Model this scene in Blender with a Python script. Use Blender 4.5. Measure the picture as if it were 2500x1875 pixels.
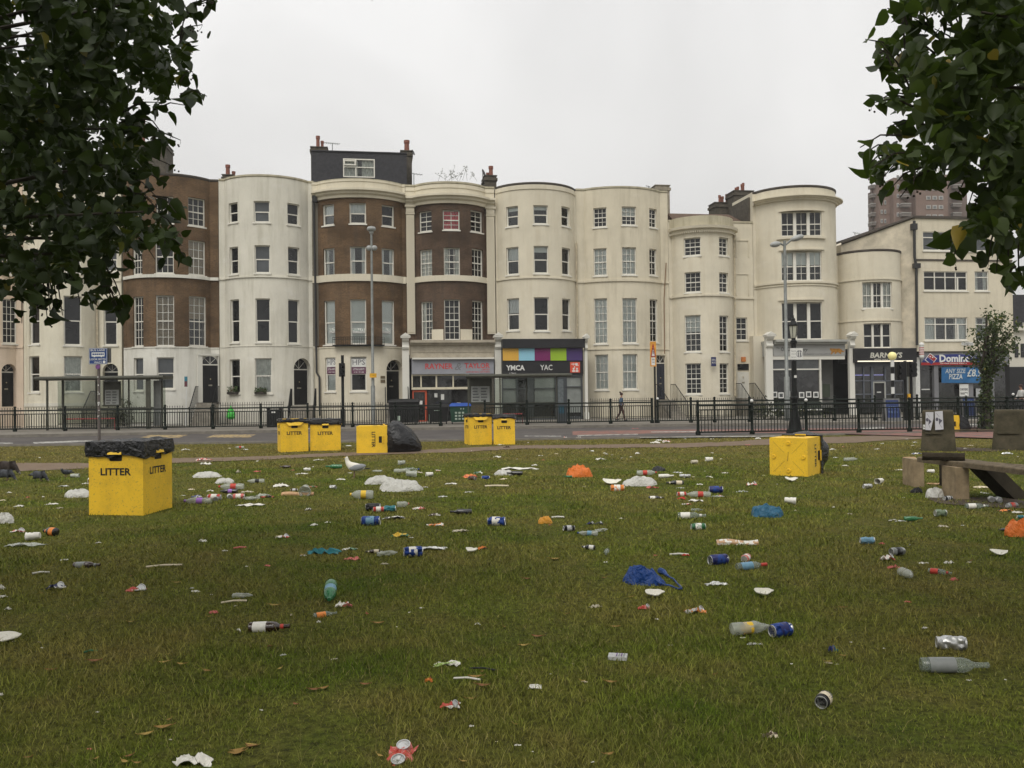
import bpy, bmesh, math, random
import numpy as np
from mathutils import Vector, Matrix, noise
R=math.radians; PI=math.pi
random.seed(7); RN=np.random.default_rng(11)
sc=bpy.context.scene
for o in list(bpy.data.objects): bpy.data.objects.remove(o)
C=sc.collection
# ---------------- camera ----------------
F=2100.0; CX,CY=1250.0,937.5; H=1.65
pit=math.atan(27.5/F); rol=R(0.70)
fw=Vector((0,math.cos(pit),math.sin(pit))); r0=Vector((1,0,0)); u0=Vector((0,-math.sin(pit),math.cos(pit)))
rt=r0*math.cos(rol)-u0*math.sin(rol); up=u0*math.cos(rol)+r0*math.sin(rol)
cam=bpy.data.cameras.new('camera'); co=bpy.data.objects.new('camera',cam); C.objects.link(co)
m=Matrix((rt,up,-fw)).transposed().to_4x4(); m.translation=Vector((0,0,H)); co.matrix_world=m
cam.sensor_width=36; cam.lens=36*F/2500; cam.clip_end=3000; cam.clip_start=0.05; sc.camera=co
# ---------------- world, sun, exposure ----------------
SUN_EL,SUN_AZ=52,200     # degrees; azimuth clockwise from +Y : light comes from behind the camera
w=bpy.data.worlds.new("World"); sc.world=w; w.use_nodes=True
nt=w.node_tree; N=nt.nodes; L=nt.links
for n in list(N): N.remove(n)
out=N.new('ShaderNodeOutputWorld'); bg=N.new('ShaderNodeBackground'); bg.inputs[1].default_value=0.10
sky=N.new('ShaderNodeTexSky'); sky.sky_type='NISHITA'; sky.sun_disc=False
sky.sun_elevation=R(SUN_EL); sky.sun_rotation=R(SUN_AZ); sky.air_density=2.0; sky.dust_density=6.0
hs=N.new('ShaderNodeHueSaturation'); hs.inputs['Saturation'].default_value=0.12
L.new(sky.outputs[0],hs.inputs['Color'])
tc=N.new('ShaderNodeTexCoord'); sep=N.new('ShaderNodeSeparateXYZ'); L.new(tc.outputs['Generated'],sep.inputs[0])
cr=N.new('ShaderNodeValToRGB'); L.new(sep.outputs[2],cr.inputs[0])
cr.color_ramp.elements[0].position=0.0; cr.color_ramp.elements[0].color=(.615,.608,.598,1)
cr.color_ramp.elements[1].position=1.0; cr.color_ramp.elements[1].color=(1.0,1.0,1.0,1)
e=cr.color_ramp.elements.new(.16); e.color=(.70,.694,.683,1)
e=cr.color_ramp.elements.new(.45); e.color=(.775,.77,.765,1)
e=cr.color_ramp.elements.new(.60); e.color=(1,1,1,1)
nz=N.new('ShaderNodeTexNoise'); nz.inputs['Scale'].default_value=2.1; nz.inputs['Detail'].default_value=4; nz.inputs['Distortion'].default_value=.6; L.new(tc.outputs['Generated'],nz.inputs['Vector'])
mr=N.new('ShaderNodeMapRange'); mr.inputs[1].default_value=.34; mr.inputs[2].default_value=.66; mr.inputs[3].default_value=8.9; mr.inputs[4].default_value=11.2; L.new(nz.outputs[0],mr.inputs[0])
ml=N.new('ShaderNodeVectorMath'); ml.operation='SCALE'; L.new(cr.outputs[0],ml.inputs[0]); L.new(mr.outputs[0],ml.inputs['Scale'])
mx=N.new('ShaderNodeMix'); mx.data_type='RGBA'; mx.inputs[0].default_value=0.92
L.new(hs.outputs[0],mx.inputs[6]); L.new(ml.outputs[0],mx.inputs[7]); L.new(mx.outputs[2],bg.inputs[0]); L.new(bg.outputs[0],out.inputs[0])
sl=bpy.data.lights.new('sun','SUN'); sl.energy=1.5; sl.angle=R(35); sl.color=(1,.955,.88)
so=bpy.data.objects.new('sun',sl); C.objects.link(so)
d=Vector((math.sin(R(SUN_AZ))*math.cos(R(SUN_EL)),math.cos(R(SUN_AZ))*math.cos(R(SUN_EL)),math.sin(R(SUN_EL))))
so.rotation_euler=d.to_track_quat('Z','Y').to_euler()
sc.render.engine='CYCLES'
sc.view_settings.view_transform='Standard'; sc.view_settings.look='None'; sc.view_settings.exposure=0.22; sc.view_settings.gamma=1
sc.cycles.max_bounces=5; sc.cycles.transparent_max_bounces=10; sc.cycles.volume_bounces=0
# ---------------- pixel helpers (photograph pixels -> points in the place) ----------------
O=Vector((0,0,H))
def ray(px,py): return fw+rt*((px-CX)/F)+up*((CY-py)/F)
def proj(p):
    v=Vector(p)-O; z=v.dot(fw)
    return (CX+F*v.dot(rt)/z, CY-F*v.dot(up)/z, z)
def gnd(px,py,z=0.0):
    d=ray(px,py); t=(z-H)/d.z; return O+d*t
def atY(px,py,Y):
    d=ray(px,py); return O+d*(Y/d.y)
CROP={'0':(0,0,1),'A':(0,380,2.37),'B':(300,380,2.37),'C':(740,300,2.182),'D':(1180,380,2.44),'E':(1600,420,2.591),'F':(2000,400,2.37),
 'G':(0,820,4.096),'H':(1850,820,3.403),'I':(920,960,3.814),'J':(1480,940,4.254),'K':(2200,960,5.53),
 'g':(0,1040,3.16),'h':(420,1060,3.16),'i':(1050,1000,3.687),'j':(1600,1000,4.148),'k':(2050,1000,4.609),
 'l':(0,1350,3.16),'m':(560,1350,3.16),'n':(1200,1300,2.886),'o':(1850,1300,2.885),'p':(440,1110,3.352),'q':(0,0,2.128),'r':(2050,0,2.304)}
def cp(c,x,y): a,b,s=CROP[c]; return (a+x/s,b+y/s)
# ---------------- mesh builder ----------------
class MB:
    def __init__(s): s.v=[]; s.f=[]; s.m=[]; s.uv=[]
    def add(s,vs,fs,mi=0,uv=None):
        b=len(s.v); s.v+= [tuple(v) for v in vs]
        for i,f in enumerate(fs):
            s.f.append(tuple(b+k for k in f)); s.m.append(mi); s.uv.append(uv[i] if uv else None)
        return s
    def quad(s,a,b,c,d,mi=0,uv=None): return s.add([a,b,c,d],[(0,1,2,3)],mi,[uv] if uv else None)
    def hexa(s,p,mi=0):   # 8 corners: bottom 4 ccw, top 4 ccw
        return s.add(p,[(3,2,1,0),(4,5,6,7),(0,1,5,4),(1,2,6,5),(2,3,7,6),(3,0,4,7)],mi)
    def box(s,c,sz,rz=0,mi=0,mat=None):
        x,y,z=sz[0]/2,sz[1]/2,sz[2]/2
        ps=[Vector(q) for q in ((-x,-y,-z),(x,-y,-z),(x,y,-z),(-x,y,-z),(-x,-y,z),(x,-y,z),(x,y,z),(-x,y,z))]
        M_=mat or Matrix.Rotation(rz,3,'Z')
        return s.hexa([Vector(c)+M_@q for q in ps],mi)
    def tube(s,pts,rs,n=8,mi=0,cap=True):
        pts=[Vector(p) for p in pts]
        if not hasattr(rs,'__len__'): rs=[rs]*len(pts)
        vs=[];ref=None
        for i,p in enumerate(pts):
            a=pts[max(i-1,0)]; b=pts[min(i+1,len(pts)-1)]; t=(b-a)
            t=t.normalized() if t.length>1e-9 else Vector((0,0,1))
            if ref is None: ref=Vector((1,0,0)) if abs(t.x)<.9 else Vector((0,1,0))
            x=(ref-t*ref.dot(t)).normalized(); ref=x; y=t.cross(x)
            for k in range(n):
                an=2*PI*k/n; vs.append(p+(x*math.cos(an)+y*math.sin(an))*rs[i])
        fs=[]
        for i in range(len(pts)-1):
            for k in range(n): fs.append((i*n+k,i*n+(k+1)%n,(i+1)*n+(k+1)%n,(i+1)*n+k))
        if cap: fs.append(tuple(range(n-1,-1,-1))); fs.append(tuple((len(pts)-1)*n+k for k in range(n)))
        return s.add(vs,fs,mi)
    def lathe(s,prof,n=16,mi=0,mat=None,dent=0,seed=0):  # profile (r,z)
        mat=mat or Matrix.Identity(4); vs=[]; zm=max(abs(z) for _,z in prof) or 1
        if dent:
            q=[prof[0]]
            for a_,b_ in zip(prof,prof[1:]):
                k_=max(1,int(abs(b_[1]-a_[1])/zm*14)); q+=[(a_[0]+(b_[0]-a_[0])*i/k_,a_[1]+(b_[1]-a_[1])*i/k_) for i in range(1,k_+1)]
            prof=q
        for (r,z) in prof:
            for k in range(n):
                a=2*PI*k/n; rr=r
                if dent: rr=r*(1-dent*max(0,noise.noise(Vector((math.cos(a)*1.3+seed,math.sin(a)*1.3,z/zm*4.5+seed*1.9)))+.12)*2.1)
                vs.append(mat@Vector((rr*math.cos(a),rr*math.sin(a),z)))
        fs=[]
        for i in range(len(prof)-1):
            for k in range(n): fs.append((i*n+k,i*n+(k+1)%n,(i+1)*n+(k+1)%n,(i+1)*n+k))
        fs.append(tuple(range(n-1,-1,-1))); fs.append(tuple((len(prof)-1)*n+k for k in range(n)))
        return s.add(vs,fs,mi)
    def ball(s,c,r,n=12,m=8,mi=0,mat=None):
        r=(r,r,r) if not hasattr(r,'__len__') else r; mat=mat or Matrix.Identity(3)
        vs=[];c=Vector(c)
        for i in range(m+1):
            t=PI*i/m
            for k in range(n):
                a=2*PI*k/n; vs.append(c+mat@Vector((r[0]*math.sin(t)*math.cos(a),r[1]*math.sin(t)*math.sin(a),r[2]*math.cos(t))))
        fs=[((i+1)*n+k,(i+1)*n+(k+1)%n,i*n+(k+1)%n,i*n+k) for i in range(m) for k in range(n)]
        return s.add(vs,fs,mi)
    def poly(s,pts,th,nrm,mi=0):   # extruded polygon
        pts=[Vector(p) for p in pts]; nn=Vector(nrm).normalized()*th; k=len(pts)
        vs=pts+[p+nn for p in pts]
        return s.add(vs,[tuple(range(k-1,-1,-1)),tuple(range(k,2*k))]+[(i,(i+1)%k,k+(i+1)%k,k+i) for i in range(k)],mi)
ORG={}
def build(name,mb,mats,parent=None,loc=None,smooth=False):
    me=bpy.data.meshes.new(name)
    if parent is not None: org=Vector(ORG[parent.name])
    elif loc is not None: org=Vector(loc)
    else: org=Vector((0,0,0))
    me.from_pydata([tuple(Vector(v)-org) for v in mb.v],[],mb.f)
    if not isinstance(mats,(list,tuple)): mats=[mats]
    for q in mats: me.materials.append(q)
    if len(mats)>1: me.polygons.foreach_set('material_index',mb.m)
    if any(u is not None for u in mb.uv):
        ul=me.uv_layers.new(name='UVMap')
        for p,u in zip(me.polygons,mb.uv):
            if u:
                for li,q in zip(p.loop_indices,u): ul.data[li].uv=q
    if smooth:
        me.polygons.foreach_set('use_smooth',[True]*len(me.polygons))
        try: me.set_sharp_from_angle(angle=R(42))
        except Exception: pass
    me.update()
    o=bpy.data.objects.new(name,me); C.objects.link(o)
    if parent is not None: o.parent=parent; ORG[o.name]=org
    else: o.location=org; ORG[o.name]=org
    return o
def tag(o,label=None,cat=None,group=None,kind=None):
    if label: o['label']=label
    if cat: o['category']=cat
    if group: o['group']=group
    if kind: o['kind']=kind
    return o
def thing(name,label,cat,loc,group=None):
    o=bpy.data.objects.new(name,None); C.objects.link(o); o.location=Vector(loc); o.empty_display_size=.2
    ORG[o.name]=Vector(loc); return tag(o,label,cat,group)
def text_mesh(body,bold=0.0,shear=0.0,space=1.0):
    cu=bpy.data.curves.new('t','FONT'); cu.body=body; cu.offset=bold; cu.shear=shear; cu.space_character=space; cu.resolution_u=2; cu.align_x='CENTER'
    ob=bpy.data.objects.new('t',cu); C.objects.link(ob)
    dg=bpy.context.evaluated_depsgraph_get(); me=bpy.data.meshes.new_from_object(ob.evaluated_get(dg))
    vs=[v.co.copy() for v in me.vertices]; fs=[tuple(p.vertices) for p in me.polygons]
    bpy.data.objects.remove(ob); bpy.data.meshes.remove(me); bpy.data.curves.remove(cu)
    x0=min(v.x for v in vs);x1=max(v.x for v in vs);y0=min(v.y for v in vs);y1=max(v.y for v in vs)
    return [((v.x-x0)/(x1-x0),(v.y-y0)/(y1-y0)) for v in vs],fs
def text_quad(mb,body,p00,p10,p01,bold=.01,shear=0,space=1.0,mi=0,nudge=None):
    """text filling the parallelogram p00 (bottom left) p10 (bottom right) p01 (top left)"""
    vs,fs=text_mesh(body,bold,shear,space); p00=Vector(p00); a=Vector(p10)-p00; b=Vector(p01)-p00
    nn=nudge or Vector((0,0,0))
    mb.add([p00+a*x+b*y+nn for x,y in vs],fs,mi)
# ---------------- materials ----------------
MC={}
def M(name,col,rough=.8,var=.18,scale=4,bump=0,col2=None,metal=0,spec=.3,trans=0,coat=0,alpha=1,sss=0):
    if name in MC: return MC[name]
    m=bpy.data.materials.new(name); m.use_nodes=True; nt=m.node_tree; N=nt.nodes; L=nt.links; b=N['Principled BSDF']
    b.inputs['Roughness'].default_value=rough; b.inputs['Metallic'].default_value=metal; b.inputs['Specular IOR Level'].default_value=spec
    if trans: b.inputs['Transmission Weight'].default_value=trans
    if coat: b.inputs['Coat Weight'].default_value=coat
    if alpha<1: b.inputs['Alpha'].default_value=alpha
    if sss: b.inputs['Subsurface Weight'].default_value=sss
    tc=N.new('ShaderNodeTexCoord'); nz=N.new('ShaderNodeTexNoise'); nz.inputs['Scale'].default_value=scale; nz.inputs['Detail'].default_value=5; nz.inputs['Roughness'].default_value=.62
    L.new(tc.outputs['Object'],nz.inputs['Vector'])
    mx=N.new('ShaderNodeMix'); mx.data_type='RGBA'
    c=col; c2=col2 or tuple(min(1,x*(1+var)) for x in c); c1=tuple(x*(1-var) for x in c) if not col2 else c
    mx.inputs[6].default_value=(*c1,1); mx.inputs[7].default_value=(*c2,1)
    mp=N.new('ShaderNodeMapRange'); mp.inputs[1].default_value=.3; mp.inputs[2].default_value=.7
    L.new(nz.outputs[0],mp.inputs[0]); L.new(mp.outputs[0],mx.inputs[0]); L.new(mx.outputs[2],b.inputs['Base Color'])
    if bump:
        bp=N.new('ShaderNodeBump'); bp.inputs['Strength'].default_value=bump; bp.inputs['Distance'].default_value=.01
        n2=N.new('ShaderNodeTexNoise'); n2.inputs['Scale'].default_value=scale*4; n2.inputs['Detail'].default_value=4; L.new(tc.outputs['Object'],n2.inputs['Vector'])
        L.new(n2.outputs[0],bp.inputs['Height']); L.new(bp.outputs[0],b.inputs['Normal'])
    MC[name]=m; return m
def stucco(name,col,stain,amt=.5,brick=False):
    m=bpy.data.materials.new(name); m.use_nodes=True; nt=m.node_tree; N=nt.nodes; L=nt.links; b=N['Principled BSDF']; b.inputs['Roughness'].default_value=.85; b.inputs['Specular IOR Level'].default_value=.2
    uv=N.new('ShaderNodeUVMap'); uv.uv_map='UVMap'
    def nzz(sx,sy,sc_,det=6,ro=.65):
        mp=N.new('ShaderNodeMapping'); mp.inputs['Scale'].default_value=(sx,sy,1); L.new(uv.outputs[0],mp.inputs[0])
        n=N.new('ShaderNodeTexNoise'); n.inputs['Scale'].default_value=sc_; n.inputs['Detail'].default_value=det; n.inputs['Roughness'].default_value=ro; L.new(mp.outputs[0],n.inputs[0]); return n.outputs[0]
    def rng(o,a,b_,c=0.0,d=1.0):
        q=N.new('ShaderNodeMapRange'); q.inputs[1].default_value=a; q.inputs[2].default_value=b_; q.inputs[3].default_value=c; q.inputs[4].default_value=d; L.new(o,q.inputs[0]); return q.outputs[0]
    def mix(f,a,b_):
        q=N.new('ShaderNodeMix'); q.data_type='RGBA'; L.new(f,q.inputs[0])
        for i,x in ((6,a),(7,b_)):
            if isinstance(x,tuple): q.inputs[i].default_value=(*x,1)
            else: L.new(x,q.inputs[i])
        return q.outputs[2]
    blot=rng(nzz(1,1,.55),.35,.7); st=rng(nzz(2.2,.22,1.3),.48,.78,0,amt); fine=rng(nzz(1,1,9),.60,.76,0,amt*.7)
    if brick:
        bt=N.new('ShaderNodeTexBrick'); bt.inputs['Scale'].default_value=1; bt.inputs['Brick Width'].default_value=.225; bt.inputs['Row Height'].default_value=.075; bt.inputs['Mortar Size'].default_value=.009
        bt.inputs['Color1'].default_value=(*col,1); bt.inputs['Color2'].default_value=(*[x*.62 for x in col],1); bt.inputs['Mortar'].default_value=(*[x*1.25 for x in (col[0],col[1]*1.15,col[2]*1.3)],1); bt.inputs['Bias'].default_value=-.1
        L.new(uv.outputs[0],bt.inputs['Vector']); base=bt.outputs[0]
        base=mix(rng(nzz(1,1.4,.9),.35,.62,0,.8),base,mix(rng(nzz(1,3,7),.35,.65),tuple(x*1.9 for x in col),tuple(x*.55 for x in col))); base=mix(rng(nzz(.6,1,.5),.42,.60,0,.75),base,tuple(x*.40 for x in col))
    else: base=mix(blot,tuple(x*.88 for x in col),tuple(min(x*1.04,.9) for x in col)); base=mix(rng(nzz(.7,1,.8,3),.58,.66,0,.22),base,tuple(min(x*1.15,.8) for x in (col[0]*.97,col[1],col[2]*1.1)))
    o=mix(st,base,stain); o=mix(fine,o,stain); L.new(o,b.inputs['Base Color'])
    bp=N.new('ShaderNodeBump'); bp.inputs['Strength'].default_value=.35; bp.inputs['Distance'].default_value=.02; L.new(nzz(1,1,6),bp.inputs['Height']); L.new(bp.outputs[0],b.inputs['Normal'])
    MC[name]=m; return m
cream=stucco('cream_stucco',(.65,.61,.49),(.34,.29,.19),.45)
cream2=stucco('warm_cream_stucco',(.635,.585,.465),(.38,.31,.20),.30)
cream3=stucco('pale_cream_render',(.62,.565,.44),(.30,.26,.18),.45)
white=stucco('off_white_painted_brick',(.64,.615,.53),(.34,.32,.24),.55)
white2=stucco('white_painted_render',(.66,.645,.58),(.33,.31,.25),.6)
pinkc=stucco('pinkish_cream_render',(.66,.54,.42),(.36,.29,.21),.4)
bricks=stucco('brown_stock_brick',(.135,.084,.046),(.05,.038,.028),.55,True)
bricks2=stucco('dark_brown_brick',(.098,.064,.043),(.04,.032,.025),.6,True)
moss=stucco('mottled_parapet_render',(.46,.42,.31),(.20,.18,.12),.9)
slate=M('dark_slate',(.035,.035,.04),.7,.3,6,.3)
tileR=M('brown_roof_tiles',(.10,.065,.045),.85,.35,7,.4)
soot=M('sooty_chimney_brick',(.075,.065,.05),.9,.4,5,.4)
potM=M('red_clay_pot',(.21,.085,.06),.8,.3,12)
wframe=M('white_window_paint',(.66,.64,.57),.5,.08,3)
creamf=M('cream_window_paint',(.58,.53,.40),.6,.12,3)
glassD=M('dark_window_glass',(.014,.015,.016),.08,.5,.9,spec=.42)
glassG=M('grey_window_glass',(.06,.066,.07),.08,.4,.9,spec=.5)
curt=M('white_net_curtain',(.74,.73,.68),.9,.2,6)
blind=M('grey_window_blind',(.84,.85,.83),.8,.05,2)
brownbl=M('brown_window_blind',(.36,.27,.17),.8,.15,2)
redc=M('red_curtain_cloth',(.75,.05,.07),.8,.3,5)
blackp=M('black_gloss_paint',(.008,.008,.009),.4,.3,3,spec=.25)
iron=M('dark_green_railing_paint',(.007,.011,.008),.55,.35,9,spec=.12)
ironb=M('black_iron_paint',(.009,.010,.010),.55,.3,9,spec=.2)
pipeM=M('cream_pipe_paint',(.45,.39,.28),.7,.3,5)
asph=M('asphalt',(.062,.06,.062),.85,.3,2.2,.3)
pave=M('paving_slabs',(.17,.155,.13),.85,.2,1.2,.2)
kerbM=M('kerb_stone',(.17,.155,.13),.85,.25,3,.2)
greym=M('galvanised_steel',(.20,.21,.20),.5,.2,6,metal=.3)
shelt=M('shelter_brown_grey_paint',(.055,.055,.04),.5,.2,4)
# ---------------- facades ----------------
MS=.152; U0=Vector((1,MS,0)).normalized(); N0=Vector((MS,-1,0)).normalized(); FB=Vector((0,52.9,0))
class Pl:
    """vertical plane: s along u, z up, d outward along n"""
    def __init__(s,p0,u,n=None):
        s.p=Vector(p0); s.p.z=0; s.u=Vector(u).normalized(); s.n=Vector(n) if n else Vector((s.u.y,-s.u.x,0))
    def sz(s,px,py):
        d=ray(px,py); t=(s.p-O).dot(s.n)/d.dot(s.n); q=O+d*t; return ((q-s.p).dot(s.u),q.z)
    def pt(s,a,z,d=0): return s.p+s.u*a+s.n*d+Vector((0,0,z))
    def rect(s,c,x0,y0,x1,y1):
        a0,_=s.sz(*cp(c,x0,(y0+y1)/2)); a1,_=s.sz(*cp(c,x1,(y0+y1)/2)); _,z1=s.sz(*cp(c,(x0+x1)/2,y0)); _,z0=s.sz(*cp(c,(x0+x1)/2,y1)); return a0,z0,a1,z1
    def box(s,mb,c,x0,y0,x1,y1,d0,d1,mi=0,zb=None):
        a0,z0,a1,z1=s.rect(c,x0,y0,x1,y1)
        if zb is not None: z0=zb
        return s.bx(mb,a0,z0,a1,z1,d0,d1,mi)
    def bx(s,mb,a0,z0,a1,z1,d0,d1,mi=0):
        mb.hexa([s.pt(a0,z0,d1),s.pt(a1,z0,d1),s.pt(a1,z0,d0),s.pt(a0,z0,d0),s.pt(a0,z1,d1),s.pt(a1,z1,d1),s.pt(a1,z1,d0),s.pt(a0,z1,d0)],mi); return mb
    def text(s,mb,body,c,x0,y0,x1,y1,d,mi=0,**k):
        a0,z0,a1,z1=s.rect(c,x0,y0,x1,y1); text_quad(mb,body,s.pt(a0,z0,d),s.pt(a1,z0,d),s.pt(a0,z1,d),mi=mi,**k)
FP=Pl(FB,U0,N0)
class Curve:
    def __init__(s,pts):
        s.p=[Vector((p[0],p[1],0)) for p in pts]; s.c=[0]
        for a,b in zip(s.p,s.p[1:]): s.c.append(s.c[-1]+(b-a).length)
        s.W=s.c[-1]; s.nn=[]
        k=len(s.p)
        for i in range(k):
            t=(s.p[min(i+1,k-1)]-s.p[max(i-1,0)]).normalized(); s.nn.append(Vector((t.y,-t.x,0)))
    def at(s,a,off=0):
        a=max(0,min(s.W,a)); i=0
        while i<len(s.c)-2 and s.c[i+1]<a: i+=1
        f=(a-s.c[i])/(s.c[i+1]-s.c[i]); p=s.p[i].lerp(s.p[i+1],f)
        if off:
            n=s.nn[i].lerp(s.nn[i+1],f).normalized(); p=p+n*off
        return p
    def hit(s,px,py):
        d=ray(px,py); best=None
        for i in range(len(s.p)-1):
            a=s.p[i]; e=s.p[i+1]-a; den=d.x*e.y-d.y*e.x
            if abs(den)<1e-9: continue
            t=(a.x*e.y-a.y*e.x)/den; k=(a.x*d.y-a.y*d.x)/den
            lo=-1e-6 if i>0 else -3; hi=1+1e-6 if i<len(s.p)-2 else 4
            if t>0 and lo<=k<=hi and (best is None or t<best[0]): best=(t,s.c[i]+k*e.length,H+t*d.z)
        return (best[1],best[2])
def bow(c,xa,xb,ba,bb,sag,ym=700,shift=0):
    """plan curve between house edges xa..xb (crop px at photo row ym) with a bowed stretch ba..bb"""
    X=lambda x:FP.sz(cp(c,x,0)[0],ym)[0]
    a,b,c0,c1=X(xa),X(xb),X(ba),X(bb)
    P=lambda s_,d:FP.p+U0*s_+N0*(d+shift)
    pts=[]
    if c0>a+.02: pts.append(P(a,0))
    ch=(c1-c0); r=(ch*ch/4+sag*sag)/(2*sag); half=math.asin(min(1,ch/2/r)); 
    if sag>ch/2: half=PI-half
    for i in range(25):
        t=-half+2*half*i/24; pts.append(P((c0+c1)/2+r*math.sin(t),r*math.cos(t)-(r-sag)))
    if c1<b-.02: pts.append(P(b,0))
    return Curve(pts)
def sweep(mb,cv,s0,s1,prof,mi=0,step=.22):
    """prof: list of (offset,z) closed section swept along the facade curve"""
    ss=[s0]+[a for a in cv.c if s0+.01<a<s1-.01]+[s1]; k=len(prof); vs=[]; 
    for a in ss:
        for (o,z) in prof: p=cv.at(a,o); vs.append((p.x,p.y,z))
    fs=[];uv=[]
    for i in range(len(ss)-1):
        for j in range(k):
            jj=(j+1)%k; fs.append((i*k+j,(i+1)*k+j,(i+1)*k+jj,i*k+jj)); u=(ss[i],ss[i+1]); uv.append([(u[0],prof[j][1]),(u[1],prof[j][1]),(u[1],prof[jj][1]),(u[0],prof[jj][1])])
    fs.append(tuple(range(k))); fs.append(tuple((len(ss)-1)*k+j for j in range(k-1,-1,-1))); uv+=[[(0,0)]*k,[(0,0)]*k]
    mb.add(vs,fs,mi,uv)
def band(mb,cv,s0,s1,z0,z1,o,inn=.02,mi=0): sweep(mb,cv,s0,s1,[(-inn,z0),(o,z0),(o,z1),(-inn,z1)],mi)
def wallmesh(cv,zb,zt,holes,matf,depth=.14,back=9.0,roofz=None):
    ss=sorted(set([round(a,4) for a in cv.c]+[round(h[k],4) for h in holes for k in (0,2)])); ss=[ss[0]]+[b for a,b in zip(ss,ss[1:]) if b-a>.004]
    zs=sorted(set([zb,zt]+[round(h[k],4) for h in holes for k in (1,3)]+[z for z,_ in matf if zb<z<zt]))
    mb=MB()
    for i in range(len(ss)-1):
        for j in range(len(zs)-1):
            sm=(ss[i]+ss[i+1])/2; zm=(zs[j]+zs[j+1])/2
            if any(h[0]<sm<h[2] and h[1]<zm<h[3] for h in holes): continue
            mi=0
            for q,(z,k) in enumerate(matf):
                if zm>z: mi=k
            a=cv.at(ss[i]); b=cv.at(ss[i+1])
            mb.quad((a.x,a.y,zs[j]),(b.x,b.y,zs[j]),(b.x,b.y,zs[j+1]),(a.x,a.y,zs[j+1]),mi,[(ss[i],zs[j]),(ss[i+1],zs[j]),(ss[i+1],zs[j+1]),(ss[i],zs[j+1])])
    for h in holes:
        s0,z0,s1,z1=h[:4]; arch=len(h)>4 and h[4]; dp=h[5] if len(h)>5 else depth
        a=cv.at(s0); b=cv.at(s1); t=(b-a).normalized(); n=Vector((t.y,-t.x,0)); mi=0
        for z,k in matf:
            if (z0+z1)/2>z: mi=k
        def q(p,z,dd=0): return (p.x-n.x*dd,p.y-n.y*dd,z)
        rv=[(0,z0),(dp,z0),(dp,z1),(0,z1)]
        zz=z1-(s1-s0)/2 if arch else z1
        mb.quad(q(a,z0),q(a,zz),q(a,zz,dp),q(a,z0,dp),mi,rv); mb.quad(q(b,z0,dp),q(b,zz,dp),q(b,zz),q(b,z0),mi,rv)
        mb.quad(q(a,z0),q(a,z0,dp),q(b,z0,dp),q(b,z0),mi,rv)
        if not arch: mb.quad(q(a,z1,dp),q(a,z1),q(b,z1),q(b,z1,dp),mi,rv)
        else:
            r=(s1-s0)/2; k=10
            for i in range(k):
                t0=PI-PI*i/k; t1=PI-PI*(i+1)/k; x0=(s0+s1)/2+r*math.cos(t0); x1=(s0+s1)/2+r*math.cos(t1); y0=zz+r*math.sin(t0); y1=zz+r*math.sin(t1)
                pa=cv.at(x0); pb=cv.at(x1)
                mb.quad(q(pa,y0),q(pb,y1),q(pb,z1),q(pa,z1),mi,[(x0,y0),(x1,y1),(x1,z1),(x0,z1)])
                mb.quad(q(pa,y0,dp),q(pb,y1,dp),q(pb,y1),q(pa,y0),mi,rv)
    e=.004; a=cv.at(e); b=cv.at(cv.W-e); A=a-N0*back; B=b-N0*back; mi=max(k for z,k in matf) if matf else 0
    for p,q_ in ((A,a),(b,B)): mb.quad((p.x,p.y,zb),(q_.x,q_.y,zb),(q_.x,q_.y,zt),(p.x,p.y,zt),0,[(0,zb),(back,zb),(back,zt),(0,zt)])
    mb.quad((B.x,B.y,zb),(A.x,A.y,zb),(A.x,A.y,zt),(B.x,B.y,zt),0,[(0,zb),(5,zb),(5,zt),(0,zt)])
    return mb,A,B
WC=[0]
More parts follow.
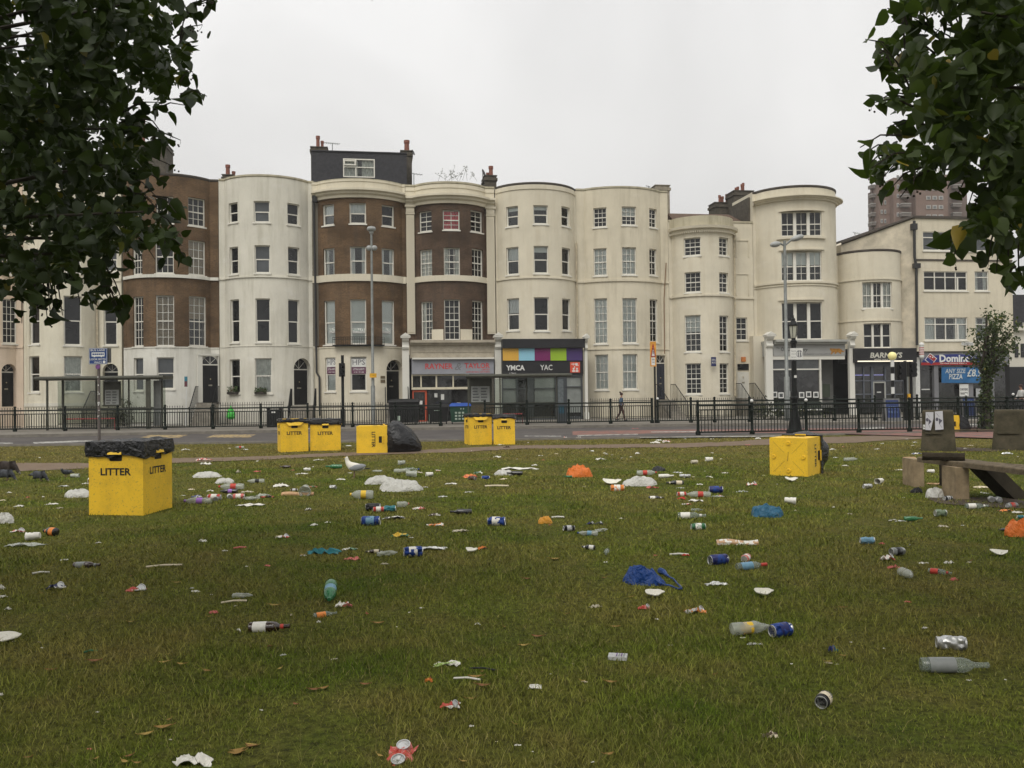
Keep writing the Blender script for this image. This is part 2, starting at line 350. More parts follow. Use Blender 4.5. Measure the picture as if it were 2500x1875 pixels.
def window(T,cv,s0,z0,s1,z1,style,fill,depth=.14,fm=None,sill=True,wallm=None):
    fm=fm or wframe
    a=cv.at(s0); b=cv.at(s1); t=(b-a); Wd=t.length; t.normalize(); pl=Pl(a,t); hd=-depth
    mb=MB(); fw_=.055
    if style=='n': fw_=.04
    pl.bx(mb,0,z0,fw_,z1,hd-.05,hd+.05); pl.bx(mb,Wd-fw_,z0,Wd,z1,hd-.05,hd+.05)
    pl.bx(mb,fw_,z1-fw_,Wd-fw_,z1,hd-.05,hd+.05); pl.bx(mb,fw_,z0,Wd-fw_,z0+fw_+.03,hd-.05,hd+.06)
    zm=(z0+z1)/2; g=.024
    def bars(x0,x1,y0,y1,nc,nr,dd=0):
        for i in range(1,nc): x=x0+(x1-x0)*i/nc; pl.bx(mb,x-g/2,y0,x+g/2,y1,hd-.012+dd,hd+.018+dd)
        for i in range(1,nr): y=y0+(y1-y0)*i/nr; pl.bx(mb,x0,y-g/2,x1,y+g/2,hd-.010+dd,hd+.016+dd)
    x0,x1=fw_,Wd-fw_
    if style in 'ab6l8w':
        pl.bx(mb,x0,zm-.03,x1,zm+.03,hd-.03,hd+.035)
        nc,nr={'a':(1,1),'b':(3,2),'6':(2,2),'l':(3,3),'8':(4,2),'w':(2,3)}[style]
        bars(x0,x1,z0+.09,zm-.03,nc,nr); bars(x0,x1,zm+.03,z1-.06,nc,nr)
        if style=='a':
            for xx in (x0,x1-.03): pl.bx(mb,xx,z0+.09,xx+.03,zm-.03,hd-.02,hd+.028)
    elif style=='t':   # tripartite: narrow, wide, narrow sashes
        xs=[0,.30,.36,.66,.72,1.0]; ww=x1-x0
        for q in ((.29,.37),(.64,.72)): pl.bx(mb,x0+ww*q[0],z0,x0+ww*q[1],z1,hd-.04,hd+.10)
        pl.bx(mb,x0,zm-.03,x1,zm+.03,hd-.03,hd+.035)
        if fill[0]!='p':
            for q in ((0,.29),(.37,.64),(.72,1)): bars(x0+ww*q[0],x0+ww*q[1],z0+.09,z1-.06,2,1); bars(x0+ww*q[0],x0+ww*q[1],z0+.09,zm-.03,1,2)
    elif style in 'cd':   # casements
        nc=4 if style=='c' else 1; zt_=z1-(z1-z0)*.30
        for i in range(1,nc): x=x0+(x1-x0)*i/nc; pl.bx(mb,x-.03,z0,x+.03,z1,hd-.03,hd+.04)
        pl.bx(mb,x0,zt_-.03,x1,zt_+.03,hd-.03,hd+.035)
        if nc==4: pl.bx(mb,x0+(x1-x0)*.78,z0+.05,x0+(x1-x0)*.81,zt_,hd,hd+.05)
    w_=build('window',mb,fm,T)
    pm=glassD; g2=MB(); gd=hd-.015
    cl={'D':None,'G':None,'B':blind,'N':curt,'R':redc,'W':brownbl,'p':None,'d':None}
    f=fill[0]
    pl.bx(g2,.03,z0+.03,Wd-.03,z1-.03,gd-.01,gd,0); 
    build('pane',g2,thinglass if (len(fill)>1 or cl.get(f)) else (glassG if f=='G' else glassD),w_)
    if len(fill)>1 or cl.get(f):
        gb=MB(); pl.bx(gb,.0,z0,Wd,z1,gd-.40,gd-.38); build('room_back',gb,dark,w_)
        h0=z0; fr=fill[1:] ; cb=MB(); zc0=z0; zc1=z1
        if fr=='t': zc0=z1-(z1-z0)*.45       # top part blind
        if fr=='u': zc0=z1-(z1-z0)*.22
        if fr=='b': zc1=z0+(z1-z0)*.5
        if fr=='s':   # curtains drawn to the sides
            for (p,q_) in ((0,.3),(.72,1)):
                drape(cb,pl,Wd*p,Wd*q_,z0,z1,gd-.07)
        else: drape(cb,pl,.02,Wd-.02,zc0,zc1,gd-.07,.0015 if f in 'BW' else .03)
        build('blind' if f in 'BW' else 'curtain',cb,cl[f],w_,smooth=True)
    if sill:
        sb=MB(); pl.bx(sb,-.06,z0-.075,Wd+.06,z0-.002,hd+.05,.07)
        build('sill',sb,wallm or fm,w_)
    return w_
def drape(cb,pl,a,b,z0,z1,d,am=.03):
    n=max(4,int((b-a)/.06)); ph=random.random()*6
    for i in range(n):
        x0=a+(b-a)*i/n; x1=a+(b-a)*(i+1)/n; d0=d+am*math.sin(i*1.9+ph); d1=d+am*math.sin((i+1)*1.9+ph)
        cb.quad(pl.pt(x0,z0,d0),pl.pt(x1,z0,d1),pl.pt(x1,z1,d1),pl.pt(x0,z1,d0))
def mk_thinglass():
    m=bpy.data.materials.new('clear_window_glass'); m.use_nodes=True; nt=m.node_tree; N=nt.nodes; L=nt.links
    for n in list(N): N.remove(n)
    o=N.new('ShaderNodeOutputMaterial'); t=N.new('ShaderNodeBsdfTransparent'); t.inputs[0].default_value=(.93,.95,.94,1); g=N.new('ShaderNodeBsdfGlossy'); g.inputs['Roughness'].default_value=.05
    fr=N.new('ShaderNodeFresnel'); fr.inputs[0].default_value=1.5; mx=N.new('ShaderNodeMixShader'); L.new(fr.outputs[0],mx.inputs[0]); L.new(t.outputs[0],mx.inputs[1]); L.new(g.outputs[0],mx.inputs[2]); L.new(mx.outputs[0],o.inputs[0]); return m
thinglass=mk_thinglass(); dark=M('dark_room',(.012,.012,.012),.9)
def door(T,cv,s0,z0,s1,z1,depth,mat=None,fan=True):
    a=cv.at(s0); b=cv.at(s1); t=(b-a); Wd=t.length; pl=Pl(a,t); mb=MB(); hd=-depth; r=Wd/2; zs=z1-r if fan else z1
    pl.bx(mb,0,z0,Wd,zs-.08,hd-.05,hd)
    for i in range(2):
        for j in range(3):
            x=Wd*(.14+.40*i); zz=z0+.2+(zs-z0-.4)*j/3; pl.bx(mb,x,zz,x+Wd*.30,zz+(zs-z0-.4)/3-.12,hd,hd+.018)
    D_=build('door',mb,mat or blackp,T)
    kb=MB(); kb.ball(pl.pt(Wd*.5,z0+1.35,hd+.05),.035); build('knocker',kb,M('brass',(.5,.42,.25),.4,metal=.8),D_)
    lb=MB(); pl.bx(lb,Wd*.38,z0+.95,Wd*.62,z0+1.03,hd+.0185,hd+.03); build('letter_box',lb,M('letter_box_metal',(.3,.28,.22),.4,metal=.6),D_)
    if fan:
        fb=MB(); pts=[pl.pt(0,zs-.02,hd-.03)]+[pl.pt(r-r*math.cos(PI*i/12),zs+r*math.sin(PI*i/12),hd-.03) for i in range(13)]
        fb.poly(pts,.02,pl.n); build('fanlight',fb,glassD,D_)
        bb=MB(); pl.bx(bb,0,zs-.08,Wd,zs-.02,hd-.03,hd+.03)
        for k in (45,90,135): bb.tube([pl.pt(r,zs,hd),pl.pt(r-r*math.cos(R(k)),zs+r*math.sin(R(k)),hd)],.012,5)
        build('fanlight_bars',bb,wframe if mat is None else wframe,D_)
    return D_
def house(label,c,xa,xb,ba,bb,sag,top,levels,wins,bands=(),doors=(),cap=None,fm=None,shift=0,ym=700,back=9,zb=0.0,zbp=None,name='terraced_house',mats=None,piperm=None):
    """top=(x,y) crop px of the parapet line, levels=[((x,y),matindex)], mats list"""
    cv=bow(c,xa,xb,ba,bb,sag,ym,shift)
    zt=cv.hit(*cp(c,*top))[1]
    if zbp: zb=cv.hit(*cp(c,*zbp))[1]
    base=cv.at(cv.W/2); T=thing(name,label,'house',(base.x,base.y,0),'terraced houses facing the green')
    hol=[];wl=[]
    for q in wins:
        x0,y0,x1,y1,st,fi=q[:6]; ymid=(y0+y1)/2; xm=(x0+x1)/2
        s0=cv.hit(*cp(c,x0,ymid))[0]; s1=cv.hit(*cp(c,x1,ymid))[0]; zt_=cv.hit(*cp(c,xm,y0))[1]; zb_=cv.hit(*cp(c,xm,y1))[1]
        hol.append((s0,zb_,s1,zt_,False,.14)); wl.append((s0,zb_,s1,zt_,st,fi,q[6] if len(q)>6 else fm))
    dl=[]
    for q in doors:
        x0,y0,x1,y1,dp,fan=q[:6]; s0=cv.hit(*cp(c,x0,(y0+y1)/2))[0]; s1=cv.hit(*cp(c,x1,(y0+y1)/2))[0]; zt_=cv.hit(*cp(c,(x0+x1)/2,y0))[1]; zb_=cv.hit(*cp(c,(x0+x1)/2,y1))[1]
        hol.append((s0,zb_,s1,zt_,fan,dp)); dl.append((s0,zb_,s1,zt_,dp,fan,q[6] if len(q)>6 else None))
    lv=[(-1,levels[0][1])]+[(cv.hit(*cp(c,*p))[1],k) for p,k in levels[1:]]
    mb,A,B=wallmesh(cv,zb,zt,hol,lv,back=back)
    wo=build('wall',mb,mats,T)
    if zbp:
        cb=MB(); q0=cv.at(.01)-N0*.3; q1=cv.at(cv.W-.01)-N0*.3; q2=q1-N0*(back-.4); q3=q0-N0*(back-.4); cb.hexa([(q.x,q.y,0) for q in (q0,q1,q2,q3)]+[(q.x,q.y,zb-.002) for q in (q0,q1,q2,q3)]); build('ground_floor_core',cb,dark,T)
    rb=MB(); rz=zt-.35; pts=[(p.x,p.y,rz) for p in [cv.at(a) for a in cv.c]]+[(B.x,B.y,rz),(A.x,A.y,rz)]
    rb.add(pts,[tuple(range(len(pts)))]); build('roof',rb,slate,T)
    for s0,z0,s1,z1,st,fi,f_ in wl: window(T,cv,s0,z0,s1,z1,st,fi,fm=f_)
    for s0,z0,s1,z1,dp,fan,mt in dl: door(T,cv,s0,z0,s1,z1,dp,mt,fan)
    for bd in bands:
        p0,p1,o,mk=bd[:4]; x0,x1=(bd[4],bd[5]) if len(bd)>5 else (None,None)
        z1=cv.hit(*cp(c,*p0))[1]; z0=cv.hit(*cp(c,p0[0],p1))[1]; b2=MB()
        s0=.01 if x0 is None else cv.hit(*cp(c,x0,p0[1]))[0]; s1=cv.W-.01 if x1 is None else cv.hit(*cp(c,x1,p0[1]))[0]
        if o>.2: # moulded cornice
            h=z1-z0; sweep(b2,cv,s0,s1,[(-.02,z0),(o*.25,z0),(o*.30,z0+h*.3),(o*.6,z0+h*.45),(o*.65,z0+h*.62),(o,z0+h*.75),(o,z0+h*.97),(-.02,z1)])
        else: band(b2,cv,s0,s1,z0,z1,o)
        build('cornice' if o>.2 else 'string_course',b2,mk,T)
    b3=MB(); sweep(b3,cv,.005,cv.W-.005,[(-.30,zt-.12),(-.30,zt+.03),(.045,zt+.03),(.045,zt-.07),(.002,zt-.07),(.002,zt-.12)]); build('coping',b3,cap or moss,T)
    return T,cv,zt
def chimney(c,x0,x1,ytop,ybot,Ydist,pots,label,mat=None,dep=1.6,lean=0):
    """stack behind the roofline; pots=[(x0,x1,ytop,ybase)]"""
    p=atY(*cp(c,(x0+x1)/2,ybot),Ydist); pl=Pl(p,U0,N0); T=thing('chimney_stack',label,'chimney',p,'chimneys on the roofs')
    a0,z0,a1,z1=pl.rect(c,x0,ytop,x1,ybot); mb=MB(); pl.bx(mb,a0,z0-1.5,a1,z1,-dep,0); pl.bx(mb,a0-.07,z1-.32,a1+.07,z1-.14,-dep-.07,.07); pl.bx(mb,a0-.05,z1+.002,a1+.05,z1+.05,-dep-.05,.05)
    build('stack',mb,mat or soot,T)
    for q in pots:
        b0,y0,b1,y1=pl.rect(c,q[0],q[2],q[1],q[3]); r=(b1-b0)/2; m_=MB()
        cen=pl.pt((b0+b1)/2,0,-.35-.2*(q[4] if len(q)>4 else 0)); zz=y0-.05
        m_.lathe([(r*.95,zz),(r*.85,zz+(y1-y0)*.8),(r*1.05,zz+(y1-y0)*.82),(r*1.05,y1),(r*.7,y1),(r*.6,y1-.1)],12,mat=Matrix.Translation(cen)); build('chimney_pot',m_,potM,T,smooth=True)
    return T
# ---------- the terrace, left to right ----------
g3='terraced houses facing the green'
# far left pinkish house
h0,cv0,_=house('pinkish cream house with arched black door at the left edge of the terrace','A',-360,133,-330,90,1.1,(50,140),[(0,0)],
 [(15,830,98,1088,'l','D'),(-150,820,-50,1080,'l','D'),(15,530,98,690,'b','D'),(-150,520,-50,690,'b','D'),(15,290,98,410,'b','D'),(-150,280,-50,400,'b','D'),(-150,1160,-50,1365,'a','N')],
 [((60,1100),1112,.05,pinkc)],[(10,1205,96,1452,.35,True)],mats=[pinkc])
h1,cv1,_=house('pale cream house behind the bus shelter with dark first floor windows','A',136,702,150,560,1.2,(400,120),[(0,0)],
 [(170,822,228,1092,'a','D'),(368,812,472,1098,'a','D'),(600,825,678,1098,'a','D'),(170,545,228,680,'a','N'),(368,520,472,680,'a','D'),(596,530,678,672,'a','G'),
  (170,285,228,400,'a','D'),(368,265,472,395,'a','D'),(596,275,678,395,'a','D'),(168,1160,228,1370,'a','N'),(370,1160,476,1368,'a','N')],
 [((400,694),712,.06,cream),((400,1430),1450,.04,white)],[(593,1203,683,1452,.4,True)],mats=[cream])
pb=MB(); 
def pipe(T,cv,c,pts,r,mat,off=.1,name='drainpipe'):
    mb=MB(); q=[]
    for x,y in pts:
        s_,z_=cv.hit(*cp(c,x,y)); p=cv.at(s_,off); q.append((p.x,p.y,z_))
    mb.tube(q,r,8); build(name,mb,mat,T,smooth=True)
pipe(h1,cv1,'A',[(563,150),(563,840),(565,1095),(572,1110),(572,1420)],.05,pipeM)
h2,cv2,_=house('brown brick house with white ground floor and steps up to a black door','B',2,556,18,505,1.25,(400,118),[(0,0),((300,1105),1)],
 [(62,242,112,392,'b','D'),(193,235,291,390,'b','D'),(378,245,476,408,'b','D'),(56,520,112,690,'b','W'),(188,485,294,682,'b','D'),(381,492,478,692,'b','W'),
  (60,815,118,1105,'l','W'),(192,808,297,1103,'l','W'),(384,815,483,1103,'l','Wt'),(63,1170,118,1362,'a','G'),(196,1167,297,1352,'a','G')],
 [((300,688),706,.10,white2),((300,1105),1112,.03,white2)],[],mats=[white2,bricks],cap=M('dark_coping',(.07,.06,.05),.9))
def steps(T,cv,c,x0,x1,ytop,n,mat,run=.28,z0=.12,w=0,rail=True,railm=None):
    s0,z=cv.hit(*cp(c,x0,ytop)); s1,_=cv.hit(*cp(c,x1,ytop)); a=cv.at(s0); b=cv.at(s1); pl=Pl(a,U0,N0); W_=(b-a).length; mb=MB()
    for i in range(n):
        zt=z0+(z-z0)*(n-i)/n; pl.bx(mb,0,z0-.1,W_,zt,.0 if i==0 else .9+run*(i-1),.9+run*i+.02)
    build('front_steps',mb,mat,T)
    if rail:
        for xx in (-.04,W_+.04):
            rb=MB(); L_=.9+run*(n-1)
            pts=[pl.pt(xx,z+.95,.1),pl.pt(xx,z+.95,.9),pl.pt(xx,z0+1.0,L_)]
            rb.tube(pts,.025,6)
            k=12
            for i in range(k+1):
                dd=.1+(L_-.1)*i/k; zt=z if dd<.9 else z+(z0-z)*(dd-.9)/(L_-.9); zt_=zt+(.95 if dd<.9 else .97)
                rb.tube([pl.pt(xx,max(z0,zt-.05),dd),pl.pt(xx,zt_,dd)],.012,5)
            rb.ball(pl.pt(xx,z0+1.06,L_),.05); rb.tube([pl.pt(xx,z0,L_),pl.pt(xx,z0+1.0,L_)],.03,6)
            build('stair_railing',rb,railm or ironb,T)
    return z
stonest=M('worn_step_stone',(.22,.20,.165),.85,.3,5,.2)
h3,cv3,_=house('off white painted brick house with window boxes and an arched black door','B',558,1108,590,1075,1.3,(1010,133),[(0,0)],
 [(612,272,664,388,'a','D'),(757,262,850,386,'a','G'),(952,278,1022,402,'a','D'),(617,528,666,687,'a','D'),(762,518,852,680,'a','G'),(956,530,1022,690,'a','D'),
  (622,832,673,1082,'a','D'),(768,826,853,1080,'a','D'),(957,834,1022,1088,'a','D'),(618,1178,677,1376,'a','N'),(764,1172,862,1376,'a','N')],
 [((800,697),704,.07,white),((800,1098),1103,.03,white)],[(990,1172,1088,1442,.35,True)],mats=[white])
d2=Curve([cv2.at(cv2.hit(*cp('B',430,1300))[0],.03),cv2.at(cv2.hit(*cp('B',550,1300))[0],.03)])
sA,zT=d2.hit(*cp('B',456,1172)); sB,zB=d2.hit(*cp('B',547,1428))
mb=MB(); pr=Pl(d2.p[0],d2.p[1]-d2.p[0]); z1h=pr.sz(*cp('B',490,1158))[1]; zB=pr.sz(*cp('B',490,1428))[1]
pr.bx(mb,-.02,zB,sA,z1h,-.02,.12); pr.bx(mb,sB,zB,d2.W+.02,z1h,-.02,.12); pr.bx(mb,-.02,z1h,d2.W+.02,z1h+.12,-.02,.16); build('door_surround',mb,white2,h2)
door(h2,d2,sA,zB,sB,z1h-.02,-.08,None,True)
steps(h2,cv2,'B',445,548,1432,7,stonest)
steps(h3,cv3,'B',985,1090,1445,6,stonest)
steps(h1,cv1,'A',560,690,1460,6,stonest)
# window boxes with plants
def plantbox(label,T_cv,c,x0,y0,x1,y1,n=60):
    cv=T_cv; s0,_=cv.hit(*cp(c,x0,y1)); s1,z0=cv.hit(*cp(c,x1,y1)); zt=cv.hit(*cp(c,x1,y0))[1]; a=cv.at(s0,.05); b=cv.at(s1,.05); pl=Pl(a,b-a); L_=(b-a).length
    T=thing('window_box',label,'window box',a+Vector((0,0,z0)),'window boxes')
    mb=MB(); pl.bx(mb,0,z0,L_,z0+.14,-.02,.14); build('trough',mb,M('dark_trough',(.03,.025,.02),.8),T)
    mb=MB()
    for i in range(n*3):
        p=pl.pt(random.random()*L_,z0+.12+random.random()**1.3*(zt-z0-.1),random.uniform(0,.14)); s_=.035
        v=[p+Vector([random.gauss(0,1) for _ in range(3)])*s_ for _ in range(3)]; mb.add(v,[(0,1,2)],0 if random.random()<.85 else 1)
    build('plants',mb,[M('box_leaves',(.05,.085,.025),.7),M('box_flowers',(.35,.12,.12),.7)],T)
plantbox('window box of small plants under the narrow left ground floor window',cv3,'B',617,1338,673,1380)
plantbox('wider window box of plants under the centre ground floor window',cv3,'B',766,1345,832,1380,90)
h4,cv4,z4=house('brown brick house with dark mansard roof, letting signs and a balcony rail','C',50,549,80,530,1.15,(60,318),[(0,0),((300,1192),1)],
 [(104,435,164,546,'a','Dt'),(247,426,335,537,'a','Gt'),(420,440,486,552,'a','D'),(108,668,167,820,'a','Ns'),(250,658,336,810,'a','Gs'),(420,670,487,822,'a','Gs'),
  (112,947,170,1182,'a','B'),(252,940,336,1180,'a','B'),(421,947,488,1182,'a','B'),(118,1250,173,1432,'a','Bb'),(252,1245,339,1430,'a','D')],
 [((300,805),842,.10,cream2),((300,1190),1196,.04,cream2),((300,352),398,.45,cream2),((300,302),311,.07,cream2)],[(445,1262,529,1492,.35,True)],mats=[cream2,bricks])
# cream parapet zone of h4: a second wall skin for the frieze
mb=MB(); sweep(mb,cv4,.01,cv4.W-.01,[(-.02,cv4.hit(*cp('C',300,356))[1]),(.03,cv4.hit(*cp('C',300,356))[1]),(.03,z4-.13),(-.02,z4-.13)]); build('frieze',mb,cream2,h4)
# dark rendered strip between the houses and its drainpipe
mb=MB(); s0=cv4.hit(*cp('C',50,700))[0]; 
p4=Pl(cv4.at(.0),U0,N0); a,z_=p4.sz(*cp('C',80,700)); p4.bx(mb,.02,p4.sz(*cp('C',60,1190))[1],a,p4.sz(*cp('C',60,400))[1],-.05,.035)
build('render_strip',mb,stucco('dark_mottled_render',(.17,.155,.125),(.06,.055,.05),.8),h4)
pipe(h4,cv4,'C',[(60,400),(62,600),(68,840),(72,1120),(76,1330),(96,1355),(98,1560)],.06,M('black_pipe',(.03,.03,.03),.5),.14)
mb=MB(); p4.box(mb,'C',50,392,75,425,.03,.28); build('rain_hopper',mb,M('black_pipe',(0,0,0)),h4)
# mansard
pm=Pl(FP.p-N0*1.6,U0,N0); T=h4; mb=MB(); a0,z0,a1,z1=pm.rect('C',45,158,552,330); 
w0,y0,w1,y1=pm.rect('C',213,192,382,291)
for q in ((a0,z0-2,w0,z1),(w1,z0-2,a1,z1),(w0,z0-2,w1,y0),(w0,y1,w1,z1)): pm.bx(mb,*q,-5,0)
pm.bx(mb,a0-.02,z1+.002,a1+.02,z1+.07,-5,.06); build('mansard',mb,slate,T)
mb=MB(); g=.07
for q in ((w0,y0,w0+g,y1),(w1-g,y0,w1,y1),(w0+g,y1-g,w1-g,y1),(w0+g,y0,w1-g,y0+g),(w0+(w1-w0)*.38,y0+g,w0+(w1-w0)*.42,y1-g),(w0+(w1-w0)*.42,y0+(y1-y0)*.52,w1-g,y0+(y1-y0)*.57),(w0+g,y0+(y1-y0)*.52,w0+(w1-w0)*.38,y0+(y1-y0)*.60)): pm.bx(mb,*q,-.1,.03)
mb2=MB(); 
for q in ((w0+.05,y0+(y1-y0)*.62,w0+.12,y1-.12),(w0+.7,y0+(y1-y0)*.62,w0+.78,y1-.12),(w0+.12,y1-.19,w0+.7,y1-.12),(w0+.12,y0+(y1-y0)*.62,w0+.7,y0+(y1-y0)*.62+.07)): pm.bx(mb,*q,.08,.13)
wd=build('dormer_window',mb,wframe,T); mb=MB(); pm.bx(mb,w0,y0,w1,y1,-.06,-.05); build('pane',mb,thinglass,wd)
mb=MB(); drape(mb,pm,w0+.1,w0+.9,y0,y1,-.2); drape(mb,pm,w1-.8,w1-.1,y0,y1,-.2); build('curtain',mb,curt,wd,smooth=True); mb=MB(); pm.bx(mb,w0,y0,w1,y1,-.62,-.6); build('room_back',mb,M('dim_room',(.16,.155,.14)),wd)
# balcony rail
mb=MB(); s0,zb=cv4.hit(*cp('C',172,1188)); s1,zt=cv4.hit(*cp('C',422,1142)); zt=cv4.hit(*cp('C',300,1142))[1]; zb=cv4.hit(*cp('C',300,1186))[1]
for z in (zt,zb+.03,(zt*.75+zb*.25)): sweep(mb,cv4,s0,s1,[(.30,z-.015),(.33,z-.015),(.33,z+.015),(.30,z+.015)])
k=int((s1-s0)/.12)
for i in range(k+1):
    p=cv4.at(s0+(s1-s0)*i/k,.315); mb.tube([(p.x,p.y,zb),(p.x,p.y,zt)],.009,5)
sweep(mb,cv4,s0,s1,[(.0,zb-.03),(.36,zb-.03),(.36,zb+.012),(.0,zb+.012)]); build('balcony_rail',mb,ironb,h4)
# signs on h4
def plate(T,cv,c,x0,y0,x1,y1,mat,texts=(),off=.02,name='sign',tm=None,th=.02):
    s0,_=cv.hit(*cp(c,x0,(y0+y1)/2)); s1,_=cv.hit(*cp(c,x1,(y0+y1)/2)); a=cv.at(s0); b=cv.at(s1); pl=Pl(a,b-a); W_=(b-a).length; z1=pl.sz(*cp(c,(x0+x1)/2,y0))[1]; z0=pl.sz(*cp(c,(x0+x1)/2,y1))[1]
    mb=MB(); pl.bx(mb,0,z0,W_,z1,off-th,off); o=build(name,mb,mat,T)
    for body,u0,v0,u1,v1,m_ in texts:
        tb=MB(); text_quad(tb,body,pl.pt(W_*u0,z0+(z1-z0)*v0,off+.004),pl.pt(W_*u1,z0+(z1-z0)*v0,off+.004),pl.pt(W_*u0,z0+(z1-z0)*v1,off+.004)); build('lettering',tb,m_,o)
    return o
whiteS=M('white_sign',(.62,.62,.59),.6,.05); ink=M('dark_sign_ink',(.03,.03,.035),.6); purple=M('plum_sign',(.12,.04,.08),.6); tealS=M('green_ink',(.03,.12,.09),.6)
greyink=M('grey_sign_ink',(.16,.16,.17),.6)
for (x0,x1) in ((124,172),(258,334)):
    plate(h4,cv4,'C',x0,1256,x1,1300,whiteS,[('HPS',.06,.25,.94,.93,greyink)],off=-.07,name='letting_sign')
    plate(h4,cv4,'C',x0,1302,x1,1336,purple,[('LETTING AGENTS',.1,.55,.9,.85,whiteS),('to let - for sale',.15,.15,.85,.4,whiteS)],off=-.07,name='letting_sign')
for (x0,x1) in ((136,170),(264,328),(425,468)):
    plate(h4,cv4,'C',x0,1092,x1,1120,whiteS,[('KELLYS',.05,.45,.95,.95,tealS),('SOLICITORS',.05,.08,.95,.35,ink)],off=-.07,name='office_sign')
plate(h4,cv4,'C',412,1348,436,1362,M('brass_plaque',(.12,.09,.05),.5),off=.03,name='plaque'); plate(h4,cv4,'C',412,1368,436,1384,M('brass_plaque',(0,0,0)),off=.03,name='plaque')
steps(h4,cv4,'C',442,530,1494,4,stonest)
# --- fluted pilasters and house 5
h5,cv5,z5=house('dark brick house above the grey shop, red curtains on its top floor','C',549,1024,600,974,1.1,(1005,343),[(0,1),((780,1180),0)],
 [(618,470,684,580,'6','D'),(745,463,833,570,'6','R'),(893,468,956,582,'6','R'),(622,675,687,820,'l','N'),(750,664,835,814,'b','Ns'),(900,672,959,822,'b','Ns'),
  (628,952,690,1160,'l','Ns'),(752,940,835,1158,'l','D'),(902,948,960,1162,'l','Ns')],
 [((780,812),842,.10,cream2),((780,380),428,.48,cream2),((780,338),346,.07,cream2)],mats=[bricks2,cream2],zbp=(780,1230))
mb=MB(); zc=cv5.hit(*cp('C',780,384))[1]; sweep(mb,cv5,.01,cv5.W-.01,[(-.02,zc),(.03,zc),(.03,z5-.13),(-.02,z5-.13)]); build('frieze',mb,cream2,h5)
mb=MB(); s0=cv5.hit(*cp('C',686,1130))[0]; s1=cv5.hit(*cp('C',752,1130))[0]; z0=cv5.hit(*cp('C',720,1162))[1]; z1=cv5.hit(*cp('C',720,1100))[1]; band(mb,cv5,s0,s1-.05,z0,z1,.03)
s0=cv5.hit(*cp('C',838,1130))[0]; s1=cv5.hit(*cp('C',900,1130))[0]; band(mb,cv5,s0,s1,z0,z1,.03); build('apron_render',mb,cream2,h5)
def pilaster(T,c,x0,x1,ytop,ybot,off=.0,mat=None):
    pl=Pl(FP.p+N0*off,U0,N0); a0,z0,a1,z1=pl.rect(c,x0,ytop,x1,ybot); mb=MB(); mat=mat or cream2; w_=a1-a0
    pl.bx(mb,a0+.03,z0,a1-.03,z1-.55,-.05,.10)
    n=6
    for i in range(n): x=a0+.06+(w_-.12)*(i+.5)/n; pl.bx(mb,x-.03,z0+.1,x+.022,z1-.7,.1,.135)
    pl.bx(mb,a0,z1-.55,a1,z1-.47,-.05,.15); pl.bx(mb,a0+.02,z1-.47,a1-.02,z1-.12,-.05,.13); pl.bx(mb,a0-.05,z1-.12,a1+.05,z1,-.05,.20)
    for i in range(5): x=a0+.06+(w_-.12)*(i+.5)/5; pl.bx(mb,x-.035,z1-.45,x+.035,z1-.30,.13,.16)
    build('pilaster',mb,mat,T)
pilaster(h5,'C',549,597,440,1125); pilaster(h5,'C',976,1024,450,1125)
h6,cv6,z6=house('cream bow fronted house above the black shopfront with coloured squares','D',76,556,84,548,1.5,(560,202),[(0,0)],
 [(136,302,207,422,'a','DBu'[1:] if 0 else 'Bu'),(298,295,385,408,'a','Bu'),(466,305,515,422,'a','Bu'),(137,545,210,710,'a','Dt'),(300,537,388,702,'a','Bu'),(469,550,518,712,'a','D'),
  (141,850,213,1042,'a','Dt'),(302,843,391,1045,'a','D'),(471,853,520,1043,'a','D')],
 [((300,722),731,.07,cream2),((300,172),198,.05,cream2)],mats=[cream2],cap=M('dark_coping',(0,0,0)),zbp=(330,1180))
pipe(h6,cv6,'D',[(556,520),(565,590),(566,830),(560,1080)],.05,pipeM)
h7,cv7,z7=house('pale cream house with blinds in all windows and a door at its right end','D',557,1104,605,1060,.95,(1080,212),[(0,0)],
 [(655,310,734,427,'b','D'),(825,303,911,415,'b','Bt'),(989,316,1034,430,'6','D'),(657,552,735,716,'b','B'),(827,545,911,710,'b','B'),(990,556,1034,714,'6','B'),
  (660,850,739,1122,'l','B'),(830,848,917,1118,'l','B'),(993,856,1040,1112,'w','B'),(666,1185,745,1396,'b','B'),(831,1182,919,1393,'b','B')],
 [((830,736),748,.08,cream3),((830,1146),1154,.05,cream3)],[],mats=[cream3])
d7=Curve([cv7.at(cv7.hit(*cp('D',1020,1300))[0],.05),cv7.at(cv7.hit(*cp('D',1074,1300))[0],.05)])
pr=Pl(d7.p[0],d7.p[1]-d7.p[0]); W_=d7.W; zt=pr.sz(*cp('D',1045,1190))[1]; zb=pr.sz(*cp('D',1045,1452))[1]; mb=MB()
pr.bx(mb,-.1,zb,0.0,zt+.1,-.05,.12); pr.bx(mb,W_,zb,W_+.1,zt+.1,-.05,.12); pr.bx(mb,0,zt,W_,zt+.1,-.05,.12); build('door_surround',mb,cream3,h7)
door(h7,d7,.01,zb,W_-.01,zt-.01,-.03,M('navy_door_paint',(.015,.02,.035),.4),True)
steps(h7,cv7,'D',1022,1085,1455,8,stonest,run=.30)
pipe(h7,cv7,'D',[(1085,640),(1072,850),(1075,1180)],.03,M('rusty_cable',(.20,.12,.07),.8))
